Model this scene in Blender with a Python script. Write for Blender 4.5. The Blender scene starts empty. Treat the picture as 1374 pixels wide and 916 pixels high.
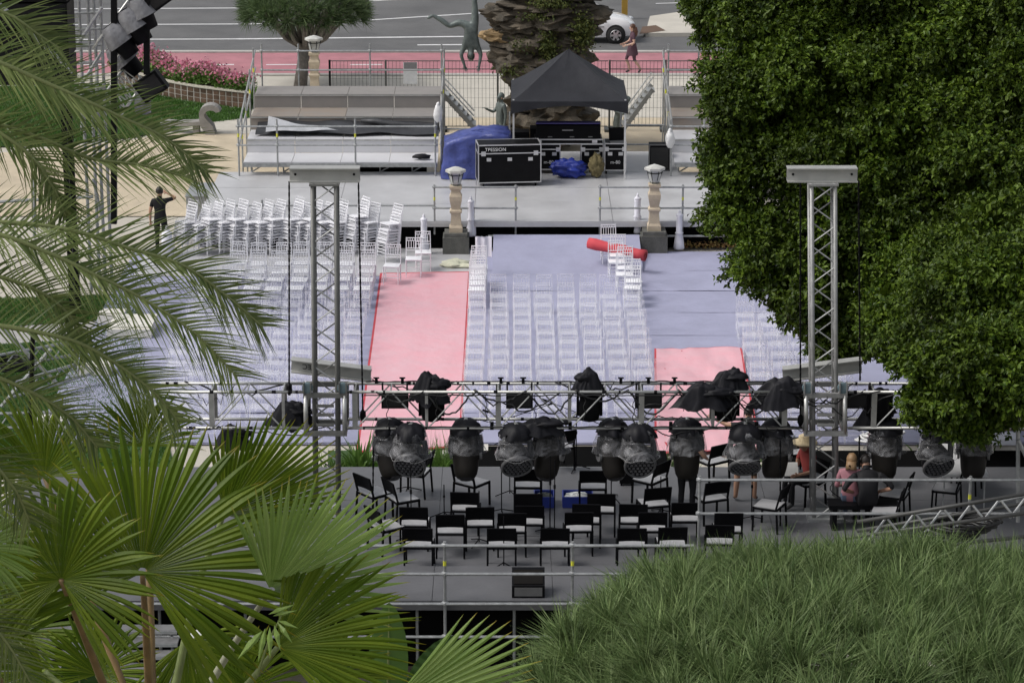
import bpy, bmesh, math, random
import numpy as np
from mathutils import Vector, Matrix, noise as mnoise
R = math.radians
rnd = random.Random(7)
nrng = np.random.default_rng(11)

# ------------------------------------------------------------------ camera, sky, sun, exposure
FOC, TH, HC = 3700.0, R(15.9), 17.0            # focal length in photo pixels, downward pitch, eye height
sc = bpy.context.scene
cam_d = bpy.data.cameras.new('camera'); cam = bpy.data.objects.new('camera', cam_d)
sc.collection.objects.link(cam); sc.camera = cam
cam_d.sensor_width = 36.0; cam_d.lens = FOC / 1374.0 * 36.0
cam_d.clip_start = 0.5; cam_d.clip_end = 2000
cam.location = (0, 0, HC); cam.rotation_euler = (R(90) - TH, 0, 0)
SUN_EL, SUN_AZ = R(52), R(-102)                 # high on the left
w = bpy.data.worlds.new('World'); sc.world = w; w.use_nodes = True
nt = w.node_tree; bg = nt.nodes['Background']
sky = nt.nodes.new('ShaderNodeTexSky'); sky.sky_type = 'NISHITA'; sky.sun_disc = False
sky.sun_elevation = SUN_EL; sky.sun_rotation = SUN_AZ; sky.air_density = 1.0; sky.dust_density = 4.0; sky.ozone_density = 1.0
hs = nt.nodes.new('ShaderNodeHueSaturation'); hs.inputs['Saturation'].default_value = 0.32
nt.links.new(sky.outputs[0], hs.inputs['Color']); nt.links.new(hs.outputs[0], bg.inputs[0])
bg.inputs[1].default_value = 0.118
sun_d = bpy.data.lights.new('sun', 'SUN'); sun_d.energy = 1.4; sun_d.angle = R(24); sun_d.color = (1, .965, .92)
sun = bpy.data.objects.new('sun', sun_d); sc.collection.objects.link(sun)
sdir = Vector((math.sin(SUN_AZ) * math.cos(SUN_EL), math.cos(SUN_AZ) * math.cos(SUN_EL), math.sin(SUN_EL)))
sun.rotation_euler = sdir.to_track_quat('Z', 'Y').to_euler()
sc.view_settings.view_transform = 'Standard'; sc.view_settings.look = 'None'
sc.view_settings.gamma = 1.0; sc.view_settings.use_curve_mapping = False
sc.view_settings.exposure = 0.27
sc.cycles.max_bounces = 8; sc.cycles.transparent_max_bounces = 40
sc.cycles.use_denoising = True
try: sc.cycles.denoiser = 'OPENIMAGEDENOISE'
except Exception: pass
col = sc.collection

# ------------------------------------------------------------------ measuring helpers (photo pixel -> place)
CT, ST = math.cos(TH), math.sin(TH)
def ray(px, py):
    u, v = (px - 687) / FOC, (py - 458) / FOC
    return Vector((u, CT - v * ST, -ST - v * CT))
def gz(px, py, z=0.0):
    d = ray(px, py); t = (z - HC) / d.z
    return Vector((d.x * t, d.y * t, z))
def gy(px, py, Y):
    d = ray(px, py); t = Y / d.y
    return Vector((d.x * t, Y, HC + d.z * t))
def V(*a): return Vector(a)

# ------------------------------------------------------------------ materials
MATS = {}
def mat(name, c, rough=.6, metal=0., var=.12, vs=4., bump=0., bs=30., spec=.5, c2=None, rand=0., coat=0.):
    if name in MATS: return MATS[name]
    m = bpy.data.materials.new(name); m.use_nodes = True; MATS[name] = m
    n = m.node_tree.nodes; l = m.node_tree.links; p = n['Principled BSDF']
    p.inputs['Roughness'].default_value = rough; p.inputs['Metallic'].default_value = metal
    p.inputs['Specular IOR Level'].default_value = spec; p.inputs['Coat Weight'].default_value = coat
    tc = n.new('ShaderNodeTexCoord'); nz = n.new('ShaderNodeTexNoise')
    nz.inputs['Scale'].default_value = vs; nz.inputs['Detail'].default_value = 6; nz.inputs['Roughness'].default_value = .65
    l.new(tc.outputs['Object'], nz.inputs['Vector'])
    mx = n.new('ShaderNodeMix'); mx.data_type = 'RGBA'
    cr = n.new('ShaderNodeMapRange'); cr.inputs[1].default_value = .3; cr.inputs[2].default_value = .7
    l.new(nz.outputs['Fac'], cr.inputs[0]); l.new(cr.outputs[0], mx.inputs[0])
    lo = c2 if c2 else tuple(x * (1 - var) for x in c); hi = c if c2 else tuple(min(1, x * (1 + var)) for x in c)
    mx.inputs[6].default_value = (*lo, 1); mx.inputs[7].default_value = (*hi, 1)
    outc = mx.outputs[2]
    if rand:
        oi = n.new('ShaderNodeObjectInfo'); mr = n.new('ShaderNodeMapRange')
        mr.inputs[3].default_value = 1 - rand; mr.inputs[4].default_value = 1 + rand
        l.new(oi.outputs['Random'], mr.inputs[0])
        hv = n.new('ShaderNodeHueSaturation'); l.new(mr.outputs[0], hv.inputs['Value']); l.new(outc, hv.inputs['Color']); outc = hv.outputs[0]
    l.new(outc, p.inputs['Base Color'])
    mr2 = n.new('ShaderNodeMapRange'); mr2.inputs[3].default_value = max(.02, rough - .12); mr2.inputs[4].default_value = min(1, rough + .12)
    l.new(nz.outputs['Fac'], mr2.inputs[0]); l.new(mr2.outputs[0], p.inputs['Roughness'])
    if bump:
        nb = n.new('ShaderNodeTexNoise'); nb.inputs['Scale'].default_value = bs; nb.inputs['Detail'].default_value = 5
        l.new(tc.outputs['Object'], nb.inputs['Vector'])
        b = n.new('ShaderNodeBump'); b.inputs['Strength'].default_value = bump; b.inputs['Distance'].default_value = .05
        l.new(nb.outputs['Fac'], b.inputs['Height']); l.new(b.outputs[0], p.inputs['Normal'])
    return m
def leafmat(name, c, c2, tip=None, rough=.45, trans=.25, spec=.4, amp=.25, ns=1.3):
    """leaf colour varies from leaf to leaf; a little light passes through."""
    m = bpy.data.materials.new(name); m.use_nodes = True; MATS[name] = m
    n = m.node_tree.nodes; l = m.node_tree.links; p = n['Principled BSDF']; out = n['Material Output']
    p.inputs['Roughness'].default_value = rough; p.inputs['Specular IOR Level'].default_value = spec
    g = n.new('ShaderNodeNewGeometry'); mx = n.new('ShaderNodeMix'); mx.data_type = 'RGBA'
    mx.inputs[6].default_value = (*c, 1); mx.inputs[7].default_value = (*c2, 1)
    l.new(g.outputs['Random Per Island'], mx.inputs[0]); oc = mx.outputs[2]
    tc = n.new('ShaderNodeTexCoord'); nz = n.new('ShaderNodeTexNoise'); nz.inputs['Scale'].default_value = ns
    l.new(tc.outputs['Object'], nz.inputs['Vector'])
    hv = n.new('ShaderNodeHueSaturation'); mr = n.new('ShaderNodeMapRange'); mr.inputs[1].default_value = .3; mr.inputs[2].default_value = .7
    mr.inputs[3].default_value = 1 - amp; mr.inputs[4].default_value = 1 + amp * 1.1
    l.new(nz.outputs['Fac'], mr.inputs[0]); l.new(mr.outputs[0], hv.inputs['Value']); l.new(oc, hv.inputs['Color']); oc = hv.outputs[0]
    if tip:
        at = n.new('ShaderNodeAttribute'); at.attribute_name = 'tip'
        m2 = n.new('ShaderNodeMix'); m2.data_type = 'RGBA'; m2.inputs[7].default_value = (*tip, 1)
        l.new(at.outputs['Fac'], m2.inputs[0]); l.new(oc, m2.inputs[6]); oc = m2.outputs[2]
    l.new(oc, p.inputs['Base Color'])
    t = n.new('ShaderNodeBsdfTranslucent'); l.new(oc, t.inputs['Color'])
    ms = n.new('ShaderNodeMixShader'); ms.inputs[0].default_value = trans
    l.new(p.outputs[0], ms.inputs[1]); l.new(t.outputs[0], ms.inputs[2]); l.new(ms.outputs[0], out.inputs[0])
    return m
def clearmat(name, c, opac, rough=.2, wr=0., ws=12., add=.45):
    """clear or milky plastic: part see-through, part pale and shiny."""
    m = bpy.data.materials.new(name); m.use_nodes = True; MATS[name] = m
    n = m.node_tree.nodes; l = m.node_tree.links; p = n['Principled BSDF']; out = n['Material Output']
    p.inputs['Base Color'].default_value = (*c, 1); p.inputs['Roughness'].default_value = rough
    p.inputs['Specular IOR Level'].default_value = .8
    t = n.new('ShaderNodeBsdfTransparent'); ms = n.new('ShaderNodeMixShader')
    l.new(t.outputs[0], ms.inputs[1]); l.new(p.outputs[0], ms.inputs[2]); l.new(ms.outputs[0], out.inputs[0])
    lw = n.new('ShaderNodeLayerWeight'); lw.inputs[0].default_value = .35
    mr = n.new('ShaderNodeMapRange'); mr.inputs[3].default_value = opac; mr.inputs[4].default_value = min(1, opac + add)
    l.new(lw.outputs['Facing'], mr.inputs[0]); fac = mr.outputs[0]
    if wr:
        tc = n.new('ShaderNodeTexCoord'); nz = n.new('ShaderNodeTexNoise'); nz.inputs['Scale'].default_value = ws; nz.inputs['Distortion'].default_value = 1.5
        l.new(tc.outputs['Object'], nz.inputs['Vector'])
        b = n.new('ShaderNodeBump'); b.inputs['Strength'].default_value = wr; b.inputs['Distance'].default_value = .06
        l.new(nz.outputs['Fac'], b.inputs['Height']); l.new(b.outputs[0], p.inputs['Normal'])
        m3 = n.new('ShaderNodeMapRange'); m3.inputs[1].default_value = .45; m3.inputs[2].default_value = .75; m3.inputs[3].default_value = 0; m3.inputs[4].default_value = .35  # wrinkle glints put into the opacity by noise
        l.new(nz.outputs['Fac'], m3.inputs[0]); ad = n.new('ShaderNodeMath'); ad.operation = 'ADD'; ad.use_clamp = True
        l.new(fac, ad.inputs[0]); l.new(m3.outputs[0], ad.inputs[1]); fac = ad.outputs[0]
    l.new(fac, ms.inputs[0])
    return m
WHITE = mat('white_resin', (.80, .80, .83), .3, var=.03, spec=.5)
CLEAR = clearmat('clear_resin', (.94, .94, .97), .12, .10, add=.36)
CUSH = clearmat('clear_seat', (.92, .92, .96), .06, .12, add=.10)
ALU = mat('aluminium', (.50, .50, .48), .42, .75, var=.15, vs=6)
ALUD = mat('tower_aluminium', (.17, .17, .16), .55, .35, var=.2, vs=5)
ALUM = mat('mast_aluminium', (.30, .30, .295), .5, .4, var=.2, vs=5)
GALV = mat('galvanised_steel', (.36, .37, .37), .5, .55, var=.25, vs=9)
BLACK = mat('black_metal', (.005, .005, .006), .5, var=.3, spec=.12)
BLACKP = mat('black_plastic', (.005, .005, .006), .55, var=.3, spec=.10)
CLOTHB = mat('black_cloth', (.009, .009, .012), .55, var=.4, vs=9, bump=.15, bs=8, spec=.2)
PBLACK = mat('chair_black', (.0045, .0045, .0055), .6, var=.2, spec=.08)
PSEAT = mat('chair_seat_sky_sheen', (.34, .34, .35), .38, var=.12, vs=8)  # pale seat colour stands in for sky reflected on the black chairs
SKIN = mat('skin', (.42, .24, .16), .5, var=.08)
CABLE = mat('cable_rubber', (.012, .012, .012), .5)
DARKST = mat('dark_stone', (.10, .10, .09), .8, var=.3, bump=.4)
CASTST = mat('cast_stone', (.50, .42, .31), .8, var=.12, vs=7, bump=.3, bs=60)
BRONZE = mat('bronze_patina', (.17, .20, .19), .5, .2, var=.4, vs=7, c2=(.075, .09, .085))
BLUE = mat('blue_tarp', (.055, .075, .27), .42, var=.3, vs=3, bump=1., bs=4)
YELLOW = mat('yellow_tag', (.62, .62, .05), .5)
CARPETW = mat('white_cloth', (.74, .74, .80), .8, var=.06, bump=.3, bs=12)

# ------------------------------------------------------------------ mesh builder
def frame(d):
    d = d.normalized(); a = Vector((0, 0, 1)) if abs(d.z) < .95 else Vector((1, 0, 0))
    u = d.cross(a).normalized(); return u, u.cross(d).normalized()
class MB:
    def __init__(s): s.v = []; s.f = []; s.mi = []; s.cur = 0
    def add(s, vs, fs):
        o = len(s.v); s.v += [tuple(x) for x in vs]; s.f += [tuple(i + o for i in f) for f in fs]; s.mi += [s.cur] * len(fs); return s
    def box(s, c, d, M=None):
        c = Vector(c); hx, hy, hz = d[0] / 2, d[1] / 2, d[2] / 2
        vs = [Vector((x, y, z)) for x in (-hx, hx) for y in (-hy, hy) for z in (-hz, hz)]
        vs = [c + ((M @ q) if M else q) for q in vs]
        return s.add(vs, [(0, 1, 3, 2), (4, 6, 7, 5), (0, 4, 5, 1), (2, 3, 7, 6), (0, 2, 6, 4), (1, 5, 7, 3)])
    def bar(s, p, q, wd, ht, up=None):
        """rectangular bar from p to q"""
        p, q = Vector(p), Vector(q); d = (q - p); u, n = frame(d)
        if up is not None:
            n = (Vector(up) - d.normalized() * Vector(up).dot(d.normalized())).normalized(); u = d.normalized().cross(n)
        vs = [e + u * a * wd / 2 + n * b * ht / 2 for e in (p, q) for a, b in ((-1, -1), (1, -1), (1, 1), (-1, 1))]
        return s.add(vs, [(0, 3, 2, 1), (4, 5, 6, 7), (0, 1, 5, 4), (1, 2, 6, 5), (2, 3, 7, 6), (3, 0, 4, 7)])
    def tube(s, p, q, r, n=6, r2=None): return s.path([p, q], [r, r if r2 is None else r2], n)
    def path(s, pts, r, n=6, cap=True):
        pts = [Vector(p) for p in pts]; k = len(pts)
        if not isinstance(r, (list, tuple)): r = [r] * k
        vs = []; u = None
        for i, p in enumerate(pts):
            d = (pts[min(i + 1, k - 1)] - pts[max(i - 1, 0)])
            if d.length < 1e-9: d = Vector((0, 0, 1))
            d.normalize()
            if u is None: u, w2 = frame(d)
            else:
                u = u - d * u.dot(d)
                if u.length < 1e-6: u, _ = frame(d)
                u.normalize()
            w2 = d.cross(u)
            vs += [p + (u * math.cos(2 * math.pi * j / n) + w2 * math.sin(2 * math.pi * j / n)) * r[i] for j in range(n)]
        fs = [(i * n + j, i * n + (j + 1) % n, (i + 1) * n + (j + 1) % n, (i + 1) * n + j) for i in range(k - 1) for j in range(n)]
        if cap: fs += [tuple(range(n - 1, -1, -1)), tuple((k - 1) * n + j for j in range(n))]
        return s.add(vs, fs)
    def lathe(s, prof, n=12, c=(0, 0, 0), M=None, wob=0., seed=0, cap=True, phase=0.):
        c = Vector(c); vs = []; k = len(prof)
        for i, (r, z) in enumerate(prof):
            for j in range(n):
                a = 2 * math.pi * j / n + phase
                rr = r * (1 + wob * (mnoise.noise(Vector((math.cos(a) * 2.1 + seed, math.sin(a) * 2.1, z * 6))) + .6 * mnoise.noise(Vector((math.cos(a) * 6, math.sin(a) * 6 + seed, z * 9)))))
                q = Vector((rr * math.cos(a), rr * math.sin(a), z)); vs.append(c + ((M @ q) if M else q))
        fs = [(i * n + j, i * n + (j + 1) % n, (i + 1) * n + (j + 1) % n, (i + 1) * n + j) for i in range(k - 1) for j in range(n)]
        if cap: fs += [tuple(range(n - 1, -1, -1)), tuple((k - 1) * n + j for j in range(n))]
        return s.add(vs, fs)
    def blob(s, c, rad, nu=16, nv=10, wob=.2, fr=1.6, seed=0, M=None, flat=None):
        c = Vector(c); vs = []
        for i in range(nv + 1):
            t = math.pi * i / nv
            for j in range(nu):
                a = 2 * math.pi * j / nu
                q = Vector((math.sin(t) * math.cos(a), math.sin(t) * math.sin(a), math.cos(t)))
                k = 1 + wob * (mnoise.noise(q * fr + Vector((seed, seed * .7, 0))) + .5 * mnoise.noise(q * fr * 2.7 + Vector((seed, 0, 3))))
                q = Vector((q.x * rad[0] * k, q.y * rad[1] * k, q.z * rad[2] * k))
                if M: q = M @ q
                q = c + q
                if flat is not None and q.z < flat: q.z = flat
                vs.append(q)
        fs = [(i * nu + j, (i + 1) * nu + j, (i + 1) * nu + (j + 1) % nu, i * nu + (j + 1) % nu) for i in range(nv) for j in range(nu)]
        return s.add(vs, fs)
    def grid(s, fn, nu, nv):
        vs = [fn(i / nu, j / nv) for i in range(nu + 1) for j in range(nv + 1)]
        return s.add(vs, [(i * (nv + 1) + j, (i + 1) * (nv + 1) + j, (i + 1) * (nv + 1) + j + 1, i * (nv + 1) + j + 1) for i in range(nu) for j in range(nv)])
    def mesh(s, name, mats, off=None, smooth=False):
        me = bpy.data.meshes.new(name)
        vs = s.v if off is None else [(x - off[0], y - off[1], z - off[2]) for x, y, z in s.v]
        me.from_pydata(vs, [], s.f)
        for m in (mats if isinstance(mats, (list, tuple)) else [mats]): me.materials.append(m)
        if any(s.mi): me.polygons.foreach_set('material_index', s.mi)
        if smooth: me.polygons.foreach_set('use_smooth', [True] * len(me.polygons))
        me.update(); return me
    def part(s, name, mats, parent, smooth=False, world=True, label=None, kind=None):
        off = None
        if world:
            r0 = parent
            while r0.parent: r0 = r0.parent
            off = r0.location if parent.parent is None or r0 is parent else r0.location
        o = bpy.data.objects.new(name, s.mesh(name, mats, off, smooth)); col.objects.link(o); o.parent = parent
        if label: o['label'] = label
        if kind: o['kind'] = kind
        return o
    def thing(s, name, mats, label, cat, group=None, origin=None, smooth=False):
        a = np.array(s.v); 
        if origin is None: origin = Vector(((a[:, 0].min() + a[:, 0].max()) / 2, (a[:, 1].min() + a[:, 1].max()) / 2, a[:, 2].min()))
        o = bpy.data.objects.new(name, s.mesh(name, mats, origin, smooth)); col.objects.link(o); o.location = origin
        return tag(o, label, cat, group)
    def struct(s, name, mats, parent=None, smooth=False, kind='structure'):
        o = bpy.data.objects.new(name, s.mesh(name, mats, None, smooth)); col.objects.link(o)
        if parent: o.parent = parent
        else: o['kind'] = kind
        return o
def tag(o, label, cat, group=None):
    o['label'] = label; o['category'] = cat
    if group: o['group'] = group
    return o
def thing(name, label, cat, loc=(0, 0, 0), rz=0., group=None):
    o = bpy.data.objects.new(name, None); o.empty_display_size = .2; col.objects.link(o)
    o.location = loc; o.rotation_euler = (0, 0, rz); return tag(o, label, cat, group)
def obj_from(me, name, parent):
    o = bpy.data.objects.new(name, me); col.objects.link(o); o.parent = parent; return o
def copy_tree(o, parent=None):
    c = o.copy(); col.objects.link(c); c.parent = parent
    for ch in list(o.children): copy_tree(ch, c)
    return c
def text_part(txt, size, M, m, parent, name='lettering'):
    """flat lettering; M places it (x right, y up, z out of the face)"""
    cu = bpy.data.curves.new('txt', 'FONT'); cu.body = txt; cu.size = size; cu.align_x = 'CENTER'; cu.align_y = 'CENTER'; cu.extrude = .002
    t = bpy.data.objects.new('txt', cu); col.objects.link(t); bpy.context.view_layer.update()
    me = bpy.data.meshes.new_from_object(t.evaluated_get(bpy.context.evaluated_depsgraph_get()))
    bpy.data.objects.remove(t); me.materials.clear(); me.materials.append(m); me.transform(M)
    o = bpy.data.objects.new(name, me); col.objects.link(o); o.parent = parent; return o
def np_mesh(name, verts, faces, m, tip=None):
    """verts (N,3), faces (F,k) arrays -> mesh"""
    me = bpy.data.meshes.new(name); k = faces.shape[1]
    me.vertices.add(len(verts)); me.vertices.foreach_set('co', np.ascontiguousarray(verts, dtype=np.float32).ravel())
    me.loops.add(faces.size); me.loops.foreach_set('vertex_index', np.ascontiguousarray(faces, dtype=np.int32).ravel())
    me.polygons.add(len(faces)); me.polygons.foreach_set('loop_start', np.arange(0, faces.size, k, dtype=np.int32))
    if tip is not None:
        a = me.attributes.new('tip', 'FLOAT', 'POINT'); a.data.foreach_set('value', np.ascontiguousarray(tip, dtype=np.float32))
    me.materials.append(m); me.update(calc_edges=True); return me

# ------------------------------------------------------------------ the ground, road, plaza, carpets
ASPH = mat('asphalt', (.112, .112, .112), .75, var=.24, vs=.5, bump=.25, bs=80)
PAVE = mat('plaza_paving', (.46, .43, .37), .8, var=.1, vs=.8, bump=.15, bs=40)
SIDEW = mat('pavement_slabs', (.50, .47, .41), .8, var=.1, vs=1.2, bump=.15, bs=40)
BIKE = mat('red_cycle_lane', (.39, .165, .19), .75, var=.2, vs=.9, bump=.15, bs=70)
PAINT = mat('road_paint', (.70, .70, .70), .6, var=.1, vs=5)
KERB = mat('kerb_stone', (.42, .41, .38), .8, var=.12)
SAND = mat('sand_path', (.50, .425, .31), .9, var=.14, vs=1.1, bump=.25, bs=60)
GRASSB = mat('lawn_soil', (.035, .075, .018), .9, var=.25, vs=3)
LAV = mat('lavender_carpet', (.33, .335, .46), .62, var=.10, vs=1.1, bump=.22, bs=6)
DECK = mat('grey_deck_board', (.46, .46, .47), .33, var=.14, vs=1.1, bump=.08, bs=8)
STAGEM = mat('grey_stage_board', (.112, .113, .120), .5, var=.12, vs=1.6, bump=.08, bs=12)
PINK = mat('pink_carpet_film', (.80, .385, .44), .35, var=.05, vs=1.4, c2=(.76, .46, .51), bump=.3, bs=3.5)
REDC = mat('red_carpet', (.52, .055, .07), .75, var=.1, vs=3)
SKIRT_SHADE = mat('black_skirting_and_shade', (.004, .004, .004), .9, spec=.03)  # serves the skirts and the painted shade under the stage
def sheet(name, x0, x1, y0, y1, z, m, parent=None):
    b = MB(); b.add([(x0, y0, z), (x1, y0, z), (x1, y1, z), (x0, y1, z)], [(0, 1, 2, 3)]); return b.struct(name, m, parent)
sheet('ground', -400, 400, -60, 700, -.06, PAVE)
YR0 = 93.0                                      # near edge of the cycle lane
sheet('road', -160, 160, 97.6, 128, -.05, ASPH)
sheet('cycle_lane', -160, 160, YR0, 97.3, -.04, BIKE)
b = MB(); b.box((0, 97.45, -.03), (320, .30, .08)); b.struct('kerb', KERB)
b = MB(); b.box((0, YR0 - .15, -.03), (320, .30, .1)); b.struct('kerb', KERB)
# pavement slabs in front of the cycle lane
sheet('pavement', -160, 160, 83.0, YR0 - .3, -.03, SIDEW)
# road markings: (from px, to px)
def marking(p, q, wd, z=-.046):
    a, c = gz(*p, z), gz(*q, z); n = Vector((0, wd / 2, 0))
    b = MB(); b.add([a - n, c - n, c + n, a + n], [(0, 1, 2, 3)]); b.struct('road_marking', PAINT)
for p, q, wd in [((-80, 13), (320, 11), .16), ((-80, 34), (320, 32.5), .16), ((-80, 54), (320, 52.5), .16), ((320, 52.5), (640, 49), .20),
                 ((-80, 74), (340, 72.4), .22), ((340, 72.4), (720, 70.5), .2), ((720, 70.5), (1100, 69), .2), ((497, 27), (655, 17), .16), ((486, 2), (545, -1), .16),
                 ((560, 60.5), (640, 60), .18), ((325, 32.5), (440, 31), .16), ((880, 5), (1000, 1), .12)]:
    marking(p, q, wd)
for px in (-40, 100, 271, 357, 470, 700): marking((px, 87), (px + 43, 86.8), .14, -.036)
# concrete island with a planted patch beyond the road
isl = [gz(866, 49, -.03), gz(1100, 47, -.03), gz(1100, 5, -.03), gz(935, 17, -.03), gz(872, 26, -.03)]
b = MB(); n = len(isl); b.add([p + V(0, 0, .12) for p in isl] + [p - V(0, 0, .02) for p in isl], [tuple(range(n))] + [(i, i + n, (i + 1) % n + n, (i + 1) % n) for i in range(n)])
b.struct('traffic_island', SIDEW)
b = MB(); q = [gz(858, 46, .1), gz(893, 41, .1), gz(880, 34, .1), gz(862, 36, .1)]; b.add(q, [(0, 1, 2, 3)]); b.struct('soil_patch', mat('soil', (.12, .075, .05), .9))
# sand path and lawns on the left
def poly(name, pts, z, m, smooth=False):
    q = [gz(x, y, z) for x, y in pts]; b = MB(); b.add(q, [tuple(range(len(q)))]); return b.struct(name, m)
poly('sand_path', [(-120, 290), (420, 290), (420, 150), (330, 160), (260, 168), (180, 188), (60, 200), (-120, 215)], -.034, SAND)
poly('sand_path', [(585, 300), (1000, 300), (960, 158), (585, 158)], -.026, SAND)
poly('path', [(-160, 500), (130, 455), (150, 400), (-160, 400)], -.04, mat('grey_path', (.36, .35, .34), .8))
LAWNS = [[(-120, 200), (60, 195), (180, 184), (262, 166), (335, 158), (345, 120), (200, 112), (-120, 118)],
         [(-150, 470), (110, 455), (185, 430), (200, 520), (235, 625), (-150, 640)], [(-150, 405), (160, 395), (195, 425), (-150, 448)]]
for L in LAWNS: poly('lawn', L, -.022, GRASSB)
GR = leafmat('grass_blades', (.05, .13, .02), (.09, .19, .03), rough=.6, trans=.3)
def inpoly(x, y, P):
    c = False; j = len(P) - 1
    for i in range(len(P)):
        if (P[i][1] > y) != (P[j][1] > y) and x < (P[j][0] - P[i][0]) * (y - P[i][1]) / (P[j][1] - P[i][1]) + P[i][0]: c = not c
        j = i
    return c
def grass(P, n, h, label, z=-.02, wd=.012):
    """short blades scattered over a world polygon"""
    xs = [p.x for p in P]; ys = [p.y for p in P]; PP = [(p.x, p.y) for p in P]; pts = []
    while len(pts) < n:
        x, y = rnd.uniform(min(xs), max(xs)), rnd.uniform(min(ys), max(ys))
        if inpoly(x, y, PP): pts.append((x, y, z))
    B = np.array(pts); a = nrng.uniform(0, 6.28, n); hh = h * nrng.uniform(.5, 1.2, n)
    sd = np.stack([np.cos(a), np.sin(a), np.zeros(n)], 1) * wd; ln = np.stack([nrng.normal(0, .4, n), nrng.normal(0, .4, n), np.ones(n)], 1) * hh[:, None]
    vs = np.stack([B - sd, B + sd, B + ln], 1).reshape(-1, 3); fs = np.arange(3 * n).reshape(-1, 3)
    o = bpy.data.objects.new('grass', np_mesh('grass', vs, fs, GR)); col.objects.link(o); o['kind'] = 'stuff'
    tag(o, label, 'grass'); return o
grass([gz(x, y) for x, y in LAWNS[0]], 42000, .09, 'short green lawn between the flower bed and the sand path', wd=.018)
grass([gz(x, y) for x, y in LAWNS[1]], 30000, .08, 'green lawn seen through the palm fronds at the left')
grass([gz(x, y) for x, y in LAWNS[2]], 9000, .09, 'strip of lawn beyond the grey path at the left', wd=.016)

# seating floor: lavender carpet strips laid side by side over a base
FX0, FX1, FY0, FY1 = -9.6, 13.0, 52.3, 68.0
b = MB(); b.box(((FX0 + FX1) / 2, (FY0 + FY1) / 2, -.02), (FX1 - FX0, FY1 - FY0, .03)); floor = b.struct('seating_floor', LAV)
ny = 8; dy = (FY1 - FY0) / ny
for j in range(ny):
    for x0, x1 in ((FX0, -1.5), (-1.5, 3.4), (3.4, 8.2), (8.2, FX1)):
        if j == ny - 1 and x0 < -2: continue
        lift = rnd.uniform(.001, .006)
        def fn(u, v, x0=x0, x1=x1, j=j, lift=lift):
            x = x0 + (x1 - x0) * u; y = FY0 + dy * (j + .006 + .988 * v)
            return (x, y, lift + .016 * abs(mnoise.noise(Vector((x * .7, y * 1.3, j)))) + .006 * abs(mnoise.noise(Vector((x * 2.5, y * 2.1, j)))) + (.012 if v in (0, 1) else 0) * max(0, mnoise.noise(Vector((x * .9, j * 3, 5)))))
        b = MB(); b.grid(fn, 30, 10); o = b.struct('carpet_strip', LAV, floor, smooth=True)
# ramp of the same carpet up to the deck
ra, rb = gz(655, 362, .02), gz(857, 362, .02); tz = .40; YD = 68.3
b = MB(); b.add([(ra.x + .1, 65.7, .004), (rb.x + .1, 65.7, .004), (rb.x + .1, YD - .12, tz), (ra.x + .12, YD - .12, tz), (ra.x + .12, YD - .12, .0), (rb.x + .1, YD - .12, 0)], [(0, 1, 2, 3), (0, 3, 4), (1, 5, 2), (3, 2, 5, 4)])
b.struct('carpet_ramp', LAV)
# bare grey boards at the back left of the seating
sheet('floor_boards', gz(190, 350).x, gz(640, 350).x, 65.45, 68.25, .022, DECK)
# low steps and black skirting between the seating and the stage
b = MB(); a = gz(640, 607, 0); b.box((1.0, 52.1, -.2), (3.6, .3, .3)); b.struct('floor_edge', SKIRT_SHADE)
b = MB(); b.box((1.15, 49.6, .25), (3.6, 1.4, .5)); cf = b.struct('step_platform', SKIRT_SHADE)
b = MB(); b.box((1.15, 48.85, .42), (3.7, .06, .10)); b.box((1.15, 48.86, .62), (3.7, .05, .05)); b.struct('step_rail', ALU, cf)
b = MB(); b.box((8.4, 49.6, .25), (7, 1.4, .5)); cf = b.struct('step_platform', SKIRT_SHADE)
b = MB(); b.box((8.4, 48.85, .42), (7, .06, .10)); b.struct('step_rail', ALU, cf)
poly('garden_bed', [(440, 660), (640, 660), (640, 604), (440, 604)], -.015, GRASSB)
sheet('garden_path', gy(500, 600, 52).x, gy(655, 600, 52).x, 51.4, 52.28, -.012, mat('pale_path', (.55, .53, .48), .8)); sheet('garden_path', gy(880, 600, 52).x, gy(965, 600, 52).x, 51.4, 52.28, -.012, MATS['pale_path'])

# ------------------------------------------------------------------ raised grey deck behind the seating
DZ = .70
deck = None
pts = [gz(262, 299, DZ), gz(1010, 299, DZ)]
dx0, dx1 = pts[0].x, pts[1].x
b = MB(); b.box(((dx0 + dx1) / 2, 71.3, DZ - .09), (dx1 - dx0, 5.9, .10)); deck = b.struct('raised_deck', DECK)
k = 4; wx = (dx1 - dx0) / k
for i in range(k):
    for j in range(3):
        b = MB(); b.box((dx0 + wx * (i + .5), 68.36 + 1.96 * (j + .5), DZ - .02 + rnd.uniform(-.003, .003)), (wx - .012, 1.948, .04)); b.struct('deck_panel', DECK, deck)
bx0, bx1 = gz(640, 210, DZ).x, gz(905, 210, DZ).x
b = MB(); b.box(((bx0 + bx1) / 2, 75.6, DZ - .045), (bx1 - bx0, 2.7, .09)); b.struct('deck_panel', DECK, deck)
b = MB(); b.box(((dx0 + dx1) / 2, 68.5, .27), (dx1 - dx0 - .1, .04, .56)); b.struct('deck_skirt', SKIRT_SHADE, deck)
b = MB(); b.tube((gz(655, 312, .35).x, 68.32, .33), (dx1, 68.32, .33), .03); b.struct('deck_rail', GALV, deck)

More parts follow.
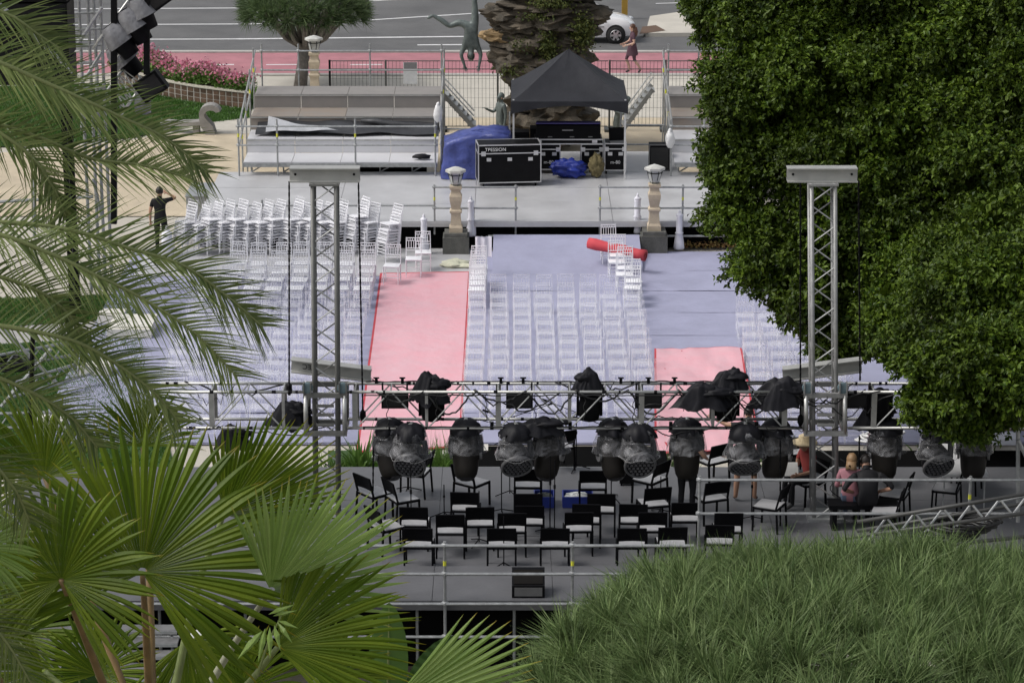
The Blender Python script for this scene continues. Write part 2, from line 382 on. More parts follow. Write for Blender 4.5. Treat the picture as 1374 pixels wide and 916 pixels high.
# ------------------------------------------------------------------ stage
SZ = 1.0
YA, YB, YF = 40.7, 42.25, 47.8
b = MB(); b.box((1.6, (YB + YF) / 2, SZ - .06), (21, YF - YB - .01, .08)); stage = b.struct('stage', STAGEM)
nx = 11
for i in range(nx):
    for j in range(3):
        y0 = YB + (YF - YB) / 3 * j
        b = MB(); b.box((-8.9 + 21 / nx * (i + .5), y0 + (YF - YB) / 6, SZ - .01 + rnd.uniform(-.002, .002)), (21 / nx - .008, (YF - YB) / 3 - .008, .03)); b.struct('stage_panel', STAGEM, stage)
ax1 = gz(1060, 780, 1.16).x
b = MB(); b.box(((-8.9 + ax1) / 2, (YA + YB) / 2, 1.06), (ax1 + 8.9, YB - YA, .12)); ap = b.struct('stage_riser', STAGEM)
for i in range(7):
    ww = (ax1 + 8.9) / 7
    b = MB(); b.box((-8.9 + ww * (i + .5), (YA + YB) / 2 + .002, 1.145 + rnd.uniform(-.002, .002)), (ww - .008, YB - YA, .03)); b.struct('stage_panel', STAGEM, ap)
b = MB(); b.box((1.6, YF + .02, .45), (21, .03, .98)); b.struct('stage_skirt_and_shade', SKIRT_SHADE, stage)
b = MB(); b.box((-1.9, YB + .05, .42), (14, .03, 1.1)); b.box((8.6, 43.45, .42), (7.5, .03, 1.1)); b.struct('stage_skirt_and_shade', SKIRT_SHADE, stage)  # this and the next black sheet stand in for shade under the stage
b = MB(); b.box(((-8.9 + ax1) / 2, YA + .22, .48), (ax1 + 8.9, .03, 1.06)); b.struct('stage_skirt_and_shade', SKIRT_SHADE, stage)
sheet('planting_bed', -16, 14, 8, YA + .2, -.03, mat('bed_soil', (.035, .032, .02), .95, var=.4, vs=3, bump=.6, bs=12))
# scaffold under the near edge: uprights and ledgers, one tube each
def scaff(name, label, tubes, group=None, r=.025, origin=None, collars=(), m=None, n=7):
    """tubes = (part name, p, q)"""
    P = [Vector(t[1]) for t in tubes] + [Vector(t[2]) for t in tubes]
    o = thing(name, label, 'scaffold' if 'scaff' in name else 'railing', origin or (sum(p.x for p in P) / len(P), sum(p.y for p in P) / len(P), min(p.z for p in P)), group=group)
    for nm, p, q in tubes: b = MB(); b.tube(p, q, r, n); b.part(nm, m or GALV, o)
    for c in collars:
        b = MB(); b.lathe([(r * 1.1, -.035), (r * 2.3, -.02), (r * 2.3, .02), (r * 1.1, .035)], 8, c); b.part('coupler', GALV, o)
    return o
def rail_line(name, label, X, Y, z0, ztop, mids, ends=None, group=None, low=None, m=None, tags=()):
    """guard rail along x: posts at X, rails between"""
    t = []; cl = []
    for x in X:
        t.append(('post', (x, Y, z0 if low is None else low), (x, Y, ztop + .06)))
        for zz in mids: cl.append((x, Y, zz))
    e0, e1 = ends or (min(X), max(X))
    for zz in mids: t.append(('rail', (e0, Y - .03, zz), (e1, Y - .03, zz)))
    o = scaff(name, label, t, group, collars=cl, m=m)
    for x in X:
        if rnd.random() < .6 or tags:
            b = MB(); b.tube((x, Y, ztop - .34), (x, Y, ztop - .26), .0275, 7); b.part('yellow_band', YELLOW, o)
    return o
Yn = YA - .06
xs = [gy(x, 790, Yn).x for x in (250, 425, 597, 768)]
z_a, z_b, z_c, z_d = [gy(600, y, Yn).z for y in (731, 769, 809, 853)]
rail_line('stage_railing', 'grey scaffold guard rail along the near edge of the stage', xs, Yn, 0, z_a, [z_a, z_b, z_c, z_d], (gy(150, 790, Yn).x, gy(930, 790, Yn).x), low=-.05)
Yr = 43.4
xs2 = [gy(x, 690, Yr).x for x in (938, 1300)]
z_a2, z_b2 = gy(1100, 643, Yr).z, gy(1100, 688, Yr).z
rail_line('stage_railing', 'grey guard rail in front of the right lighting tower and workers', xs2, Yr, 1.0, z_a2, [z_a2, z_b2], (xs2[0] - .05, gy(1420, 690, Yr).x))
t = []
for x in (20, 110, 215, 330, 470, 560, 690, 755): t.append(('upright', (gy(x, 850, 40.9).x, 40.9, -.05), (gy(x, 850, 40.9).x, 40.9, 1.02)))
for z in (.15, .62, .95): t.append(('ledger', (-8.6, 40.93, z), (4.2, 40.93, z)))
for i in range(5): t.append(('brace', (-8.4 + i * 2.2, 40.97, .05), (-7.3 + i * 2.2, 40.97, .95)))
scaff('stage_scaffold', 'grey scaffold uprights and ledgers under the stage edge behind the palm', t)
# plank flight of access steps at the lower left
st = thing('access_steps', 'grey metal access steps behind the fan palm, bottom left', 'steps', (-6.2, 39.5, 0))
for i in range(5):
    p = gy(100, 843 + i * 17, 39.8 - .25 * i)
    b = MB(); b.box((p.x, p.y, p.z), (3.2, .26, .035)); b.part('tread', mat('step_metal', (.16, .16, .16), .6, .3, var=.3), st)
    b = MB(); b.box((p.x, p.y - .14, p.z - .01), (3.2, .012, .05)); b.part('tread_lip', GALV, st)
for x in (-1.5, 0, 1.5):
    b = MB(); p, q = gy(100, 835, 39.9), gy(100, 935, 38.5); b.bar(p + V(x, 0, -.1), q + V(x, 0, -.1), .04, .12); b.part('stringer', GALV, st)

# ------------------------------------------------------------------ audience chairs (spindle-back banquet chairs)
ORD = ['zeroth', 'first', 'second', 'third', 'fourth', 'fifth', 'sixth', 'seventh', 'eighth', 'ninth', 'tenth', 'eleventh', 'twelfth', 'thirteenth', 'fourteenth', 'fifteenth', 'sixteenth', 'seventeenth', 'eighteenth', 'nineteenth', 'twentieth']
def chair_meshes(frame_m, seat_m, tagname):
    M = {}
    b = MB(); n = 8                                     # cushion-like seat, wider in front
    prof = [(-.19, .185), (.19, .17)]
    b.grid(lambda u, v: ((u - .5) * 2 * (.2 - .02 * v), -.2 + .4 * v, .455 + .02 * (1 - (2 * u - 1) ** 4) * (1 - (2 * v - 1) ** 4)), 4, 4)
    b.box((0, 0, .44), (.385, .39, .026)); M['seat'] = b.mesh('seat_' + tagname, seat_m)
    b = MB()
    for sx in (-1, 1): b.path([(sx * .185, .19, .44), (sx * .183, .205, .65), (sx * .178, .235, .92)], [.013, .012, .011], 5)
    for z, y in ((.905, .233), (.84, .226), (.66, .207), (.60, .20)): b.tube((-.178, y, z), (.178, y, z), .0095 if z < .9 else .012, 5)
    for i in range(5):
        x = -.12 + .06 * i; b.tube((x, .208, .66), (x, .226, .84), .0075, 4)
    for i in range(6):
        x = -.145 + .058 * i; b.tube((x, .226, .84), (x, .233, .905), .0065, 4)
    M['backrest'] = b.mesh('backrest_' + tagname, frame_m)
    b = MB(); b.path([(0, 0, .44), (0, 0, .25), (0, -.0, 0)], [.0155, .013, .010], 5); M['leg'] = b.mesh('leg_' + tagname, frame_m)
    b = MB()
    for z in (.18, .26): b.tube((-.175, -.175, z), (.175, -.175, z), .008, 4)
    for sx in (-1, 1):
        for z in (.15, .23): b.tube((sx * .178, -.175, z), (sx * .178, .185, z), .008, 4)
    M['stretcher'] = b.mesh('stretcher_' + tagname, frame_m)
    return M
CM = {'white': chair_meshes(WHITE, WHITE, 'white'), 'clear': chair_meshes(CLEAR, CUSH, 'clear')}
def banquet_chair(kind, loc, rz, label, group, tilt=0.):
    M = CM[kind]; o = thing('banquet_chair', label, 'chair', loc, rz, group); o.rotation_euler = (tilt, 0, rz)
    obj_from(M['seat'], 'seat', o); obj_from(M['backrest'], 'backrest', o); obj_from(M['stretcher'], 'stretcher', o)
    for x, y in ((-.178, -.178), (.178, -.178), (-.183, .188), (.183, .188)):
        l = obj_from(M['leg'], 'leg', o); l.location = (x, y, 0)
    return o
GR_L, GR_R, GR_F = 'chairs in rows left of the pink aisle', 'chairs in rows right of the pink aisle', 'chairs in the block at the far right'
PITCH = .78
for i in range(8):                                       # block left of the aisle
    for j in range(17):
        y = 65.2 - PITCH * j; x = -3.52 - .52 * i
        if i == 7 and j < 2: continue
        kind = 'white' if j < 4 else 'clear'
        banquet_chair(kind, (x + rnd.gauss(0, .022), y - .22 + rnd.gauss(0, .035), .02), rnd.gauss(0, .05),
                      f'{kind} spindle-back chair, {ORD[17 - j]} row from the stage, {ORD[i + 1]} seat left of pink aisle', GR_L)
for i in range(8):                                       # block right of the aisle
    for j in range(12):
        y = 62.1 - PITCH * j; x = -.80 + .512 * i
        banquet_chair('clear', (x + rnd.gauss(0, .02), y - .22 + rnd.gauss(0, .035), .02), rnd.gauss(0, .05),
                      f'clear spindle-back chair, {ORD[12 - j]} row from the stage, {ORD[i + 1]} seat right of pink aisle', GR_R)
for i in range(4):                                       # far right block, partly under the tree
    for j in range(11):
        y = 60.4 - PITCH * j; x = 5.25 + .52 * i + .0 * j
        if i > 1 and j < 2: continue
        if i > 2 and j < 4: continue
        banquet_chair('clear', (x + rnd.gauss(0, .02), y - .22 + rnd.gauss(0, .035), .02), rnd.gauss(0, .05),
                      f'clear spindle-back chair near the big tree, {ORD[11 - j]} row from the stage, {ORD[i + 1]} column', GR_F)
# white chairs pushed together behind the first columns
for k in range(5):
    y = 62.75 + .52 * k
    banquet_chair('white', (-.83 + .01 * k, y - .2, .02), rnd.gauss(0, .04), f'white chair beside the pink aisle head, {ORD[k + 1]} from the front of its line', 'white chairs queued by the aisle head')
for k in range(7):
    p = gz(843 - 4.2 * k, 342 - 6.0 * k, .92) if k < 6 else gz(833, 305, 1.2)
    y = 62.9 + .62 * k; zr = .02 + max(0, (y - 66) / 2.3 * .38)
    banquet_chair('white', (2.83 - .07 * k + (.12 if k % 2 else 0), y - .2, zr), rnd.gauss(0, .06), f'white chair in the slanting line by the red roll, {ORD[k + 1]} from the front', 'white chairs queued by the red carpet roll')
# loose chairs at the head of the aisle
for px, py, lb, rz in [(555, 319, 'white chair standing at the head of the pink aisle, front of the pair', 0), (526, 328, 'white chair facing the pink aisle beside the tallest chair stacks', -.12)]:
    p = gz(px, py, .94); banquet_chair('white', (p.x, p.y - .22, .03), rz, lb, None)
p = gz(563, 315, .94); banquet_chair('white', (p.x + .08, p.y + .12, .03), .05, 'white chair at the head of the pink aisle, behind its twin', None)
# stacks of chairs
STK = [(244, 276, 7), (262, 262, 6), (278, 279, 7), (294, 263, 7), (312, 288, 7), (330, 270, 6), (346, 288, 7), (362, 274, 7), (386, 264, 8), (398, 288, 6), (412, 280, 7), (428, 290, 6), (446, 280, 7), (474, 282, 8), (490, 292, 6), (518, 299, 8)]
INNER = []
for si, (px, py, n) in enumerate(STK):
    ztop = .47 + .075 * (n - 1)
    p = gz(px, py, ztop + .02); base_y = min(p.y, 67.7); p = gy(px, py, base_y)
    for k in range(n):
        if 0 < k < n - 2:
            INNER.append(((si + k) % 3 == 0, Matrix.Translation((p.x + .012 * k, base_y + .004 * k, .025 + .075 * k)) @ Matrix.Rotation(R(-48) + rnd.gauss(0, .06), 4, 'Z') @ Matrix.Rotation(R(-1 - .5 * k), 4, 'X'))); continue
        banquet_chair('white' if (si + k) % 3 else 'clear', (p.x + .012 * k, base_y + .004 * k, .025 + .075 * k), R(-48) + rnd.gauss(0, .06),
                      f'{["bottom", "second from top", "top"][0 if k == 0 else k - n + 3]} chair of the {ORD[si + 1]} stack from the left by the deck', 'stacked chairs by the deck', tilt=R(-1 - .5 * k))

b = MB()                                                 # the chairs wedged inside the stacks, beyond the 300 built singly
for clear, Mx in INNER:
    Mq = CM['clear' if clear else 'white']; b.cur = int(clear)
    for key, offs in (('seat', [(0, 0, 0)]), ('backrest', [(0, 0, 0)]), ('stretcher', [(0, 0, 0)]), ('leg', [(-.178, -.178, 0), (.178, -.178, 0), (-.183, .188, 0), (.183, .188, 0)])):
        for of in offs: b.add([Mx @ (v.co + Vector(of)) for v in Mq[key].vertices], [tuple(q.vertices) for q in Mq[key].polygons])
o = b.struct('stacked_chairs', [WHITE, CLEAR], kind='stuff'); tag(o, 'chairs wedged inside the stacks along the grey deck', 'chairs')
# ------------------------------------------------------------------ aisle carpets and bundles
def carpet(name, label, cs, z=.03, wr=.0, edge=True, rx=None):
    q = [gz(x, y, z) for x, y in cs]
    def P(u, v, dz=0, ins=0):
        u = ins + (1 - 2 * ins) * u; v = ins * .3 + (1 - .6 * ins) * v
        a = q[0].lerp(q[1], u); c = q[3].lerp(q[2], u); p = a.lerp(c, v)
        return p + V(0, 0, dz + wr * mnoise.noise(Vector((p.x * 1.6, p.y * .9, 2))) + wr * .6 * mnoise.noise(Vector((p.x * 4, p.y * 2.2, 7))))
    o = thing(name, label, 'carpet', q[0].lerp(q[2], .5))
    b = MB(); b.grid(lambda u, v: P(u, v), 20, 26); b.part('carpet_sheet', REDC, o, smooth=True)
    b = MB(); b.grid(lambda u, v: P(u, v, .006 + .004 * mnoise.noise(Vector((u * 5, v * 9, 0))), .022), 20, 26); b.part('protective_film', PINK, o, smooth=True)
    return o
carpet('aisle_carpet', 'long pink aisle carpet under protective film between the two chair blocks', [(510, 366), (631, 364), (618, 600), (478, 606)], wr=.018)
carpet('aisle_carpet', 'wrinkled pink carpet lying loose at the right, behind the truss', [(878, 468), (995, 466), (1022, 602), (878, 606)], .10, .07)
b = MB(); a, c = gy(790, 326, 66.35), gy(866, 343, 65.7)
b.path([a.lerp(c, t / 8) + V(0, 0, .0) for t in range(9)], [.135 + .012 * math.sin(t * 1.7) for t in range(9)], 14)
rr = thing('carpet_roll', 'rolled red carpet lying on the lavender floor behind white chairs', 'carpet roll', c)
b.part('roll', REDC, rr, smooth=True)
d = (c - a).normalized(); u, w2 = frame(d); b = MB()
b.path([c + d * .004 + (u * math.cos(t * .5) + w2 * math.sin(t * .5)) * (.02 + .0026 * t) for t in range(38)], .006, 4); b.part('spiral_end', mat('dark_red', (.25, .03, .03), .8), rr)
b = MB(); p = gz(610, 354, .06); b.blob(p, (.36, .34, .09), 18, 8, .45, 2.2, 4); b.blob(p + V(.28, -.2, 0), (.34, .14, .05), 14, 6, .4, 2, 6)
b.thing('crumpled_cloth', mat('cream_cloth', (.55, .55, .42), .8, var=.2, bump=.4, bs=14), 'crumpled cream cloth on the grey boards beside the aisle', 'cloth', smooth=True)
# cloth thrown over a chair
p = gz(646, 319, .97); b = MB()
def drape(u, v):
    x = -.2 + .4 * u; t = v * .8
    y, z = (0, -t) if False else ((-.03 - .02 * math.sin(u * 14) - .06 * t), .97 - .62 * t)
    return p + V(x + .05, y + .02, z - .95 + .02 * math.sin(u * 9))
b.grid(drape, 12, 8); b.grid(lambda u, v: p + V(-.15 + .4 * u, .05 + .06 * v, .02 - .35 * v + .01 * math.sin(u * 20)), 10, 5)
b.thing('draped_cloth', CARPETW, 'white cloth hung over the back of a white chair near the stone lamp', 'cloth', smooth=True)
# wrapped stanchions
def wrapped(px, ytop, ybot, label, z):
    p = gz(px, ybot, z); h = (gy(px, ytop, p.y).z - z)
    o = thing('wrapped_stanchion', label, 'stanchion', p, group='white wrapped stanchions')
    b = MB(); f = h / 1.05
    b.lathe([(.13, 0), (.14, .05), (.12, .22 * f), (.085, .40 * f), (.10, .43 * f), (.075, .47 * f), (.082, .7 * f), (.075, .84 * f), (.085, .88 * f)], 14, p, wob=.16, seed=px * .1); b.part('cloth_wrap', CARPETW, o, smooth=True)
    b = MB(); b.lathe([(.085, .88 * f), (.095, .90 * f), (.06, .945 * f), (.03, .955 * f), (.035, .985 * f), (.02, 1.03 * f), (.004, 1.05 * f)], 12, p); b.part('knob', CARPETW, o, smooth=True)
    b = MB(); b.lathe([(.088, .415 * f), (.112, .43 * f), (.088, .445 * f)], 12, p); b.part('tie', CARPETW, o, smooth=True)
wrapped(569, 287, 340, 'white wrapped stanchion at the head of the aisle, left of the lamp', .03)
wrapped(632, 263, 316, 'white wrapped stanchion just right of the left stone lamp', .32)
wrapped(855, 259, 312, 'white wrapped stanchion left of the right stone lamp', .36)
wrapped(911, 281, 334, 'white wrapped stanchion right of the right stone lamp, rightmost', .02)
b = MB(); p = gz(225, 345, .02); b.lathe([(.16, 0), (.15, .3), (.14, .62), (.11, .66), (.05, .72), (.02, .8)], 12, p, wob=.1)
b.thing('wrapped_post', CARPETW, 'white wrapped post beside the man in black', 'post', smooth=True)

# ------------------------------------------------------------------ stone lamps
GLASS = clearmat('lantern_glass', (.50, .52, .50), .55, .3)
def lamp(px, ybot, ytop, label, z=.0, sc_=1.):
    p = gz(px, ybot, z); H = gy(px, ytop, p.y).z - z; k = H / 2.2
    o = thing('stone_lamp', label, 'lamp', p, group='stone garden lamps')
    Mz = Matrix.Rotation(R(45), 3, 'Z'); q2 = math.sqrt(2)
    b = MB(); b.box(p + V(0, 0, .22 * k), (.66 * k, .66 * k, .44 * k)); b.box(p + V(0, 0, .49 * k), (.58 * k, .58 * k, .10 * k)); b.part('base', DARKST, o)
    prof = [(.21, .54), (.21, .66), (.17, .72), (.15, .95), (.155, 1.02), (.19, 1.05), (.19, 1.09), (.14, 1.13), (.15, 1.2), (.19, 1.36), (.195, 1.46), (.15, 1.54), (.14, 1.62), (.19, 1.66), (.19, 1.72)]
    b = MB(); b.lathe([(r * k * q2 * .80, z_ * k) for r, z_ in prof], 4, p, M=Mz); b.part('pillar', CASTST, o)
    b = MB(); b.lathe([(.10 * k, 1.72 * k), (.13 * k, 1.78 * k), (.19 * k, 2.06 * k)], 6, p); lan = b.part('lantern_glass', GLASS, o)
    b = MB()
    for j in range(6):
        a = j * math.pi / 3; b.tube(p + V(.105 * k * math.cos(a), .105 * k * math.sin(a), 1.74 * k), p + V(.2 * k * math.cos(a), .2 * k * math.sin(a), 2.07 * k), .011 * k, 5)
    for zz, r in ((1.76, .115), (2.0, .187)):
        for j in range(6):
            a, c = j * math.pi / 3, (j + 1) * math.pi / 3
            b.tube(p + V(r * k * math.cos(a), r * k * math.sin(a), zz * k), p + V(r * k * math.cos(c), r * k * math.sin(c), zz * k), .01 * k, 4)
    b.part('lantern_frame', BLACK, lan)
    b = MB(); b.lathe([(.20 * k, 2.06 * k), (.26 * k, 2.07 * k), (.26 * k, 2.13 * k), (.22 * k, 2.15 * k), (.1 * k, 2.19 * k), (.02 * k, 2.21 * k)], 6, p); b.part('lantern_roof', mat('lamp_roof', (.5, .5, .47), .6, var=.2), o)
lamp(612, 338, 224, 'stone pillar lamp with lantern at the head of the pink aisle')
lamp(877, 336, 221, 'stone pillar lamp with lantern behind the red carpet roll')
lamp(423, 150, 48, 'small stone lamp beside the dragon tree trunk by the road')
lamp(277, 990, 845, 'stone lamp pillar behind the fan palm stems, bottom left', 0)

# ------------------------------------------------------------------ bleachers
TIERW = mat('white_tier_board', (.60, .60, .62), .35, var=.06, vs=.8); TIERG = mat('weathered_plywood', (.22, .21, .20), .6, var=.3, vs=1.1, c2=(.27, .25, .235))  # lower tiers whiter than the upper ones
TIERR = mat('stained_plywood', (.28, .225, .18), .6, var=.2, vs=1.5, c2=(.24, .22, .20))
def bleacher(label, pxl, pxr, mirror=False, cut=False):
    Y0 = 73.8; a, c = gy(pxl, 218, Y0), gy(pxr, 218, Y0); X0, X1 = a.x, c.x; z0 = a.z
    o = thing('bleacher', label, 'grandstand', ((X0 + X1) / 2, Y0, DZ))
    n = 4; dp = 1.28; rs = (gy(450, 113, Y0 + n * dp).z - z0) / (n - 1 + .15)
    nb = 4; wx = (X1 - X0) / nb
    for t in range(n):
        zz = z0 + rs * t
        for k in range(nb):
            mm = TIERW if t < 2 else (TIERR if rnd.random() < .15 else TIERG)
            b = MB(); b.box((X0 + wx * (k + .5), Y0 + dp * (t + .5), zz - .02 + rnd.uniform(-.004, .004)), (wx - .012, dp - .012, .04)); b.part('tier_board', mm, o)
            if t: b = MB(); b.box((X0 + wx * (k + .5), Y0 + dp * t - .008, zz - rs / 2 - .02), (wx - .012, .012, rs - .05)); b.part('riser_board', mm, o)
        b = MB(); b.box(((X0 + X1) / 2, Y0 + dp * t - .02, zz - .075 if t == 0 else zz - .03), (X1 - X0, .035, .10 if t == 0 else .03)); b.part('edge_beam', GALV if t == 0 else ALU, o)
    # front guard rail
    zf = z0 + 1.02; xs = [X0 - .1] + [X0 + (X1 - X0) * f for f in (.18, .58, .99)]
    for x in xs:
        b = MB(); b.tube((x, Y0 - .08, DZ), (x, Y0 - .08, zf + .2), .026, 7); p_ = b.part('post', GALV, o)
        for zz in (zf, zf - .52):
            b = MB(); b.lathe([(.03, -.04), (.065, -.02), (.065, .02), (.03, .04)], 8, (x, Y0 - .08, zz)); b.part('coupler', GALV, p_)
        b = MB(); b.tube((x, Y0 - .08, zf - .3), (x, Y0 - .08, zf - .2), .029, 7); b.part('yellow_band', YELLOW, p_)
    for zz in (zf, zf - .52): b = MB(); b.tube((xs[0], Y0 - .11, zz), (xs[-1], Y0 - .11, zz), .025, 7); b.part('rail', GALV, o)
    # back rail
    Yb = Y0 + n * dp + .06; zb = z0 + rs * (n - 1)
    xb = [X0 + (X1 - X0) * f for f in (.02, .22, .61, 1.0)]
    for x in xb:
        b = MB(); b.tube((x, Yb, 0), (x, Yb, zb + 1.22), .026, 7); p_ = b.part('post', GALV, o)
        for zz in (zb + 1.02, zb + .46):
            b = MB(); b.lathe([(.03, -.04), (.065, -.02), (.065, .02), (.03, .04)], 8, (x, Yb, zz)); b.part('coupler', GALV, p_)
    for zz in (zb + 1.02, zb + .46): b = MB(); b.tube((xb[0], Yb - .03, zz), (xb[-1], Yb - .03, zz), .025, 7); b.part('rail', GALV, o)
    # sloping side rails
    for x in (X0 - .08, X1 + .08):
        for dz in (1.0, .5): b = MB(); b.tube((x, Y0 - .08, z0 + dz), (x, Yb, zb + dz + .03), .025, 7); b.part('side_rail', ALU, o)
        for t in range(n):
            yy = Y0 + dp * (t + .6); b = MB(); b.tube((x, yy, 0), (x, yy, z0 + rs * t + 1.2), .024, 7); p_ = b.part('side_post', GALV, o)
            b = MB(); b.tube((x, yy, z0 + rs * t + .5), (x, yy, z0 + rs * t + .62), .027, 7); b.part('yellow_band', YELLOW, p_)
    # frame under the front
    for k in range(6):
        x = X0 + (X1 - X0) * (k + .2) / 6
        b = MB(); b.tube((x, Y0 + .5, 0), (x, Y0 + .5, z0 - .06), .024, 6); b.part('under_post', GALV, o)
        b = MB(); b.tube((x, Y0 + .4, DZ), (x + .5, Y0 + .5, z0 - .08), .02, 6); b.part('under_brace', GALV, o)
    b = MB(); b.box(((X0 + X1) / 2 + 1.0, Y0 + 1.2, DZ - .2), ((X1 - X0) * .5, .02, (z0 - DZ) + .1)); b.part('back_sheet', SKIRT_SHADE, o)
    return o, X0, X1, Y0, z0, rs, dp
B1 = bleacher('tiered scaffold grandstand with plywood and white boards, left of the tent', 326, 587)
bleacher('second tiered grandstand with white boards, half hidden by the big tree', 905, 1120)
_, X0, X1, Y0, z0, rs, dp = B1
# dark sheet lying folded on the grandstand
o = thing('folded_tarpaulin', 'black and silver tarpaulin sheet folded along the middle of the grandstand', 'tarpaulin', (X0 + 2, Y0 + 2 * dp, z0 + rs * 2))
zt = z0 + rs * 1
def tarp(u, v, x0, x1, w2, sd, lift):
    x = x0 + (x1 - x0) * u; return (x, Y0 + dp * 1.5 + w2 * (v - .3) + .15 * mnoise.noise(Vector((x, sd, 0))), zt + .03 + lift * (.5 + mnoise.noise(Vector((x * .9 + sd, v * 2.5, 1)))) + .45 * rs * v)
b = MB(); b.grid(lambda u, v: tarp(u, v, X0 + .2, X1 - .05, 1.0, 3, .10), 34, 8); b.part('dark_side', mat('tarp_dark', (.035, .036, .04), .45, var=.3, bump=.4, bs=4), o, smooth=True)
b = MB(); b.grid(lambda u, v: tuple(Vector(tarp(u, v * (1 - u) , X0 + .5, X0 + 2.6, 1.0, 3, .16)) + V(0, -.08, .06)), 16, 6); b.part('silver_side', mat('tarp_silver', (.42, .43, .45), .35, bump=.4, bs=5), o, smooth=True)
b = MB(); b.path([(X1 - 2.2 + i * .4, Y0 + dp * 1.85 - .05 * i, zt + .30 - .03 * i + .02 * math.sin(i * 2)) for i in range(6)], [.05, .09, .1, .09, .07, .03], 8); b.part('rolled_edge', MATS['tarp_dark'], o, smooth=True)
b = MB(); p = gy(566, 210, Y0 + .35); b.blob(p, (.26, .12, .07), 16, 8, .35, 2.5, 3); b.thing('black_bag', CLOTHB, 'small black bundle on the lowest white board of the grandstand', 'bag', smooth=True)
def sack(px, py, Y, label):
    b = MB(); p = gy(px, py, Y); b.blob(p, (.13, .12, .24), 14, 10, .25, 2.0, px); b.blob(p + V(0, 0, .24), (.05, .05, .07), 10, 6, .3); b.thing('plastic_bag', mat('white_bag', (.72, .72, .72), .4, var=.1, bump=.4, bs=9), label, 'bag', smooth=True)
sack(588, 152, Y0 - .2, 'white plastic bag tied to the grandstand corner post, left of the tent')
sack(899, 187, Y0 - .2, 'white plastic bag tied to the right grandstand corner post')

# ------------------------------------------------------------------ deck guard rails
Yq = 68.42
def deck_rail(label, pxs, ends, tops=None):
    X = [gy(x, 280, Yq).x for x in pxs]; e = tuple(gy(x, 280, Yq).x for x in ends)
    zt = gy(700, 251, Yq).z; zm = gy(700, 279, Yq).z
    return rail_line('deck_railing', label, X, Yq, DZ - .35, zt, [zt, zm], e, tags=(1,))
deck_rail('grey guard rail on the deck edge behind the left stone lamp', (583, 692), (581, 693))
deck_rail('grey guard rail on the deck edge behind the right stone lamp', (805, 916), (805, 1010))
Xl = [gy(x, 280, Yq).x for x in (462, 583)]; zm = gy(700, 276, Yq).z
scaff('deck_railing', 'single low grey rail on the deck behind the chair stacks', [('rail', (gy(300, 280, Yq).x, Yq, zm), (Xl[1], Yq, zm)), ('post', (Xl[0], Yq, DZ - .3), (Xl[0], Yq, zm + .1)), ('post', (gy(352, 280, Yq).x, Yq, DZ - .3), (gy(352, 280, Yq).x, Yq, zm + .15))])

# ------------------------------------------------------------------ mixing position: tent, flight cases, console
TENT = mat('tent_fabric', (.026, .027, .032), .62, var=.18, vs=2, bump=.25, bs=5, spec=.2)
tf = gz(687, 238, DZ); Yt = 73.3; tx0, tx1 = gy(689, 236, Yt).x, gy(838, 236, Yt).x; td = 3.0
te = thing('canopy_tent', 'black pop-up canopy tent over the mixing desk', 'tent', ((tx0 + tx1) / 2, Yt + 1.5, DZ))
ze = gy(760, 146, Yt).z; zp = gy(757, 66, Yt + 1.5).z
for x in (tx0, tx1):
    for y in (Yt, Yt + td): b = MB(); b.box((x, y, (DZ + ze + .25) / 2), (.05, .05, ze + .25 - DZ)); b.part('leg', mat('leg_white', (.55, .55, .55), .4), te)
cx, cy = (tx0 + tx1) / 2, Yt + td / 2; hw = (tx1 - tx0) / 2 + .07; hd = td / 2 + .07
def roof(side):
    def fn(u, v):
        cs = [(-hw, -hd), (hw, -hd), (hw, hd), (-hw, hd)]; a, c = cs[side], cs[(side + 1) % 4]
        ex, ey = a[0] + (c[0] - a[0]) * u, a[1] + (c[1] - a[1]) * u
        k = 1 - v; zz = ze + .20 + (zp - ze - .20) * (v ** 1.12) - .16 * math.sin(math.pi * u) * math.sin(math.pi * min(1, v * 1.0)) * k + .015 * mnoise.noise(Vector((ex * 3, ey * 3, v * 4)))
        return (cx + ex * k, cy + ey * k, zz)
    return fn
for s_ in range(4): b = MB(); b.grid(roof(s_), 14, 12); b.part('roof_panel', TENT, te, smooth=True)
def val(side):
    def fn(u, v):
        cs = [(-hw, -hd), (hw, -hd), (hw, hd), (-hw, hd)]; a, c = cs[side], cs[(side + 1) % 4]
        ex, ey = a[0] + (c[0] - a[0]) * u, a[1] + (c[1] - a[1]) * u
        sag = .24 * math.sin(math.pi * u) if side == 0 else 0
        return (cx + ex * 1.003, cy + ey * 1.003 - (.02 * math.sin(u * 25) * v if side in (0, 2) else 0), ze + .21 - v * (.34 - sag * .9))
    return fn
for s_ in range(4): b = MB(); b.grid(val(s_), 20, 3); b.part('valance', TENT, te, smooth=True)
CASEB = mat('case_black', (.006, .006, .007), .45, var=.3, spec=.12); CASEA = mat('case_aluminium', (.62, .62, .63), .35, .6, var=.1); LOGO = mat('logo_white', (.75, .75, .75), .5)
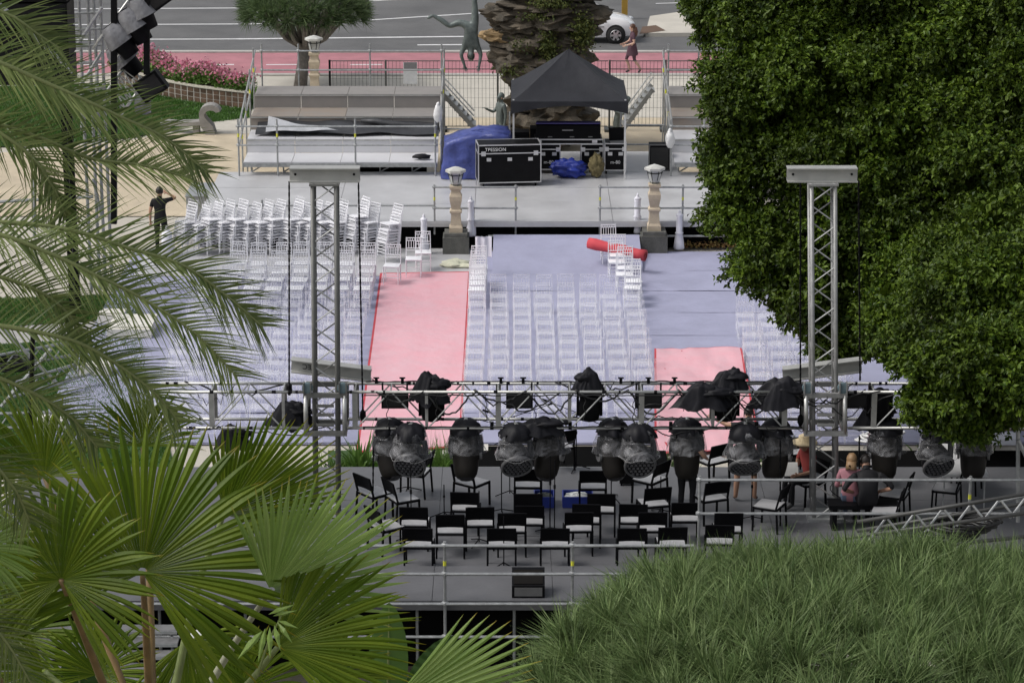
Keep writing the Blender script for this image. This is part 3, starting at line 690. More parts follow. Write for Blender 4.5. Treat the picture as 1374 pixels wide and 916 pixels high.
def flight_case(name, label, c, d, rz, lid=.25, latches=3, txt=None, ts=.1, handles=True, txpos=(0, 0)):
    """c = centre of the base, d = (w, d, h); edges of aluminium, butterfly latches, castors"""
    o = thing(name, label, 'flight case', c, rz); w_, dd, h = d; z0 = .12
    b = MB(); b.box((0, 0, z0 + h / 2), (w_, dd, h)); body = b.part('body', CASEB, o, world=False)
    e = .028
    for sx in (-1, 1):
        for sy in (-1, 1): b = MB(); b.box((sx * w_ / 2, sy * dd / 2, z0 + h / 2), (e, e, h)); b.part('edge_trim', CASEA, o, world=False)
        for zz in (z0, z0 + h, z0 + h * (1 - lid)): b = MB(); b.box((sx * w_ / 2, 0, zz), (e, dd, e)); b.part('edge_trim', CASEA, o, world=False)
    for sy in (-1, 1):
        for zz in (z0, z0 + h, z0 + h * (1 - lid)): b = MB(); b.box((0, sy * dd / 2, zz), (w_, e, e)); b.part('edge_trim', CASEA, o, world=False)
    for k in range(latches):
        x = -w_ / 2 + w_ * (k + .5) / latches
        b = MB(); b.box((x, -dd / 2 - .012, z0 + h * (.62 if lid < .3 else .5)), (.12, .02, .09)); b.part('latch', CASEA, o, world=False)
    for sx in (-.42, .42): b = MB(); b.box((sx * w_, -dd / 2 - .014, z0 + h * (1 - lid)), (.12, .022, .12)); b.part('clasp', CASEA, o, world=False)
    for sx in (-.42, .42):
        for sy in (-.4, .4): b = MB(); b.tube((sx * w_ - .02, sy * dd, .05), (sx * w_ + .02, sy * dd, .05), .05, 10); b.box((sx * w_, sy * dd, .10), (.07, .07, .03)); b.part('castor', BLACKP, o, world=False)
    if txt: text_part(txt, ts, Matrix.Translation((txpos[0], -dd / 2 - .006, z0 + txpos[1])) @ Matrix.Rotation(R(90), 4, 'X'), LOGO, o)
    return o
p = gz(677, 247, DZ)
flight_case('flight_case', 'large black flight case with aluminium edges in front of the blue tarpaulin', (gz(682, 246, DZ).x, 72.75, DZ), (1.68, .75, 1.02), R(6), .22, 3, 'TPESSION', .13, txpos=(-.38, .90))
def at72(px, Y): return gy(px, 225, Y).x
flight_case('flight_case', 'flight case under the left end of the mixing desk', (at72(736, 74.3), 74.3, DZ), (.62, .6, .70), 0, .2, 2, 'm-80', .13, txpos=(0, .2))
flight_case('flight_case', 'flight case under the right end of the mixing desk behind khaki sack', (at72(794, 74.3), 74.3, DZ), (.60, .6, .70), 0, .2, 2)
flight_case('flight_case', 'flight case at the right tent leg carrying a laptop', (at72(825, 74.2), 74.2, DZ), (.58, .6, .74), 0, .2, 2, 'm-80', .13, txpos=(0, .22))
ck = thing('mixing_desk', 'long black mixing desk with violet top edge under the tent', 'mixing desk', (at72(762, 74.3), 74.3, DZ + .84))
w_ = 1.85
b = MB(); b.box((0, 0, .07), (w_, .75, .13)); b.part('tray', CASEB, ck, world=False)
for zz in (.01, .13): b = MB(); b.box((0, -.38, zz), (w_ + .02, .03, .03)); b.part('tray_trim', CASEA, ck, world=False)
b = MB(); b.add([(-.88, -.36, .14), (.88, -.36, .14), (.88, .3, .14), (-.88, .3, .14), (-.88, -.30, .50), (.88, -.30, .50), (.88, -.05, .58), (-.88, -.05, .58)], [(0, 1, 5, 4), (4, 5, 6, 7), (1, 2, 6, 5), (3, 7, 6, 2), (0, 4, 7, 3)]); b.part('console_body', BLACKP, ck, world=False)
b = MB(); b.box((0, -.20, .56), (1.76, .22, .03)); b.part('top_panel', mat('violet_panel', (.06, .05, .22), .4), ck, world=False)
b = MB(); b.box((-.02, -.345, .38), (.3, .012, .028)); b.part('name_plate', mat('plate', (.3, .3, .3), .4), ck, world=False)
for x in (-.5, .1, .6): b = MB(); b.box((x, -.365, .20), (.12, .012, .025)); b.part('socket_panel', mat('plate2', (.16, .16, .16), .4), ck, world=False)
for x in (-.8, .72): b = MB(); b.box((x, -.40, .09), (.14, .03, .10)); b.part('catch', CASEA, ck, world=False)
lp = thing('laptop', 'open black laptop on the flight case at the right tent leg', 'laptop', (at72(828, 74.1), 74.1, DZ + .87), R(8))
b = MB(); b.box((0, 0, .015), (.42, .3, .025)); b.part('keyboard_base', mat('laptop_grey', (.3, .3, .3), .4), lp, world=False)
b = MB(); b.box((0, .1, .20), (.44, .02, .36), Matrix.Rotation(R(-12), 3, 'X')); b.part('screen', BLACKP, lp, world=False)
b = MB(); b.box((at72(698, 75), 75.0, DZ + .5), (.5, .5, 1.0)); b.box((at72(698, 75), 74.74, DZ + .5), (.44, .03, .9)); b.box((at72(716, 75), 75, DZ + .55), (.2, .5, 1.1))
b.thing('amp_rack', BLACKP, 'black equipment rack in the shade behind the left tent leg', 'rack')
def tarp_box(name, label, px0, px1, Y, zt, dep):
    x0, x1 = gy(px0, 220, Y).x, gy(px1, 220, Y).x; o = MB()
    def fn(u, v):
        a = 2 * math.pi * u; sx = max(-1, min(1, 1.35 * math.cos(a))); sy = max(-1, min(1, 1.35 * math.sin(a)))
        fl = 1 + .13 * (1 - v) ** 2; k = 1 if v < .82 else max(0, (1 - v) / .18)
        x = (x0 + x1) / 2 + (x1 - x0) / 2 * sx * fl * (.35 + .65 * k if v >= .82 else 1) * (k if v > .82 else 1); y = Y + dep / 2 + dep / 2 * sy * fl * (k if v > .82 else 1)
        nz = .09 * mnoise.noise(Vector((a * 2.2, v * 3, px0))) + .03 * mnoise.noise(Vector((a * 7, v * 9, px0)))
        return (x + nz, y + nz, DZ + .01 + (zt - DZ) * min(1, v / .82) + .06 * mnoise.noise(Vector((x * 3, y * 3, 0))) - (.28 * max(0, (x0 + x1) / 2 - x) * min(1, v / .82)))
    o.grid(fn, 48, 16); return o.thing(name, BLUE, label, 'tarpaulin', smooth=True)
tarp_box('tarpaulin_cover', 'blue tarpaulin over equipment left of the tent', 597, 684, 73.3, gy(640, 178, 73.6).z, 1.3)
def lump(name, label, px, py, Y, rad, m, seed, wob=.3):
    p = gy(px, py, Y); b = MB(); b.blob((p.x, Y, p.z), rad, 34, 22, wob * 1.4, 3.2, seed, flat=DZ + .005); return b.thing(name, m, label, 'bag', smooth=True)
lump('blue_sheet', 'crumpled blue plastic sheet on the deck under the mixing desk', 763, 226, 73.5, (.46, .24, .24), mat('blue_plastic', (.02, .04, .30), .4, var=.3, bump=.6, bs=7), 5)
lump('khaki_sack', 'khaki sack slumped in front of the mixing desk', 800, 222, 73.5, (.20, .17, .30), mat('khaki', (.16, .13, .06), .85, var=.2, bump=.4, bs=12), 9)
# black speaker box beside the right grandstand
sp = gz(881, 214, DZ); b = MB(); o = thing('speaker_box', 'black speaker box on the deck beside the right grandstand', 'speaker', (sp.x, 74.6, DZ))
b.box((0, 0, .36), (.56, .5, .70)); b.part('cabinet', BLACKP, o, world=False)
for sx in (-1, 1): b = MB(); b.box((sx * .28, -.25, .36), (.03, .03, .72)); b.part('edge', mat('edge_grey', (.12, .12, .12), .5), o, world=False)
for zz in (.0, .72): b = MB(); b.box((0, -.25, zz + .01), (.58, .03, .03)); b.part('edge', mat('edge_grey', (.12, .12, .12), .5), o, world=False)
b = MB(); b.box((0, -.262, .36), (.48, .02, .6)); b.part('grille', mat('grille', (.02, .02, .02), .8), o, world=False)
b = MB(); b.box((-.14, -.276, .16), (.05, .01, .1)); b.part('label_sticker', LOGO, o, world=False)
# steps and gangways beside the grandstands
o = thing('deck_steps', 'grey wooden steps behind the deck, right of the tent', 'steps', (at72(862, 77), 77.0, 0))
for k in range(4): b = MB(); b.box((0, .28 * k, .58 - .16 * k), (1.7, .28, .05)); b.part('tread', mat('step_wood', (.33, .30, .26), .7), o, world=False)
for sx in (-.8, .8): b = MB(); b.bar((sx, -.1, .55), (sx, .95, .02), .05, .15); b.part('stringer', mat('step_wood', (.33, .30, .26), .7), o, world=False)
def gangway(label, p0, p1, Y, s_):
    a, c = gy(*p0, Y), gy(*p1, Y - .2); o = thing('access_ladder', label, 'ladder', a.lerp(c, .5))
    for dy in (0, .75):
        b = MB(); b.bar(a + V(0, dy, 0), c + V(0, dy, 0), .05, .12); b.part('stringer', ALU, o)
        b = MB(); b.tube(a + V(0, dy, .9 * .4), c + V(0, dy, .9 * .4), .022, 6); b.part('handrail', ALU, o)
    n = 7
    for k in range(n): q = a.lerp(c, (k + .5) / n); b = MB(); b.box((q.x, q.y + .37, q.z), (.24, .72, .03)); b.part('tread', ALU, o)
gangway('aluminium access stair at the right side of the left grandstand', (594, 126), (636, 172), 79.0, 1)
gangway('aluminium access stair at the left side of the right grandstand', (876, 120), (838, 172), 79.0, -1)
t = [('rail', gy(840, 168, 76.4), gy(892, 168, 76.4)), ('rail', gy(840, 194, 76.4), gy(892, 194, 76.4)), ('post', gy(892, 160, 76.4), gy(892, 215, 76.4))]
scaff('deck_railing', 'short grey rail between the tent and the right grandstand', t)
scaff('deck_railing', 'short grey rail between the left grandstand and the blue tarpaulin', [('rail', gy(590, 173, 76.8), gy(682, 173, 76.8)), ('post', gy(684, 150, 76.8), gy(684, 200, 76.8))])
# metal bench box at the left end of the deck
b = MB(); p = gz(312, 250, .0); b.box((p.x - .4, 72.5, .3), (.9, 1.6, .55)); b.box((p.x - .4, 72.5, .59), (.95, 1.65, .03)); b.thing('metal_crate', mat('crate_grey', (.35, .36, .37), .4, .4), 'grey metal crate beside the left end of the deck', 'crate')

# ------------------------------------------------------------------ fence of wire panels behind the fountain
FENCE = mat('fence_wire', (.10, .105, .10), .5, .4)
Yf = 83.4
fz1 = gy(700, 82, Yf).z; fx = [gy(x, 120, Yf).x for x in (442, 517, 592, 667, 742, 817, 892, 967)]
names = ['behind the left grandstand, leftmost', 'behind the left grandstand with the notice', 'between the left grandstand and the rock', 'behind the upside-down statue', 'behind the tent', 'right of the tent below the walking woman', 'behind the right grandstand']
for k in range(7):
    x0, x1 = fx[k], fx[k + 1]; o = thing('fence_panel', 'grey wire mesh fence panel ' + names[k], 'fence', ((x0 + x1) / 2, Yf, 0), group='wire fence panels')
    for x in (x0 + .02,): b = MB(); b.box((x, Yf, fz1 / 2), (.06, .06, fz1 + .06)); b.box((x, Yf, .02), (.3, .5, .08)); b.part('post', BLACK if k in (0, 2) else FENCE, o)
    for zz in (.12, fz1 - .25, fz1): b = MB(); b.box(((x0 + x1) / 2, Yf, zz), (x1 - x0 - .06, .025, .025)); b.part('rail', FENCE, o)
    b = MB(); n = 15
    for i in range(1, n): x = x0 + (x1 - x0) * i / n; b.bar((x, Yf, .1), (x, Yf, fz1), .010, .010)
    for i in range(1, 6): zz = .1 + (fz1 - .35) * i / 6; b.bar((x0, Yf + .008, zz), (x1, Yf + .008, zz), .006, .006)
    b.part('wire_mesh', FENCE, o, kind='stuff')
p, q = gy(541, 84, Yf - .1), gy(560, 113, Yf - .1)
o = thing('notice', 'white notice sheet hung on the wire fence', 'sign', (p.x, Yf - .06, p.z))
b = MB(); b.box(((p.x + q.x) / 2, Yf - .06, (p.z + q.z) / 2), (q.x - p.x, .015, p.z - q.z)); b.part('sheet', mat('notice_white', (.6, .62, .64), .5), o)
b = MB(); b.box(((p.x + q.x) / 2, Yf - .072, p.z - .1), (q.x - p.x - .04, .008, .2)); b.part('printed_block', mat('notice_grey', (.2, .2, .21), .5), o)

# ------------------------------------------------------------------ orchestra chairs on the stage
def stage_chair_meshes():
    M = {}; W = .23
    b = MB()
    b.grid(lambda u, v: ((u - .5) * 2 * W * .97, -.21 + .42 * v, .445 - .012 * math.sin(math.pi * u) * math.sin(math.pi * v)), 5, 5)
    b.box((0, 0, .43), (2 * W - .02, .42, .018)); M['seat'] = b.mesh('stage_seat', PSEAT)
    b = MB(); b.grid(lambda u, v: ((u - .5) * 2 * (W - .012), .225 + .06 * v - .025 * math.sin(math.pi * u) , .545 + .235 * v), 8, 4)
    b.grid(lambda u, v: ((.5 - u) * 2 * (W - .012), .237 + .06 * v - .025 * math.sin(math.pi * u), .545 + .235 * v), 8, 4)
    b.box((0, .288, .782), (2 * W - .02, .03, .014)); M['backrest'] = b.mesh('stage_back', PBLACK, smooth=False)
    for nm, pts in (('fl', [(0, 0, .44), (0, -.01, 0)]), ('rl', [(0, 0, .44), (0, .03, 0)])):
        b = MB(); b.bar(pts[0], pts[1], .03, .03, up=(0, 1, 0)); M[nm] = b.mesh('stage_leg', PBLACK)
    b = MB(); b.bar((0, .20, .44), (0, .29, .785), .03, .028, up=(0, 1, 0)); M['post'] = b.mesh('stage_post', PBLACK)
    b = MB()
    for y in (-.21, .21): b.box((0, y, .415), (2 * W, .024, .035))
    for sx in (-1, 1): b.box((sx * W, 0, .415), (.024, .42, .034))
    M['seat_frame'] = b.mesh('stage_frame', PBLACK); return M
SM = stage_chair_meshes()
def stage_chair(px, py, ang, label, z=SZ + .006):
    """px, py: top of the backrest in the photo; ang: where it faces (0 = away from us, + = to the right)"""
    p = gz(px, py, z + .76); rz = math.pi - R(ang)
    back = Vector((math.sin(R(ang)), math.cos(R(ang)), 0))
    c = Vector((p.x, p.y, 0)) + back * .27
    if c.y - .27 * math.cos(R(ang)) < YB + .06: c.y = YB + .06 + .27 * math.cos(R(ang))
    o = thing('stage_chair', label, 'chair', (c.x, c.y, z), rz, 'black orchestra chairs on the stage')
    obj_from(SM['seat'], 'seat', o); obj_from(SM['backrest'], 'backrest', o); obj_from(SM['seat_frame'], 'seat_frame', o)
    for sx in (-1, 1):
        l = obj_from(SM['fl'], 'leg', o); l.location = (sx * .23, -.2, 0)
        l = obj_from(SM['rl'], 'leg', o); l.location = (sx * .23, .21, 0)
        l = obj_from(SM['post'], 'back_post', o); l.location = (sx * .225, 0, 0)
SC = [(521, 646, 62, 'turned right beside the hanging chain, left of the stage'), (577, 610, -75, 'turned left under the leftmost moving-head lights'),
      (620, 627, 38, 'angled right below the second moving-head light'), (623, 662, 4, 'in front of the angled chair under the second light'),
      (555, 682, 3, 'leftmost of the second row from the railing'), (604, 692, 0, 'above the left railing post'), (644, 682, -2, 'with a stand behind it, right of left post'),
      (560, 719, 2, 'leftmost in the row nearest the railing, beside the fan leaf'), (673, 714, 0, 'in the nearest row with a tripod foot at its legs'), (687, 690, -1, 'in the second row left of the blue crates'),
      (708, 631, 2, 'in the farthest row, left of the blue crates'), (709, 664, 0, 'left of the blue crates, middle row'), (711, 680, 1, 'just left and in front of the blue crates'),
      (745, 714, 0, 'in the nearest row below the blue crates'), (777, 689, -2, 'overlapping its neighbour, right of the blue crates'), (787, 678, 3, 'half hidden behind its neighbour, right of the blue crates'),
      (807, 664, 2, 'with a thin stand beside it, right of the blue crates'), (796, 633, 0, 'in the farthest row, right of the blue crates'), (757, 580, -25, 'beyond the lights, above the blue crates'),
      (850, 678, 2, 'left one of the pair beyond the right of the railing'), (876, 689, 0, 'right one of the pair beyond the right of the railing'), (883, 656, -14, 'slightly turned left, before the dark trousered worker'),
      (889, 622, -52, 'turned left beside the black suitcase'), (920, 676, 0, 'right behind the short railing post, before the dark trousered worker'), (849, 718, 0, 'in the nearest row, rightmost free of the grassy crown'),
      (903, 709, -3, 'in the nearest row with its legs behind the grassy crown'), (963, 648, -22, 'just right of the short railing post'), (978, 690, 0, 'between the two rails right of the short post'), (966, 706, 3, 'under the lower rail at the grassy crown edge'),
      (1053, 655, -65, 'turned left between the rails, left of the right tower'), (968, 598, -35, 'beyond the worker in shorts, under the lights'), (1072, 588, -15, 'beyond the hat wearer, left of the right tower'),
      (1196, 597, -80, 'turned left under the light right of the tower'), (1222, 640, -70, 'turned left behind the upper rail, right of the black-shirted worker'), (1210, 662, -75, 'turned left close to the black-shirted worker'),
      (1292, 632, -72, 'turned left before the white table'), (1318, 606, -68, 'turned left beyond the white table'), (384, 650, -60, 'leftmost of all, seen between the palm leaves'), (486, 640, 50, 'behind the left tower foot'), (500, 684, 55, 'behind the pale fan leaf tips')]
for px, py, an, lb in SC: stage_chair(px, py, an, 'black chair with seat toned for sky reflection ' + lb)

def chair_at(loc, rz, label):
    o = thing('stage_chair', label, 'chair', loc, rz, 'black orchestra chairs on the stage')
    obj_from(SM['seat'], 'seat', o); obj_from(SM['backrest'], 'backrest', o); obj_from(SM['seat_frame'], 'seat_frame', o)
    for sx in (-1, 1):
        l = obj_from(SM['fl'], 'leg', o); l.location = (sx * .23, -.2, 0)
        l = obj_from(SM['rl'], 'leg', o); l.location = (sx * .23, .21, 0)
        l = obj_from(SM['post'], 'back_post', o); l.location = (sx * .225, 0, 0)
# ------------------------------------------------------------------ music and microphone stands
def mic_stand(px, py, label, h=1.25, boom=None, z=SZ + .006, tri=.26):
    p = gz(px, py, z); o = thing('microphone_stand', label, 'stand', p, group='thin black stands on the stage')
    b = MB(); b.tube((0, 0, .05), (0, 0, h), .011, 6); b.part('pole', BLACK, o, world=False)
    for k in range(3):
        a = k * 2.094 + px; b = MB(); b.tube((0, 0, .10), (tri * math.cos(a), tri * math.sin(a), .012), .010, 5); b.part('foot', BLACK, o, world=False)
    b = MB(); b.tube((0, 0, h * .62), (0, 0, h * .67), .02, 8); b.part('clutch', BLACK, o, world=False)
    if boom:
        b = MB(); b.tube((-boom * .25, 0, h - .08), (boom * .75, -.05, h + .22), .008, 5); b.tube((boom * .75, -.05, h + .22), (boom * .75 + .10 * (1 if boom > 0 else -1), -.06, h + .26), .02, 8); b.part('boom', BLACK, o, world=False)
for i, (px, py, h, bm) in enumerate([(552, 725, 1.35, 0), (596, 694, .6, 0), (643, 730, .95, 0), (673, 690, 1.35, .5), (684, 665, 1.35, -.5), (738, 715, 1.4, .4), (744, 718, 1.35, 0), (676, 762, .9, 0), (820, 670, 1.3, -.6), (773, 630, 1.1, -.7), (690, 628, 1.0, .8), (886, 690, .7, 0), (1008, 700, 1.0, 0), (547, 660, 1.1, 0)]):
    mic_stand(px, py, 'thin black stand ' + ['at the second-row left chair', 'low, behind the chair above the left post', 'behind the chair right of the left post', 'with boom left of the crates', 'with boom in the far row left', 'left one of the pair before the blue crates', 'right one of the pair before the blue crates', 'on the riser with spread tripod', 'with boom beside the chair right of the crates', 'leaning boom at the stage front', 'with long boom near the stage front, left', 'short, behind the slightly turned chair', 'near the chair under the worker in shorts', 'by the chair turned right near the chain'][i], h, bm or None)
for px, lb in ((730, 'left'), (775, 'right')):
    p = gz(px, 676, SZ + .01); o = thing('plastic_crate', f'blue plastic crate of plates and cables among the chairs, {lb} one', 'crate', p)
    cw = .34 if lb == 'left' else .52; BC = mat('blue_crate', (.02, .04, .26), .45)
    for dx, dy, sx, sy in ((0, -.19, cw, .02), (0, .19, cw, .02), (-cw / 2, 0, .02, .38), (cw / 2, 0, .02, .38)): b = MB(); b.box((dx, dy, .10), (sx, sy, .2)); b.part('side_panel', BC, o, world=False)
    b = MB(); b.box((0, 0, .01), (cw, .38, .02)); b.part('bottom', BC, o, world=False)
    b = MB(); b.blob((0, 0, .14), (cw * .45, .16, .07), 16, 8, .35, 3, px); b.part('contents', mat('white_stuff', (.6, .62, .6), .4, var=.3) if lb == 'right' else mat('cable_stuff', (.12, .13, .11), .5, var=.6), o, world=False)
# monitor wedge on the riser
p = gz(709, 806, 1.16); o = thing('stage_monitor', 'black stage monitor speaker on the grey riser behind the railing', 'speaker', (p.x, YA + .32, 1.163))
b = MB(); b.add([(-.26, -.2, 0), (.26, -.2, 0), (.26, .22, 0), (-.26, .22, 0), (-.26, -.2, .20), (.26, -.2, .20), (.26, .10, .36), (-.26, .10, .36), (-.26, .22, .36), (.26, .22, .36)], [(0, 1, 5, 4), (4, 5, 6, 7), (7, 6, 9, 8), (2, 3, 8, 9), (0, 4, 7, 8, 3), (1, 2, 9, 6, 5), (0, 3, 2, 1)]); b.part('cabinet', BLACKP, o, world=False)
b = MB(); b.box((0, -.205, .10), (.44, .012, .14)); b.part('socket_panel', mat('edge_grey', (.12, .12, .12), .5), o, world=False)
b = MB(); b.box((0, -.04, .292), (.46, .30, .012), Matrix.Rotation(R(28), 3, 'X')); b.part('grille', mat('grille2', (.009, .008, .007), .7, spec=.1), o, world=False)
p = gz(840, 648, SZ); o = thing('suitcase', 'black wheeled suitcase standing on the stage under the lights', 'suitcase', p)
b = MB(); b.box((0, 0, .30), (.24, .34, .50)); b.part('shell', BLACKP, o, world=False)
for x in (-.09, .09):
    b = MB(); b.tube((x, .1, .55), (x, .1, .75), .008, 5); b.part('handle', BLACK, o, world=False)
    b = MB(); b.tube((x - .015, -.14, .03), (x + .015, -.14, .03), .03, 8); b.part('wheel', BLACK, o, world=False)
p = gz(835, 610, .52); b = MB(); b.box((p.x, 49.4, .72), (.55, .45, .40)); b.box((p.x, 49.16, .72), (.48, .03, .34)); b.thing('amplifier', BLACKP, 'black amplifier box at the stage front behind the lights', 'amplifier')
# white table on the right
TAB = mat('table_white', (.68, .68, .68), .35)
p = gz(1282, 668, SZ); o = thing('folding_table', 'white folding table between chairs at the right end of the stage', 'table', p)
b = MB(); b.box((0, 0, .73), (.80, 1.9, .035)); b.part('table_top', TAB, o, world=False)
for x in (-.36, .36):
    for y in (-.85, .85): b = MB(); b.tube((x, y, 0), (x * .96, y * .98, .72), .016, 6); b.part('leg', GALV, o, world=False)
b = MB(); b.blob(p + V(.12, .3, .79), (.22, .12, .05), 14, 6, .5, 3, 2); b.thing('papers', mat('paper', (.62, .62, .6), .6), 'crumpled pale papers on the white folding table', 'papers')
b = MB(); b.box(gz(1345, 588, .9) + V(0, 0, 0), (.55, .45, .12)); b.thing('folded_linen', CARPETW, 'folded white linen at the right edge behind the lights', 'cloth')
b = MB(); q = gz(1362, 577, .6); b.box(q + V(.2, .4, .2), (.9, .6, .75)); b.box(q + V(.2, .4, .6), (.96, .66, .05)); b.thing('wooden_crate', mat('crate_wood', (.28, .16, .07), .7, var=.25, vs=9), 'brown wooden box at the right edge under the tree', 'box')
b = MB(); q = gz(1340, 600, .5); b.box(q + V(.3, 0, .2), (2.6, .7, .05)); b.thing('low_table', LAV, 'low lavender-covered table at the right edge', 'table')
b = MB()
for k in range(6): b.path([gz(1172, 590, .62) + V(.35 * math.cos(t * .5 + k) + .05 * k, .22 * math.sin(t * .5 + k), .03 * k + .02 * math.sin(t)) for t in range(14)], .022, 5)
b.thing('coiled_hose', mat('white_rubber', (.68, .68, .68), .5), 'coiled white hose on the lavender floor right of the tower', 'hose', smooth=True)

# ------------------------------------------------------------------ lighting towers and truss
Yt0 = 45.1
def ladder_face(b_list, p, q, side, n, zig=0):
    pass
def tower(px, label, ALUD=ALUD):
    base = gz(px + 2, 700, SZ); base.y = Yt0; base.x = gy(px + 3, 690, Yt0).x
    top = gy(px, 243, Yt0); H = top.z - SZ; w2 = .195
    o = thing('lighting_tower', label, 'tower', (base.x, Yt0, SZ))
    lx = top.x - base.x
    def P(x, y, z): return Vector((base.x + x + lx * z / H, Yt0 + y, SZ + z))
    for sx in (-1, 1):
        for sy in (-1, 1): b = MB(); b.tube(P(sx * w2, sy * w2, 0), P(sx * w2, sy * w2, H), .036, 10); b.part('chord', ALUD, o, smooth=True)
    n = 17; hz = H / n
    for fi, (ax, sg) in enumerate(((0, -1), (0, 1), (1, -1), (1, 1))):
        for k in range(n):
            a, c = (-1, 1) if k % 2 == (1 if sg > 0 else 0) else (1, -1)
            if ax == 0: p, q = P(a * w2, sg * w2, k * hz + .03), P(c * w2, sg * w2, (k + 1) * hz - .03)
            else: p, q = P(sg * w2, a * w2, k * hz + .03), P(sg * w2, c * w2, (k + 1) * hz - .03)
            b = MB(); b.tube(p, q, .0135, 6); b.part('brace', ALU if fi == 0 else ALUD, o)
    b = MB(); b.box(P(0, 0, .03), (.62, .62, .05)); b.part('base_plate', GALV, o)
    # head block: I-beam lying across, with end holes
    hb = MB(); z = H
    for dz, ht, dp in ((.01, .02, .26), (.23, .02, .26)): hb.box(P(0, 0, z + dz), (1.17, dp, ht))
    hb.box(P(0, -.06, z + .12), (1.17, .012, .20)); hb.box(P(0, .06, z + .12), (1.17, .012, .20)); head = hb.part('head_beam', mat('beam_grey', (.42, .42, .40), .45, .35, var=.1), o)
    for sx in (-1, 1): b = MB(); b.tube(P(sx * .49, -.075, z + .13), P(sx * .49, -.066, z + .13), .022, 10); b.part('bolt_hole', BLACK, head)
    b = MB(); b.box(P(0, 0, z - .02), (.5, .5, .035)); b.part('cap_plate', ALUD, o)
    # sleeve block around the mast at truss height
    zc = gy(px, 548, Yt0).z - SZ; sl = .33
    for dz in (-.34, .34):
        for s in (-1, 1):
            b = MB(); b.box(P(0, s * sl, zc + dz), (2 * sl + .08, .07, .08)); b.part('sleeve_bar', ALUD, o)
            b = MB(); b.box(P(s * sl, 0, zc + dz), (.07, 2 * sl - .08, .08)); b.part('sleeve_bar', ALUD, o)
    for sx in (-1, 1):
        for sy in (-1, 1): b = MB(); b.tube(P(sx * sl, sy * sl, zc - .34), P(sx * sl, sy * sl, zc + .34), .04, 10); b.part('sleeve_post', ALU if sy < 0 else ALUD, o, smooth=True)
    for dz in (-.18, .0, .16): b = MB(); b.box(P(0, -sl - .03, zc + dz), (.30, .025, .05)); b.part('sleeve_rung', ALUD, o)
    for sx in (-1, 1):
        b = MB(); c = P(sx * .30, -sl, zc + .47); b.lathe([(.065, -.035), (.095, -.03), (.085, 0), (.095, .03), (.065, .035)], 14, c, M=Matrix.Rotation(R(90), 3, 'X')); w_ = b.part('guide_wheel', mat('wheel_blue', (.12, .17, .19), .5), o)
        b = MB(); b.box(c + V(.06 * sx, 0, 0), (.02, .13, .2)); b.box(c + V(-.06 * sx, 0, 0), (.02, .13, .2)); b.part('wheel_bracket', ALUD, w_)
    return o, P, H, zc
T1 = tower(436, 'grey lattice lighting tower on the left, in front of the chair rows')
T2 = tower(1103, 'grey lattice lighting tower on the right, in front of the big tree', ALUM)
# spare I-beams lying slanted at the foot of the masts
def ibeam(label, p, q, Y0, Y1, txt=None):
    a, c = gy(*p, Y0), gy(*q, Y1); o = thing('steel_beam', label, 'beam', a.lerp(c, .5)); up = Vector((0, -.1, 1))
    M_ = MATS['beam_grey']
    b = MB(); b.bar(a, c, .015, .2, up); b.part('web', M_, o)
    for s in (.105, -.105): b = MB(); b.bar(a + V(0, 0, s), c + V(0, 0, s), .18, .018, up); b.part('flange', M_, o)
    if txt:
        d = (c - a).normalized(); m = a.lerp(c, .22) + V(0, -.014, 0); rot = Matrix((d, Vector((0, 0, 1)), d.cross(Vector((0, 0, 1))))).transposed().to_4x4()
        text_part(txt, .13, Matrix.Translation(m - o.location) @ rot @ Matrix.Rotation(math.pi, 4, 'Z'), BLACKP, o)
ibeam('slanted grey steel beam behind the left tower, just above the truss', (391, 489), (498, 502), Yt0 + .55, Yt0 + .5, 'TEC')
ibeam('slanted grey steel beam behind the right tower under the tree', (1050, 502), (1156, 489), Yt0 + .55, Yt0 + .6)
# chains
def chain(p, q, Y, label, hook=True):
    a, c = gy(*p, Y), gy(*q, Y); o = thing('hoist_chain', label, 'chain', (c.x, c.y, c.z), group='hoist chains'); n = max(4, int((a - c).length / .062)); b = MB()
    for k in range(n):
        m = a.lerp(c, (k + .5) / n); e = .019
        if k % 2: b.box(m, (.030, .012, .075))
        else: b.box(m, (.022, 2 * e, .075))
    b.part('links', BLACK, o, kind='stuff')
    if hook: b = MB(); b.lathe([(.02, .14), (.05, .10), (.055, 0), (.02, -.08)], 8, c); b.part('hook_block', BLACK, o)
chain((388, 244), (388, 524), Yt0 - .1, 'black hoist chain left of the left tower')
chain((481, 244), (487, 560), Yt0 - .1, 'black hoist chain right of the left tower')
chain((1074, 244), (1074, 566), Yt0 - .1, 'black hoist chain left of the right tower')
chain((1152, 242), (1154, 510), Yt0 - .1, 'black hoist chain right of the right tower', False)
chain((501, 600), (500, 700), Yt0 - .4, 'black chain hanging to the stage beside the left tower', False)
chain((1047, 590), (1047, 705), Yt0 - .5, 'black chain hanging down left of the right tower', False)
chain((1153, 585), (1153, 700), Yt0 - .5, 'thin black chain hanging right of the right tower', False)

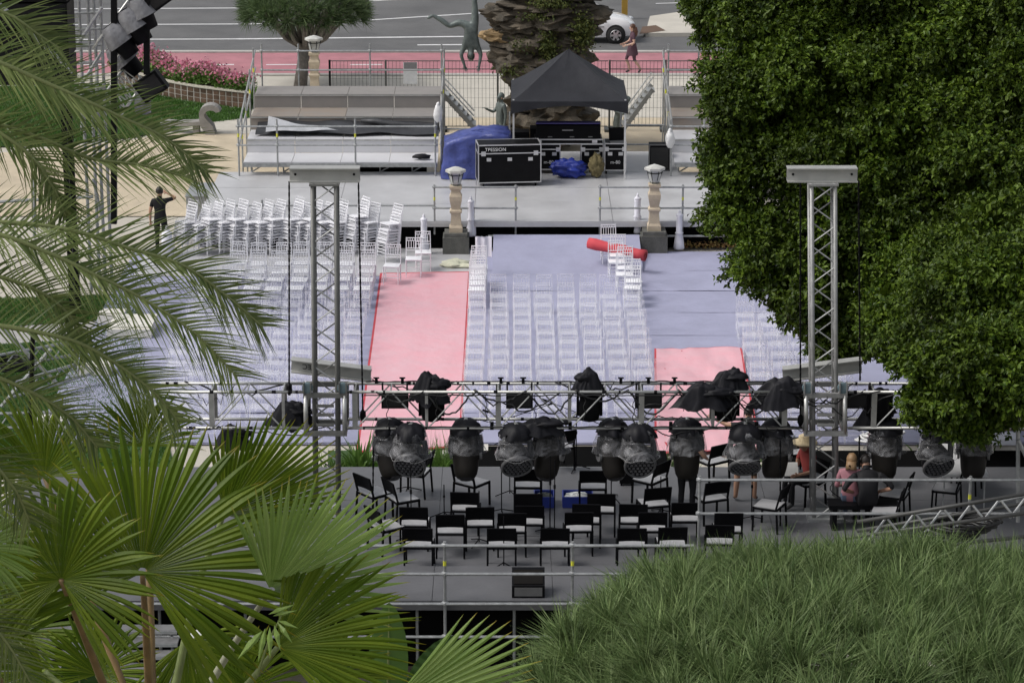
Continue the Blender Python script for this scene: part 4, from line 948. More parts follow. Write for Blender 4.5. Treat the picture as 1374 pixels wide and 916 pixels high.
# horizontal truss carried by the two towers
tzb, tzt = gy(687, 568, Yt0).z, gy(687, 520, Yt0).z; tzc = (tzb + tzt) / 2; TH2 = (tzt - tzb) / 2; TD2 = .25
def box_truss(label, x0, x1, step=1.22, phase=0.):
    o = thing('lighting_truss', label, 'truss', ((x0 + x1) / 2, Yt0, tzb))
    for sy in (-1, 1):
        for sz in (-1, 1):
            b = MB(); b.tube((x0, Yt0 + sy * TD2, tzc + sz * TH2), (x1, Yt0 + sy * TD2, tzc + sz * TH2), .0265, 10); b.part('chord', ALU, o, smooth=True)
    k = math.ceil((x0 - phase) / step)
    xs = []
    while phase + k * step < x1: xs.append(phase + k * step); k += 1
    for i, x in enumerate(xs):
        for sy in (-1, 1):
            y = Yt0 + sy * TD2
            wd = .05 if i % 2 else .09
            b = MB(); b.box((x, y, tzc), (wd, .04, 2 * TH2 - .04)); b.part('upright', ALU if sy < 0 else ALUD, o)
            for s in (-1, 1):
                xm = x + s * step / 2
                if x0 < xm < x1: b = MB(); b.tube((x + s * .04, y, tzc - TH2 + .02), (xm - s * .03, y, tzc + TH2 - .02), .014, 6); b.part('brace', ALU, o)
        for sz in (-1, 1):
            b = MB(); b.tube((x, Yt0 - TD2, tzc + sz * TH2), (x, Yt0 + TD2, tzc + sz * TH2), .016, 6); b.part('cross_tube', ALU, o)
            if x + step / 2 < x1: b = MB(); b.tube((x + step / 2, Yt0 - TD2, tzc + sz * TH2), (x + step / 2, Yt0 + TD2, tzc + sz * TH2), .014, 6); b.part('cross_tube', ALU, o)
    b = MB(); q = x0 + .1; rr_ = random.Random(int(x0 * 10))
    while q < x1:
        sy, sz = rr_.choice((-1, 1)), rr_.choice((-1, 1, 1)); b.tube((q - .025, Yt0 + sy * TD2, tzc + sz * TH2), (q + rr_.uniform(.0, .05), Yt0 + sy * TD2, tzc + sz * TH2), .030, 8); q += rr_.uniform(.08, .3)
    b.part('tape_wraps', BLACK, o, kind='stuff')
    return o
xA = T1[1](0, 0, 1).x; xB = T2[1](0, 0, 1).x
ph = gy(573, 545, Yt0).x
box_truss('silver truss section left of the left tower', gy(215, 545, Yt0).x, xA - .36, phase=ph)
box_truss('long silver lighting truss between the two towers', xA + .36, xB - .36, phase=ph)
box_truss('silver truss section right of the right tower under the leaves', xB + .36, gy(1430, 545, Yt0).x, phase=ph + .3)

# ------------------------------------------------------------------ moving-head lights and covers
FILM = clearmat('rain_bag_film', (.50, .50, .52), .05, .10, 1., 4.5, add=.28)
FILMB = clearmat('rain_bag_top', (.05, .05, .055), .8, .3, .9, 9)
LENS = mat('lens_glass', (.018, .018, .02), .2, var=.2, spec=.4); GREYP = mat('grey_plastic', (.16, .16, .16), .5)
BROWNP = mat('dark_brown_head', (.016, .014, .012), .55, spec=.15)
def hexes(r, n=3):
    out = []
    for i in range(-n, n + 1):
        for j in range(-n, n + 1):
            x, y = r * (i + j / 2), r * j * .866
            if math.hypot(x, y) <= r * n * 1.02: out.append((x, y))
    return out
def fixture(px, label, kind='wash', tilt=60, pan=0, Yo=-TD2 - .02, bag=True, seed=0, ring=True):
    p = gy(px, 574, Yt0 + Yo); o = thing('moving_light', label, 'stage light', (p.x, p.y, tzb - .02), R(pan), 'moving-head lights under the truss')
    o.scale = (1.18,) * 3
    b = MB(); b.box((0, 0, .0), (.05, .07, .10)); b.tube((0, -.05, .06), (0, .05, .06), .045, 8); b.part('clamp', ALU, o, world=False)
    b = MB(); b.box((0, 0, -.10), (.34, .30, .13)); b.box((0, 0, -.03), (.28, .24, .03)); base = b.part('base', BLACKP, o, world=False)
    yk = MB()
    for sx in (-1, 1): yk.path([(sx * .10, 0, -.17), (sx * .20, 0, -.19), (sx * .215, 0, -.28), (sx * .21, 0, -.44)], [.05, .05, .045, .05], 8)
    yk.part('yoke', BLACKP, o, world=False, smooth=True)
    M = Matrix.Rotation(R(180 - tilt), 3, 'X')          # barrel axis: +z of the lathe turned down and to the front
    c = Vector((0, 0, -.46))
    hb = MB()
    if kind == 'wash':
        hb.lathe([(.08, -.24), (.16, -.20), (.20, -.08), (.225, .02), (.23, .12), (.215, .14), (.205, .122)], 20, c, M=M); hd = hb.part('head', BLACKP, o, world=False, smooth=True)
        b = MB(); b.lathe([(.205, .118), (.001, .119)], 20, c, M=M, cap=False); b.part('lens_plate', LENS, hd, world=False)
        b = MB()
        for x, y in hexes(.062): b.lathe([(.027, .12), (.026, .138), (.010, .146)], 6, c + M @ Vector((x, y, 0)), M=M)
        b.part('lens_cells', mat('lens_cell', (.075, .075, .08), .12, spec=.6), hd, world=False, kind='stuff')
        b = MB(); b.lathe([(.232, .10), (.240, .125), (.228, .15), (.206, .15), (.204, .13)], 24, c, M=M, cap=False); b.part('lens_rim', mat('rim_grey', (.09, .09, .092), .35), hd, world=False, smooth=True)
    else:
        for sx in (-1, 1): b = MB(); b.tube((sx * .2, 0, -.46), (sx * .235, 0, -.46), .07, 12); b.part('tilt_knob', GREYP, o, world=False)
        hb.lathe([(.12, -.30), (.19, -.26), (.20, -.05), (.19, .10), (.18, .20), (.165, .28), (.13, .34), (.07, .375), (.01, .385)], 18, c, M=M); hd = hb.part('head', BROWNP, o, world=False, smooth=True)
        b = MB(); b.lathe([(.125, .345), (.07, .382), (.001, .392)], 16, c, M=M, cap=False); b.part('lens', LENS, hd, world=False, smooth=True)
    if bag:
        prof = [(.03, .05), (.16, .02), (.215, -.06), (.245, -.16), (.265, -.26), (.29, -.36), (.30, -.39)]
        b = MB(); b.lathe(prof, 30, (0, 0, 0), wob=.16, seed=seed + px * .13, cap=False); bg_ = b.part('rain_bag', FILM, o, world=False, smooth=True)
        b = MB(); b.lathe([(.03, .085), (.11, .07), (.18, .02), (.225, -.06), (.24, -.12)], 34, (0, 0, .012), wob=.24, seed=seed + px * .3, cap=False); b.part('cloth_top', CLOTHB, o, world=False, smooth=True)
        if ring and kind == 'wash': b = MB(); n = 24; b.path([(.302 * math.cos(t * 2 * math.pi / n) * (1 + .05 * math.sin(t * 1.9 + px)), .302 * math.sin(t * 2 * math.pi / n), -.40 + .022 * math.sin(t * 1.3 + px)) for t in range(n + 1)], .0035, 4); b.part('bag_hem', clearmat('film_hem', (.4, .4, .4), .35, .3) if 'film_hem' not in MATS else MATS['film_hem'], bg_, world=False)
    return o
FX = [(522, 'profile', 30, 20, 'dark profile light with hanging barrel, leftmost under the truss'), (551, 'wash', 62, -8, 'round multi-lens light beside the leftmost profile light'),
      (625, 'profile', 25, 0, 'profile light hanging in front of the pink aisle'), (692, 'wash', 55, 10, 'round multi-lens light left of the truss centre'), (736, 'profile', 20, -25, 'profile light half behind the round light, left of centre'),
      (822, 'profile', 22, 25, 'profile light half behind the round light, right of centre'), (858, 'wash', 68, 6, 'round multi-lens light in wide clear bag, right of centre'), (922, 'profile', 12, 0, 'profile light in front of the dark-trousered worker'),
      (1000, 'wash', 45, 0, 'round multi-lens light in front of the worker in shorts'), (1042, 'profile', 25, -20, 'profile light just left of the right tower'),
      (1188, 'profile', 18, 0, 'profile light right of the right tower'), (1258, 'wash', 58, 12, 'round light under the leaves in clear bag'), (1308, 'profile', 25, -8, 'large dark light, rightmost under the leaves')]
for i, (px, kd, ti, pn, lb) in enumerate(FX): fixture(px, lb, kd, ti, pn, seed=i * 3.1, Yo=(-TD2 - .02) if kd == 'wash' else (.0))
# lights on top of the truss under black cloth
def cloth_cover(px, py, rad, label, seed, tail=0., Yo=0.):
    p = gy(px, py, Yt0 + Yo); o = thing('cloth_cover', label, 'cover', p, group='black cloths over lights on the truss')
    crs = random.Random(int(seed * 10)); pk = [(crs.uniform(-.35, .35), crs.uniform(-.2, .2), crs.uniform(.6, 1.)) for _ in range(3)]
    def fn(u, v):
        a_ = 2 * math.pi * u; q = Vector((math.cos(a_), math.sin(a_), 0)); rim = 1 + .28 * mnoise.noise(q * 1.3 + Vector((seed, 0, 0))) + .22 * mnoise.noise(q * 3.6 + Vector((0, seed, 0)))
        r_ = v * rim; x, y = q.x * r_, q.y * r_
        z = max(k_ * max(0, 1 - 1.15 * math.hypot(x - ax_, y - ay_)) for ax_, ay_, k_ in pk) * 1.3 - .25
        fold = .34 * v * v * (mnoise.noise(Vector((a_ * 2.2, seed, v * .8))) + .7 * abs(math.sin(a_ * 4.5 + seed)) - .3); z += fold + .12 * mnoise.noise(Vector((x * 3, y * 3, seed))) - 3.2 * max(0, v - .42) ** 1.2
        return (x * rad[0] * 1.2 + .05 * mnoise.noise(Vector((a_ * 1.5, v * 3, seed))), y * rad[1], z * rad[2] * 1.0 - .05)
    b = MB(); b.grid(fn, 84, 26); b.part('cloth', CLOTHB, o, world=False, smooth=True)
    if tail: b = MB(); b.blob((tail, 0, -rad[2] * .55), (rad[0] * .75, rad[1] * .7, rad[2] * .5), 20, 12, .5, 2.2, seed + 5); b.part('cloth_tail', CLOTHB, o, world=False, smooth=True)
    return o
cloth_cover(577, 507, (.28, .25, .20), 'peaked black cloth over a light above the pink aisle', 1.3, .12)
cloth_cover(790, 500, (.22, .22, .16), 'black cloth over a light on the truss, right of centre', 4.4, -.08)
cloth_cover(978, 499, (.28, .24, .14), 'black cloth bundle above the wrinkled pink carpet', 7.1, .1)
cloth_cover(945, 518, (.42, .26, .17), 'long black cloth slumped on the truss front', 9.9, .2, -.2)
cloth_cover(1045, 514, (.40, .26, .20), 'black cloth bundle against the right tower', 12.5, .2, -.15)
cloth_cover(718, 562, (.40, .22, .12), 'dark cloth lying over the lower chord at truss centre', 15.2, .25, -.2)
cloth_cover(1175, 545, (.30, .2, .18), 'dark bundle on the truss right of the right tower', 17.3, .1, .1)
cloth_cover(390, 545, (.36, .2, .17), 'dark bundle on the truss left of the left tower', 19.3, .1, .15)
cloth_cover(312, 575, (.30, .2, .16), 'black cloth on the truss behind the fan leaf tips', 21.0, .1, .0)
# dark lamp bodies standing inside the truss
def inner_light(px, label):
    p = gy(px, 540, Yt0); o = thing('moving_light', label, 'stage light', (p.x, Yt0, tzb + .02), group='moving-head lights inside the truss')
    b = MB(); b.lathe([(.05, .02), (.16, .06), (.19, .18), (.18, .36), (.15, .50), (.10, .58), (.04, .62)], 16); b.part('head', BLACKP, o, world=False, smooth=True)
    b = MB(); b.box((0, 0, .50), (.34, .28, .12)); b.part('base', BLACKP, o, world=False)
    for sx in (-1, 1): b = MB(); b.box((sx * .2, 0, .33), (.045, .1, .4)); b.part('yoke_arm', BLACKP, o, world=False)
inner_light(579, 'dark light standing inside the truss above the pink aisle'); inner_light(791, 'dark light standing inside the truss right of centre'); inner_light(975, 'dark light inside the truss before the wrinkled pink carpet'); inner_light(1180, 'dark light inside the truss right of the right tower')
for px, lb in ((530, 'left of the pink aisle cloth'), (697, 'at the truss centre'), (870, 'right of the truss centre'), (1150, 'right of the right tower')):
    p = gy(px, 536, Yt0 + .1); o = thing('strobe_light', 'flat black strobe panel on the truss ' + lb, 'stage light', p, group='strobe panels on the truss')
    b = MB(); b.box((0, 0, 0), (.46, .16, .27)); b.part('housing', BLACKP, o, world=False)
    b = MB(); b.box((0, -.084, 0), (.40, .01, .2)); b.part('face', LENS, o, world=False)
    for sx in (-1, 1): b = MB(); b.box((sx * .21, 0, .2), (.03, .04, .2)); b.part('bracket', BLACK, o, world=False)
# cables draped along the truss
crn = random.Random(5)
def cable(label, pts, r=.011): b = MB(); b.path(pts, r, 5); return b.thing('cable', CABLE, label, 'cable', 'black cables along the truss', smooth=True)
CBL = []
for k in range(26):
    xa = crn.uniform(gy(480, 545, Yt0).x, gy(1070, 545, Yt0).x) if k < 20 else crn.uniform(gy(230, 545, Yt0).x, gy(430, 545, Yt0).x); L = crn.uniform(.5, 1.8); top = crn.random() < .55
    zz = tzc + (TH2 if top else -TH2) + .03; sag = crn.uniform(.03, .5 if top else .16); sy = crn.choice((-1, 1)) * TD2; m = 14
    pts = [(xa + L * t / m, Yt0 + sy + .04 * crn.gauss(0, 1) - .02, zz - sag * math.sin(math.pi * t / m) * (.6 + .5 * crn.random()) + .015 * crn.gauss(0, 1)) for t in range(m + 1)]
    CBL.append((xa, pts, crn.choice((.008, .011, .015))))
for k in range(8):
    xa = gy(500 + 68 * k, 545, Yt0).x; m = 16; pts = [(xa + .9 * t / m, Yt0 - TD2 - .03 + .03 * crn.gauss(0, 1), tzt + .03 - (.42 if k % 2 else .2) * math.sin(math.pi * t / m) ** 1.4 + .012 * crn.gauss(0, 1)) for t in range(m + 1)]
    cable(f'thick black cable loop on the front of the truss, {ORD[k + 1]} from the left', pts, .016)
    p = gy(520 + 66 * k, 560, Yt0 - TD2); b = MB(); b.path([(p.x + .02 * math.sin(t * 1.3 + k), p.y - .02, tzt - .02 - t * .045) for t in range(crn.choice((8, 12, 15)))], .007, 4); b.thing('cable', CABLE, f'thin black cable hanging down across the truss, {ORD[k + 1]} from the left', 'cable', 'black cables along the truss')
TENS = ORD + ['twenty-first', 'twenty-second', 'twenty-third', 'twenty-fourth', 'twenty-fifth', 'twenty-sixth']
for k, (xa, pts, r_) in enumerate(sorted(CBL, key=lambda c_: c_[0])): cable(f'black cable sagging on the lighting truss, {TENS[k + 1]} from the left', pts, r_)
for k, z in enumerate((tzc + TH2 + .035, tzc + TH2 - .05, tzc - TH2 + .03)):
    xa, xb = gy(490, 545, Yt0).x, gy(1075, 545, Yt0).x; n = 90
    cable(f'long black cable run taped along the {["top", "upper", "lower"][k]} tube of the truss', [(xa + (xb - xa) * t / n, Yt0 - TD2 + (.03 if k else .5) * (1 if k == 0 else -1), z + .022 * mnoise.noise(Vector((t * .35, k * 7, 0)))) for t in range(n + 1)], .012)
cable('black cable loop hanging beside the right tower', [T2[1](.25 + .18 * math.sin(t * .45), -.3, 1.15 - .05 * t) for t in range(15)], .009)
for k, px in enumerate((548, 660, 765, 835, 900, 1015)):
    p = gy(px, 574, Yt0 - TD2); b = MB(); b.tube((p.x - .03, p.y, tzb), (p.x + .03, p.y, tzb), .034, 8); b.box((p.x, p.y, tzb + .07), (.06, .04, .08)); b.thing('clamp', BLACK, f'black hook clamp on the lower front tube, {ORD[k + 1]} from left', 'clamp', 'hook clamps on the truss')
for k, px in enumerate((505, 540, 672, 702, 833, 870, 905)):
    p = gy(px, 514, Yt0 + TD2); b = MB(); b.box((p.x, p.y, tzt + .05), (.05, .05, .09)); b.box((p.x, p.y, tzt + .1), (.10, .03, .02)); b.thing('clamp', BLACK, f'black clamp standing on the top tube, {ORD[k + 1]} from left', 'clamp', 'clamps on top of the truss')
# truss lying behind the railing on the right
o = thing('spare_truss', 'spare truss lying slanted behind the grassy crown at the right edge', 'truss', gy(1290, 690, 42.2))
for p, q, dy in (((1150, 700), (1420, 655), 0), ((1130, 722), (1420, 682), 0), ((1150, 712), (1420, 668), .5), ((1180, 740), (1420, 715), .2)):
    b = MB(); b.tube(gy(*p, 42.2 + dy), gy(*q, 42.0 + dy), .035, 8); b.part('chord', mat('dark_truss', (.07, .07, .068), .55, .3), o, smooth=True)
for k in range(7):
    x = 1165 + 38 * k; b = MB(); b.tube(gy(x, 700 - 6.2 * k + 26, 42.1), gy(x + 26, 694 - 6.2 * k - 2, 42.3), .02, 6); b.part('brace', GALV, o)
    b = MB(); b.tube(gy(x + 26, 694 - 6.2 * k + 2, 42.2), gy(x + 44, 700 - 6.2 * k + 18, 42.1), .02, 6); b.part('brace', ALU, o)
t = [('upright', gy(1366, 560, 43.8), gy(1366, 700, 43.8)), ('brace', gy(1366, 590, 43.7), gy(1400, 660, 43.7)), ('ledger', gy(1340, 672, 43.2), gy(1420, 655, 43.2)), ('upright', gy(1392, 560, 43.8), gy(1392, 720, 43.8))]
scaff('scaffolding', 'grey scaffold frame at the right edge under the tree', t, r=.035)

b = MB(); p = gy(1280, 706, 42.6)
for k in range(7): b.path([p + V(.5 * math.cos(t * .6 + k) + .08 * k - .2, .3 * math.sin(t * .6 + k), .05 * k - .2 + .02 * math.sin(t * 2)) for t in range(14)], .03, 5)
b.thing('cable_heap', CABLE, 'tangle of black cables under the spare truss at the right', 'cables', smooth=True)
# ------------------------------------------------------------------ left side: speaker stack, scaffold, slanted light truss
Yp = 62.0
pa = thing('speaker_array', 'tall stack of large black loudspeakers at the top left corner', 'speakers', (gy(30, 120, Yp).x, Yp, 0))
x0, x1 = gy(-90, 60, Yp).x, gy(97, 60, Yp).x
for k in range(5):
    zt, zb = gy(50, 110 - 37 * k - 36, Yp).z, gy(50, 110 - 37 * k, Yp).z
    b = MB(); b.box(((x0 + x1) / 2, Yp, (zt + zb) / 2), (x1 - x0, 1.0, zt - zb - .03)); cb = b.part('cabinet', mat('speaker_black', (.009, .009, .010), .5, var=.2, spec=.12), pa)
    b = MB(); b.box(((x0 + x1) / 2, Yp - .51, (zt + zb) / 2), (x1 - x0 - .1, .02, zt - zb - .1)); b.part('grille', mat('grille3', (.010, .010, .011), .7, spec=.1), cb)
zb = gy(50, 110, Yp).z
for x in (x0 + .2, x1 - .2):
    for y in (Yp - .4, Yp + .4): b = MB(); b.box((x, y, zb / 2), (.12, .12, zb)); b.part('support_leg', BLACK, pa)
t = []
for x in (104, 116, 124, 133): t.append(('upright', gy(x, -40, 64) , Vector((gy(x, -40, 64).x, 64, 0))))
for y in (18, 40, 62, 85, 120): t.append(('ledger', gy(100, y, 64), gy(137, y - 2, 64)))
t += [('brace', gy(137, 70, 63.8), gy(104, 122, 63.8)), ('brace', gy(104, 60, 63.8), gy(137, 10, 63.8))]
scaff('scaffold_tower', 'narrow grey scaffold tower right of the black speaker stack', t, r=.04)
t = [('brace', gy(-40, -30, 60), gy(98, 97, 60))]
scaff('scaffold_brace', 'long grey diagonal tube across the black speaker stack', t, r=.05)
t = [('upright', gy(110, 110, 60.5), gy(110, 175, 60.5)), ('upright', gy(130, 90, 60.5), gy(130, 170, 60.5)), ('ledger', gy(-20, 272, 64), gy(125, 264, 64)), ('upright', gy(46, 240, 63.8), gy(46, 320, 63.8)), ('upright', gy(153, 225, 63.5), gy(153, 300, 63.5)), ('upright', gy(125, 240, 63.9), gy(136, 290, 63.9))]
scaff('scaffolding', 'grey scaffold tubes seen between the palm fronds by the sand path', t, r=.04)
Ys = 61.0
ts = thing('slanted_truss', 'slanted light truss loaded with lamps at the top left', 'truss', gy(170, 110, Ys))
a, c = gy(150, 142, Ys), gy(232, 30, Ys + 1.2); ax = (c - a).normalized(); n1 = Vector((-ax.z, 0, ax.x)).normalized(); n2 = ax.cross(n1)
def tp(t, i, j): return a + (c - a) * t + n1 * .28 * i + n2 * .28 * j
def slant(parent, t0, t1, n):
    for i in (-1, 1):
        for j in (-1, 1): b = MB(); b.tube(tp(t0, i, j), tp(t1, i, j), .035, 8); b.part('chord', ALU, parent, smooth=True)
    for k in range(n):
        u0, u1 = t0 + (t1 - t0) * k / n, t0 + (t1 - t0) * (k + 1) / n
        for j in (-1, 1): b = MB(); b.tube(tp(u0, -1, j), tp(u1, 1, j), .018, 5); b.part('brace', ALU, parent); b = MB(); b.tube(tp(u1, -1, j), tp(u1, 1, j), .018, 5); b.part('brace', ALU, parent)
        for i in (-1, 1): b = MB(); b.tube(tp(u0, i, -1), tp(u1, i, 1), .018, 5); b.part('brace', ALU, parent)
slant(ts, -.02, .42, 4)
a, c = gy(150, 60, Ys + .3), gy(235, -55, Ys + 1.5)
slant(ts, -.1, .8, 6)
for px, lb in ((153, 'left'), (197, 'right')):
    b = MB(); b.bar(gy(px, -40, Ys - .3), gy(px, 300 if lb == 'left' else 100, Ys - .3), .13, .13); b.part('support_pole', BLACK, ts)
def par(px, py, label, rot, Y=Ys - .2, s=1.):
    o = thing('lamp_in_bag', label, 'stage light', gy(px, py, Y), group='bagged lamps on the slanted truss'); M = Matrix.Rotation(R(rot), 3, 'Y')
    b = MB(); b.lathe([(.20 * s, -.42 * s), (.24 * s, -.1 * s), (.26 * s, .12 * s), (.22 * s, .2 * s)], 16, M=M); b.part('head', BLACKP, o, world=False, smooth=True)
    b = MB(); b.lathe([(.20 * s, .42 * s), (.27 * s, .3 * s), (.31 * s, .05 * s), (.33 * s, -.08 * s)], 20, M=M, wob=.12, seed=px, cap=False); b.part('rain_bag', mat('grey_film', (.17, .17, .18), .35, var=.25, vs=6, bump=.6, bs=7), o, world=False, smooth=True)
par(162, 54, 'grey bagged lamp, largest, on the slanted truss top left', -35); par(181, 34, 'grey bagged lamp second on the slanted truss', -30); par(192, 18, 'grey bagged lamp highest on the slanted truss', -25, s=.9); par(168, 80, 'black lamp under the largest bagged lamp on the slanted truss', -40, Ys + .3)
o = thing('flood_light', 'black square floodlight at the lower end of the slanted truss', 'stage light', gy(203, 115, Ys - .1))
Mx = Matrix.Rotation(R(-35), 3, 'Y'); b = MB(); b.box((0, 0, 0), (.62, .35, .5), Mx); b.part('housing', BLACKP, o, world=False); b = MB(); b.box((0, -.18, 0), (.5, .02, .4), Mx); b.part('face', LENS, o, world=False)
o = thing('flood_light', 'black square floodlight at the top of the slanted truss', 'stage light', gy(207, -2, Ys - .1))
b = MB(); b.box((0, 0, 0), (.7, .35, .5), Mx); b.part('housing', BLACKP, o, world=False); b = MB(); b.box((0, -.18, 0), (.55, .02, .4), Mx); b.part('face', LENS, o, world=False)
b = MB(); b.lathe([(.18, 0), (.2, .2), (.17, .62), (.14, .66)], 12, gy(192, 152, Ys), wob=.15); b.thing('bagged_lamp', MATS['grey_film'], 'grey plastic wrapped box below the slanted truss', 'cover', smooth=True)
# trusses lying on the left lawn
def lawn_truss(label, p, q, z):
    a, c = gz(*p, z), gz(*q, z); o = thing('ground_truss', label, 'truss', a.lerp(c, .5))
    for dz in (0, .3): b = MB(); b.tube(a + V(0, 0, dz), c + V(0, 0, dz), .035, 7); b.part('chord', GALV, o)
    n = 8
    for k in range(n): b = MB(); b.tube(a.lerp(c, k / n) + V(0, 0, .3 * (k % 2)), a.lerp(c, (k + 1) / n) + V(0, 0, .3 * ((k + 1) % 2)), .018, 5); b.part('brace', GALV, o)
lawn_truss('grey truss piece lying on the left lawn, upper', (-30, 500), (105, 475), .25); lawn_truss('grey truss piece lying on the left lawn, middle', (10, 535), (125, 500), .25); lawn_truss('grey truss piece lying on the left lawn, lowest', (-30, 575), (85, 572), .25)
t = [('pole', gy(44, 450, 52), gy(40, 590, 52))]; scaff('scaffold_pole', 'black upright pole on the left lawn behind the fronds', t, r=.05, m=BLACK)
t = [('brace', gy(0, 437, 52.5), gy(82, 520, 52.5)), ('brace', gy(2, 545, 52.5), gy(68, 468, 52.5))]; scaff('scaffold_brace', 'crossed grey tubes on the left lawn behind the fronds', t, r=.04)
PADW = mat('white_pad', (.68, .66, .60), .7)
for k, (px, py, w_, d_) in enumerate([(128, 493, .7, .5), (70, 566, .6, .45), (178, 438, 1.0, 1.2), (150, 425, .6, .4)]):
    b = MB(); p = gz(px, py, .12); b.box(p, (w_, d_, .2)); b.box(p + V(.05, .02, .12), (w_ * .9, d_ * .9, .05)); b.thing('white_pad', PADW, 'pale folded pad on the left lawn, ' + ['between the truss pieces', 'lowest, beside the fan leaf', 'beside the lavender floor', 'farthest, behind the fronds'][k], 'pad')
b = MB(); p = gz(15, 492, .2)
for k in range(4): b.path([p + V(.4 * math.cos(t * .6 + k), .35 * math.sin(t * .6 + k), .05 * k) for t in range(12)], .03, 5)
b.thing('cable_heap', CABLE, 'heap of black cables on the left lawn edge', 'cables', smooth=True)

# ------------------------------------------------------------------ vegetation helpers
def nrm(a): return a / np.maximum(np.linalg.norm(a, axis=-1, keepdims=True), 1e-9)
def leaves_arrays(B, D, N, L, W, fold=.25, curl=.15):
    """one folded four-cornered leaf per row: base B, direction D, face normal N, length L, half-width W"""
    D = nrm(D); S = nrm(np.cross(D, N)); N = np.cross(S, D); L = L[:, None]; W = W[:, None]
    v0 = B; v1 = B + D * L * .45 + S * W + N * W * fold; v2 = B + D * L - N * L * curl; v3 = B + D * L * .45 - S * W + N * W * fold
    n = len(B); vs = np.stack([v0, v1, v2, v3], 1).reshape(-1, 3); i = np.arange(n) * 4
    return vs, np.concatenate([np.stack([i, i + 1, i + 2], 1), np.stack([i, i + 2, i + 3], 1)])
def blades_arrays(B, D, bend, L, W, seg=3, side=None):
    """narrow arching blades: base B, start direction D, bend vector added along the length"""
    n = len(B); D = nrm(D); S = nrm(np.cross(D, bend + np.array([1e-4, 2e-4, 3e-4]))) if side is None else side
    rows = []; tips = []
    for k in range(seg + 1):
        t = k / seg; c = B + (D * t + bend * t * t) * L[:, None]; w_ = (W * (1 - t) ** .8)[:, None] if k < seg else None
        if k < seg: rows += [c - S * w_, c + S * w_]; tips += [t, t]
        else: rows.append(c); tips.append(1.)
    m = len(rows); vs = np.stack(rows, 1).reshape(-1, 3); i = (np.arange(n) * m)[:, None]; fs = []
    for k in range(seg - 1): a = 2 * k; fs += [[a, a + 1, a + 3], [a, a + 3, a + 2]]
    a = 2 * (seg - 1); fs.append([a, a + 1, a + 2])
    F = np.concatenate([i + np.array([f]) for f in fs]); return vs, F, np.tile(np.array(tips), n)
def cat(parts):
    o = 0; V_, F_ = [], []
    for v, f in parts: V_.append(v); F_.append(f + o); o += len(v)
    return np.concatenate(V_), np.concatenate(F_)
def sphere_pts(n): v = nrng.normal(size=(n, 3)); return nrm(v)
BARK = mat('bark', (.12, .10, .08), .9, var=.35, vs=6, bump=.8, bs=14)
BARKG = mat('grey_bark', (.19, .17, .15), .9, var=.3, vs=7, bump=.8, bs=18)

# ------------------------------------------------------------------ the big dark tree on the right
FIC = leafmat('fig_leaves', (.018, .042, .003), (.100, .150, .015), rough=.45, trans=.15, spec=.22, amp=.42, ns=.9)
LOBES = [(1012, 40, 54, 1.0), (988, 130, 53, .84), (982, 215, 53, .82), (992, 285, 52.5, .80), (1028, 340, 52, .80), (1078, 388, 51.5, .80), (1120, 428, 51.5, .72), (1060, 100, 53, 1.3), (1080, 220, 52.5, 1.3), (1130, 320, 52, 1.15),
         (1160, 120, 53, 1.6), (1190, 250, 52.5, 1.5), (1190, 375, 51.5, 1.15), (1205, 430, 49.5, .8), (1260, 60, 53, 1.6), (1300, 180, 52, 1.6), (1340, 300, 51.5, 1.6), (1285, 340, 51, 1.25), (1275, 430, 48.5, 1.1), (1335, 420, 48, 1.2),
         (1300, 395, 46.2, 1.0), (1375, 385, 46, 1.1), (1262, 492, 44.0, .72), (1318, 500, 43.8, .82), (1370, 488, 43.8, .9), (1222, 470, 44.3, .45), (1400, 420, 47, 1.4), (1400, 100, 52, 1.6), (1410, 250, 51, 1.6), (1100, 15, 54, 1.3), (1200, -5, 54, 1.5), (1330, 10, 53, 1.5), (940, 8, 55, .34), (962, 30, 54.5, .5), (1110, 468, 51, .35), (1240, 545, 44.2, .34), (1300, 555, 44.0, .40), (1352, 548, 44, .42), (1150, 452, 51.2, .5)]  # first two lobes on this line added to shade the lower right leaves
tb = gz(1290, 640, 0); tb = Vector((tb.x + .4, 52.5, 0))
ft = thing('broadleaf_tree', 'large dark green broadleaf tree filling the upper right', 'tree', tb)
parts = []; cs = []
for px, py, Y, r in LOBES:
    c = np.array(gy(px, py, Y)); cs.append((c, r * (.78 if r > 1.14 else 1.)))
    if r > 1.0: cs.append((c + np.array([nrng.normal(0, .3), 1.7, nrng.normal(0, .3)]), r * .95))
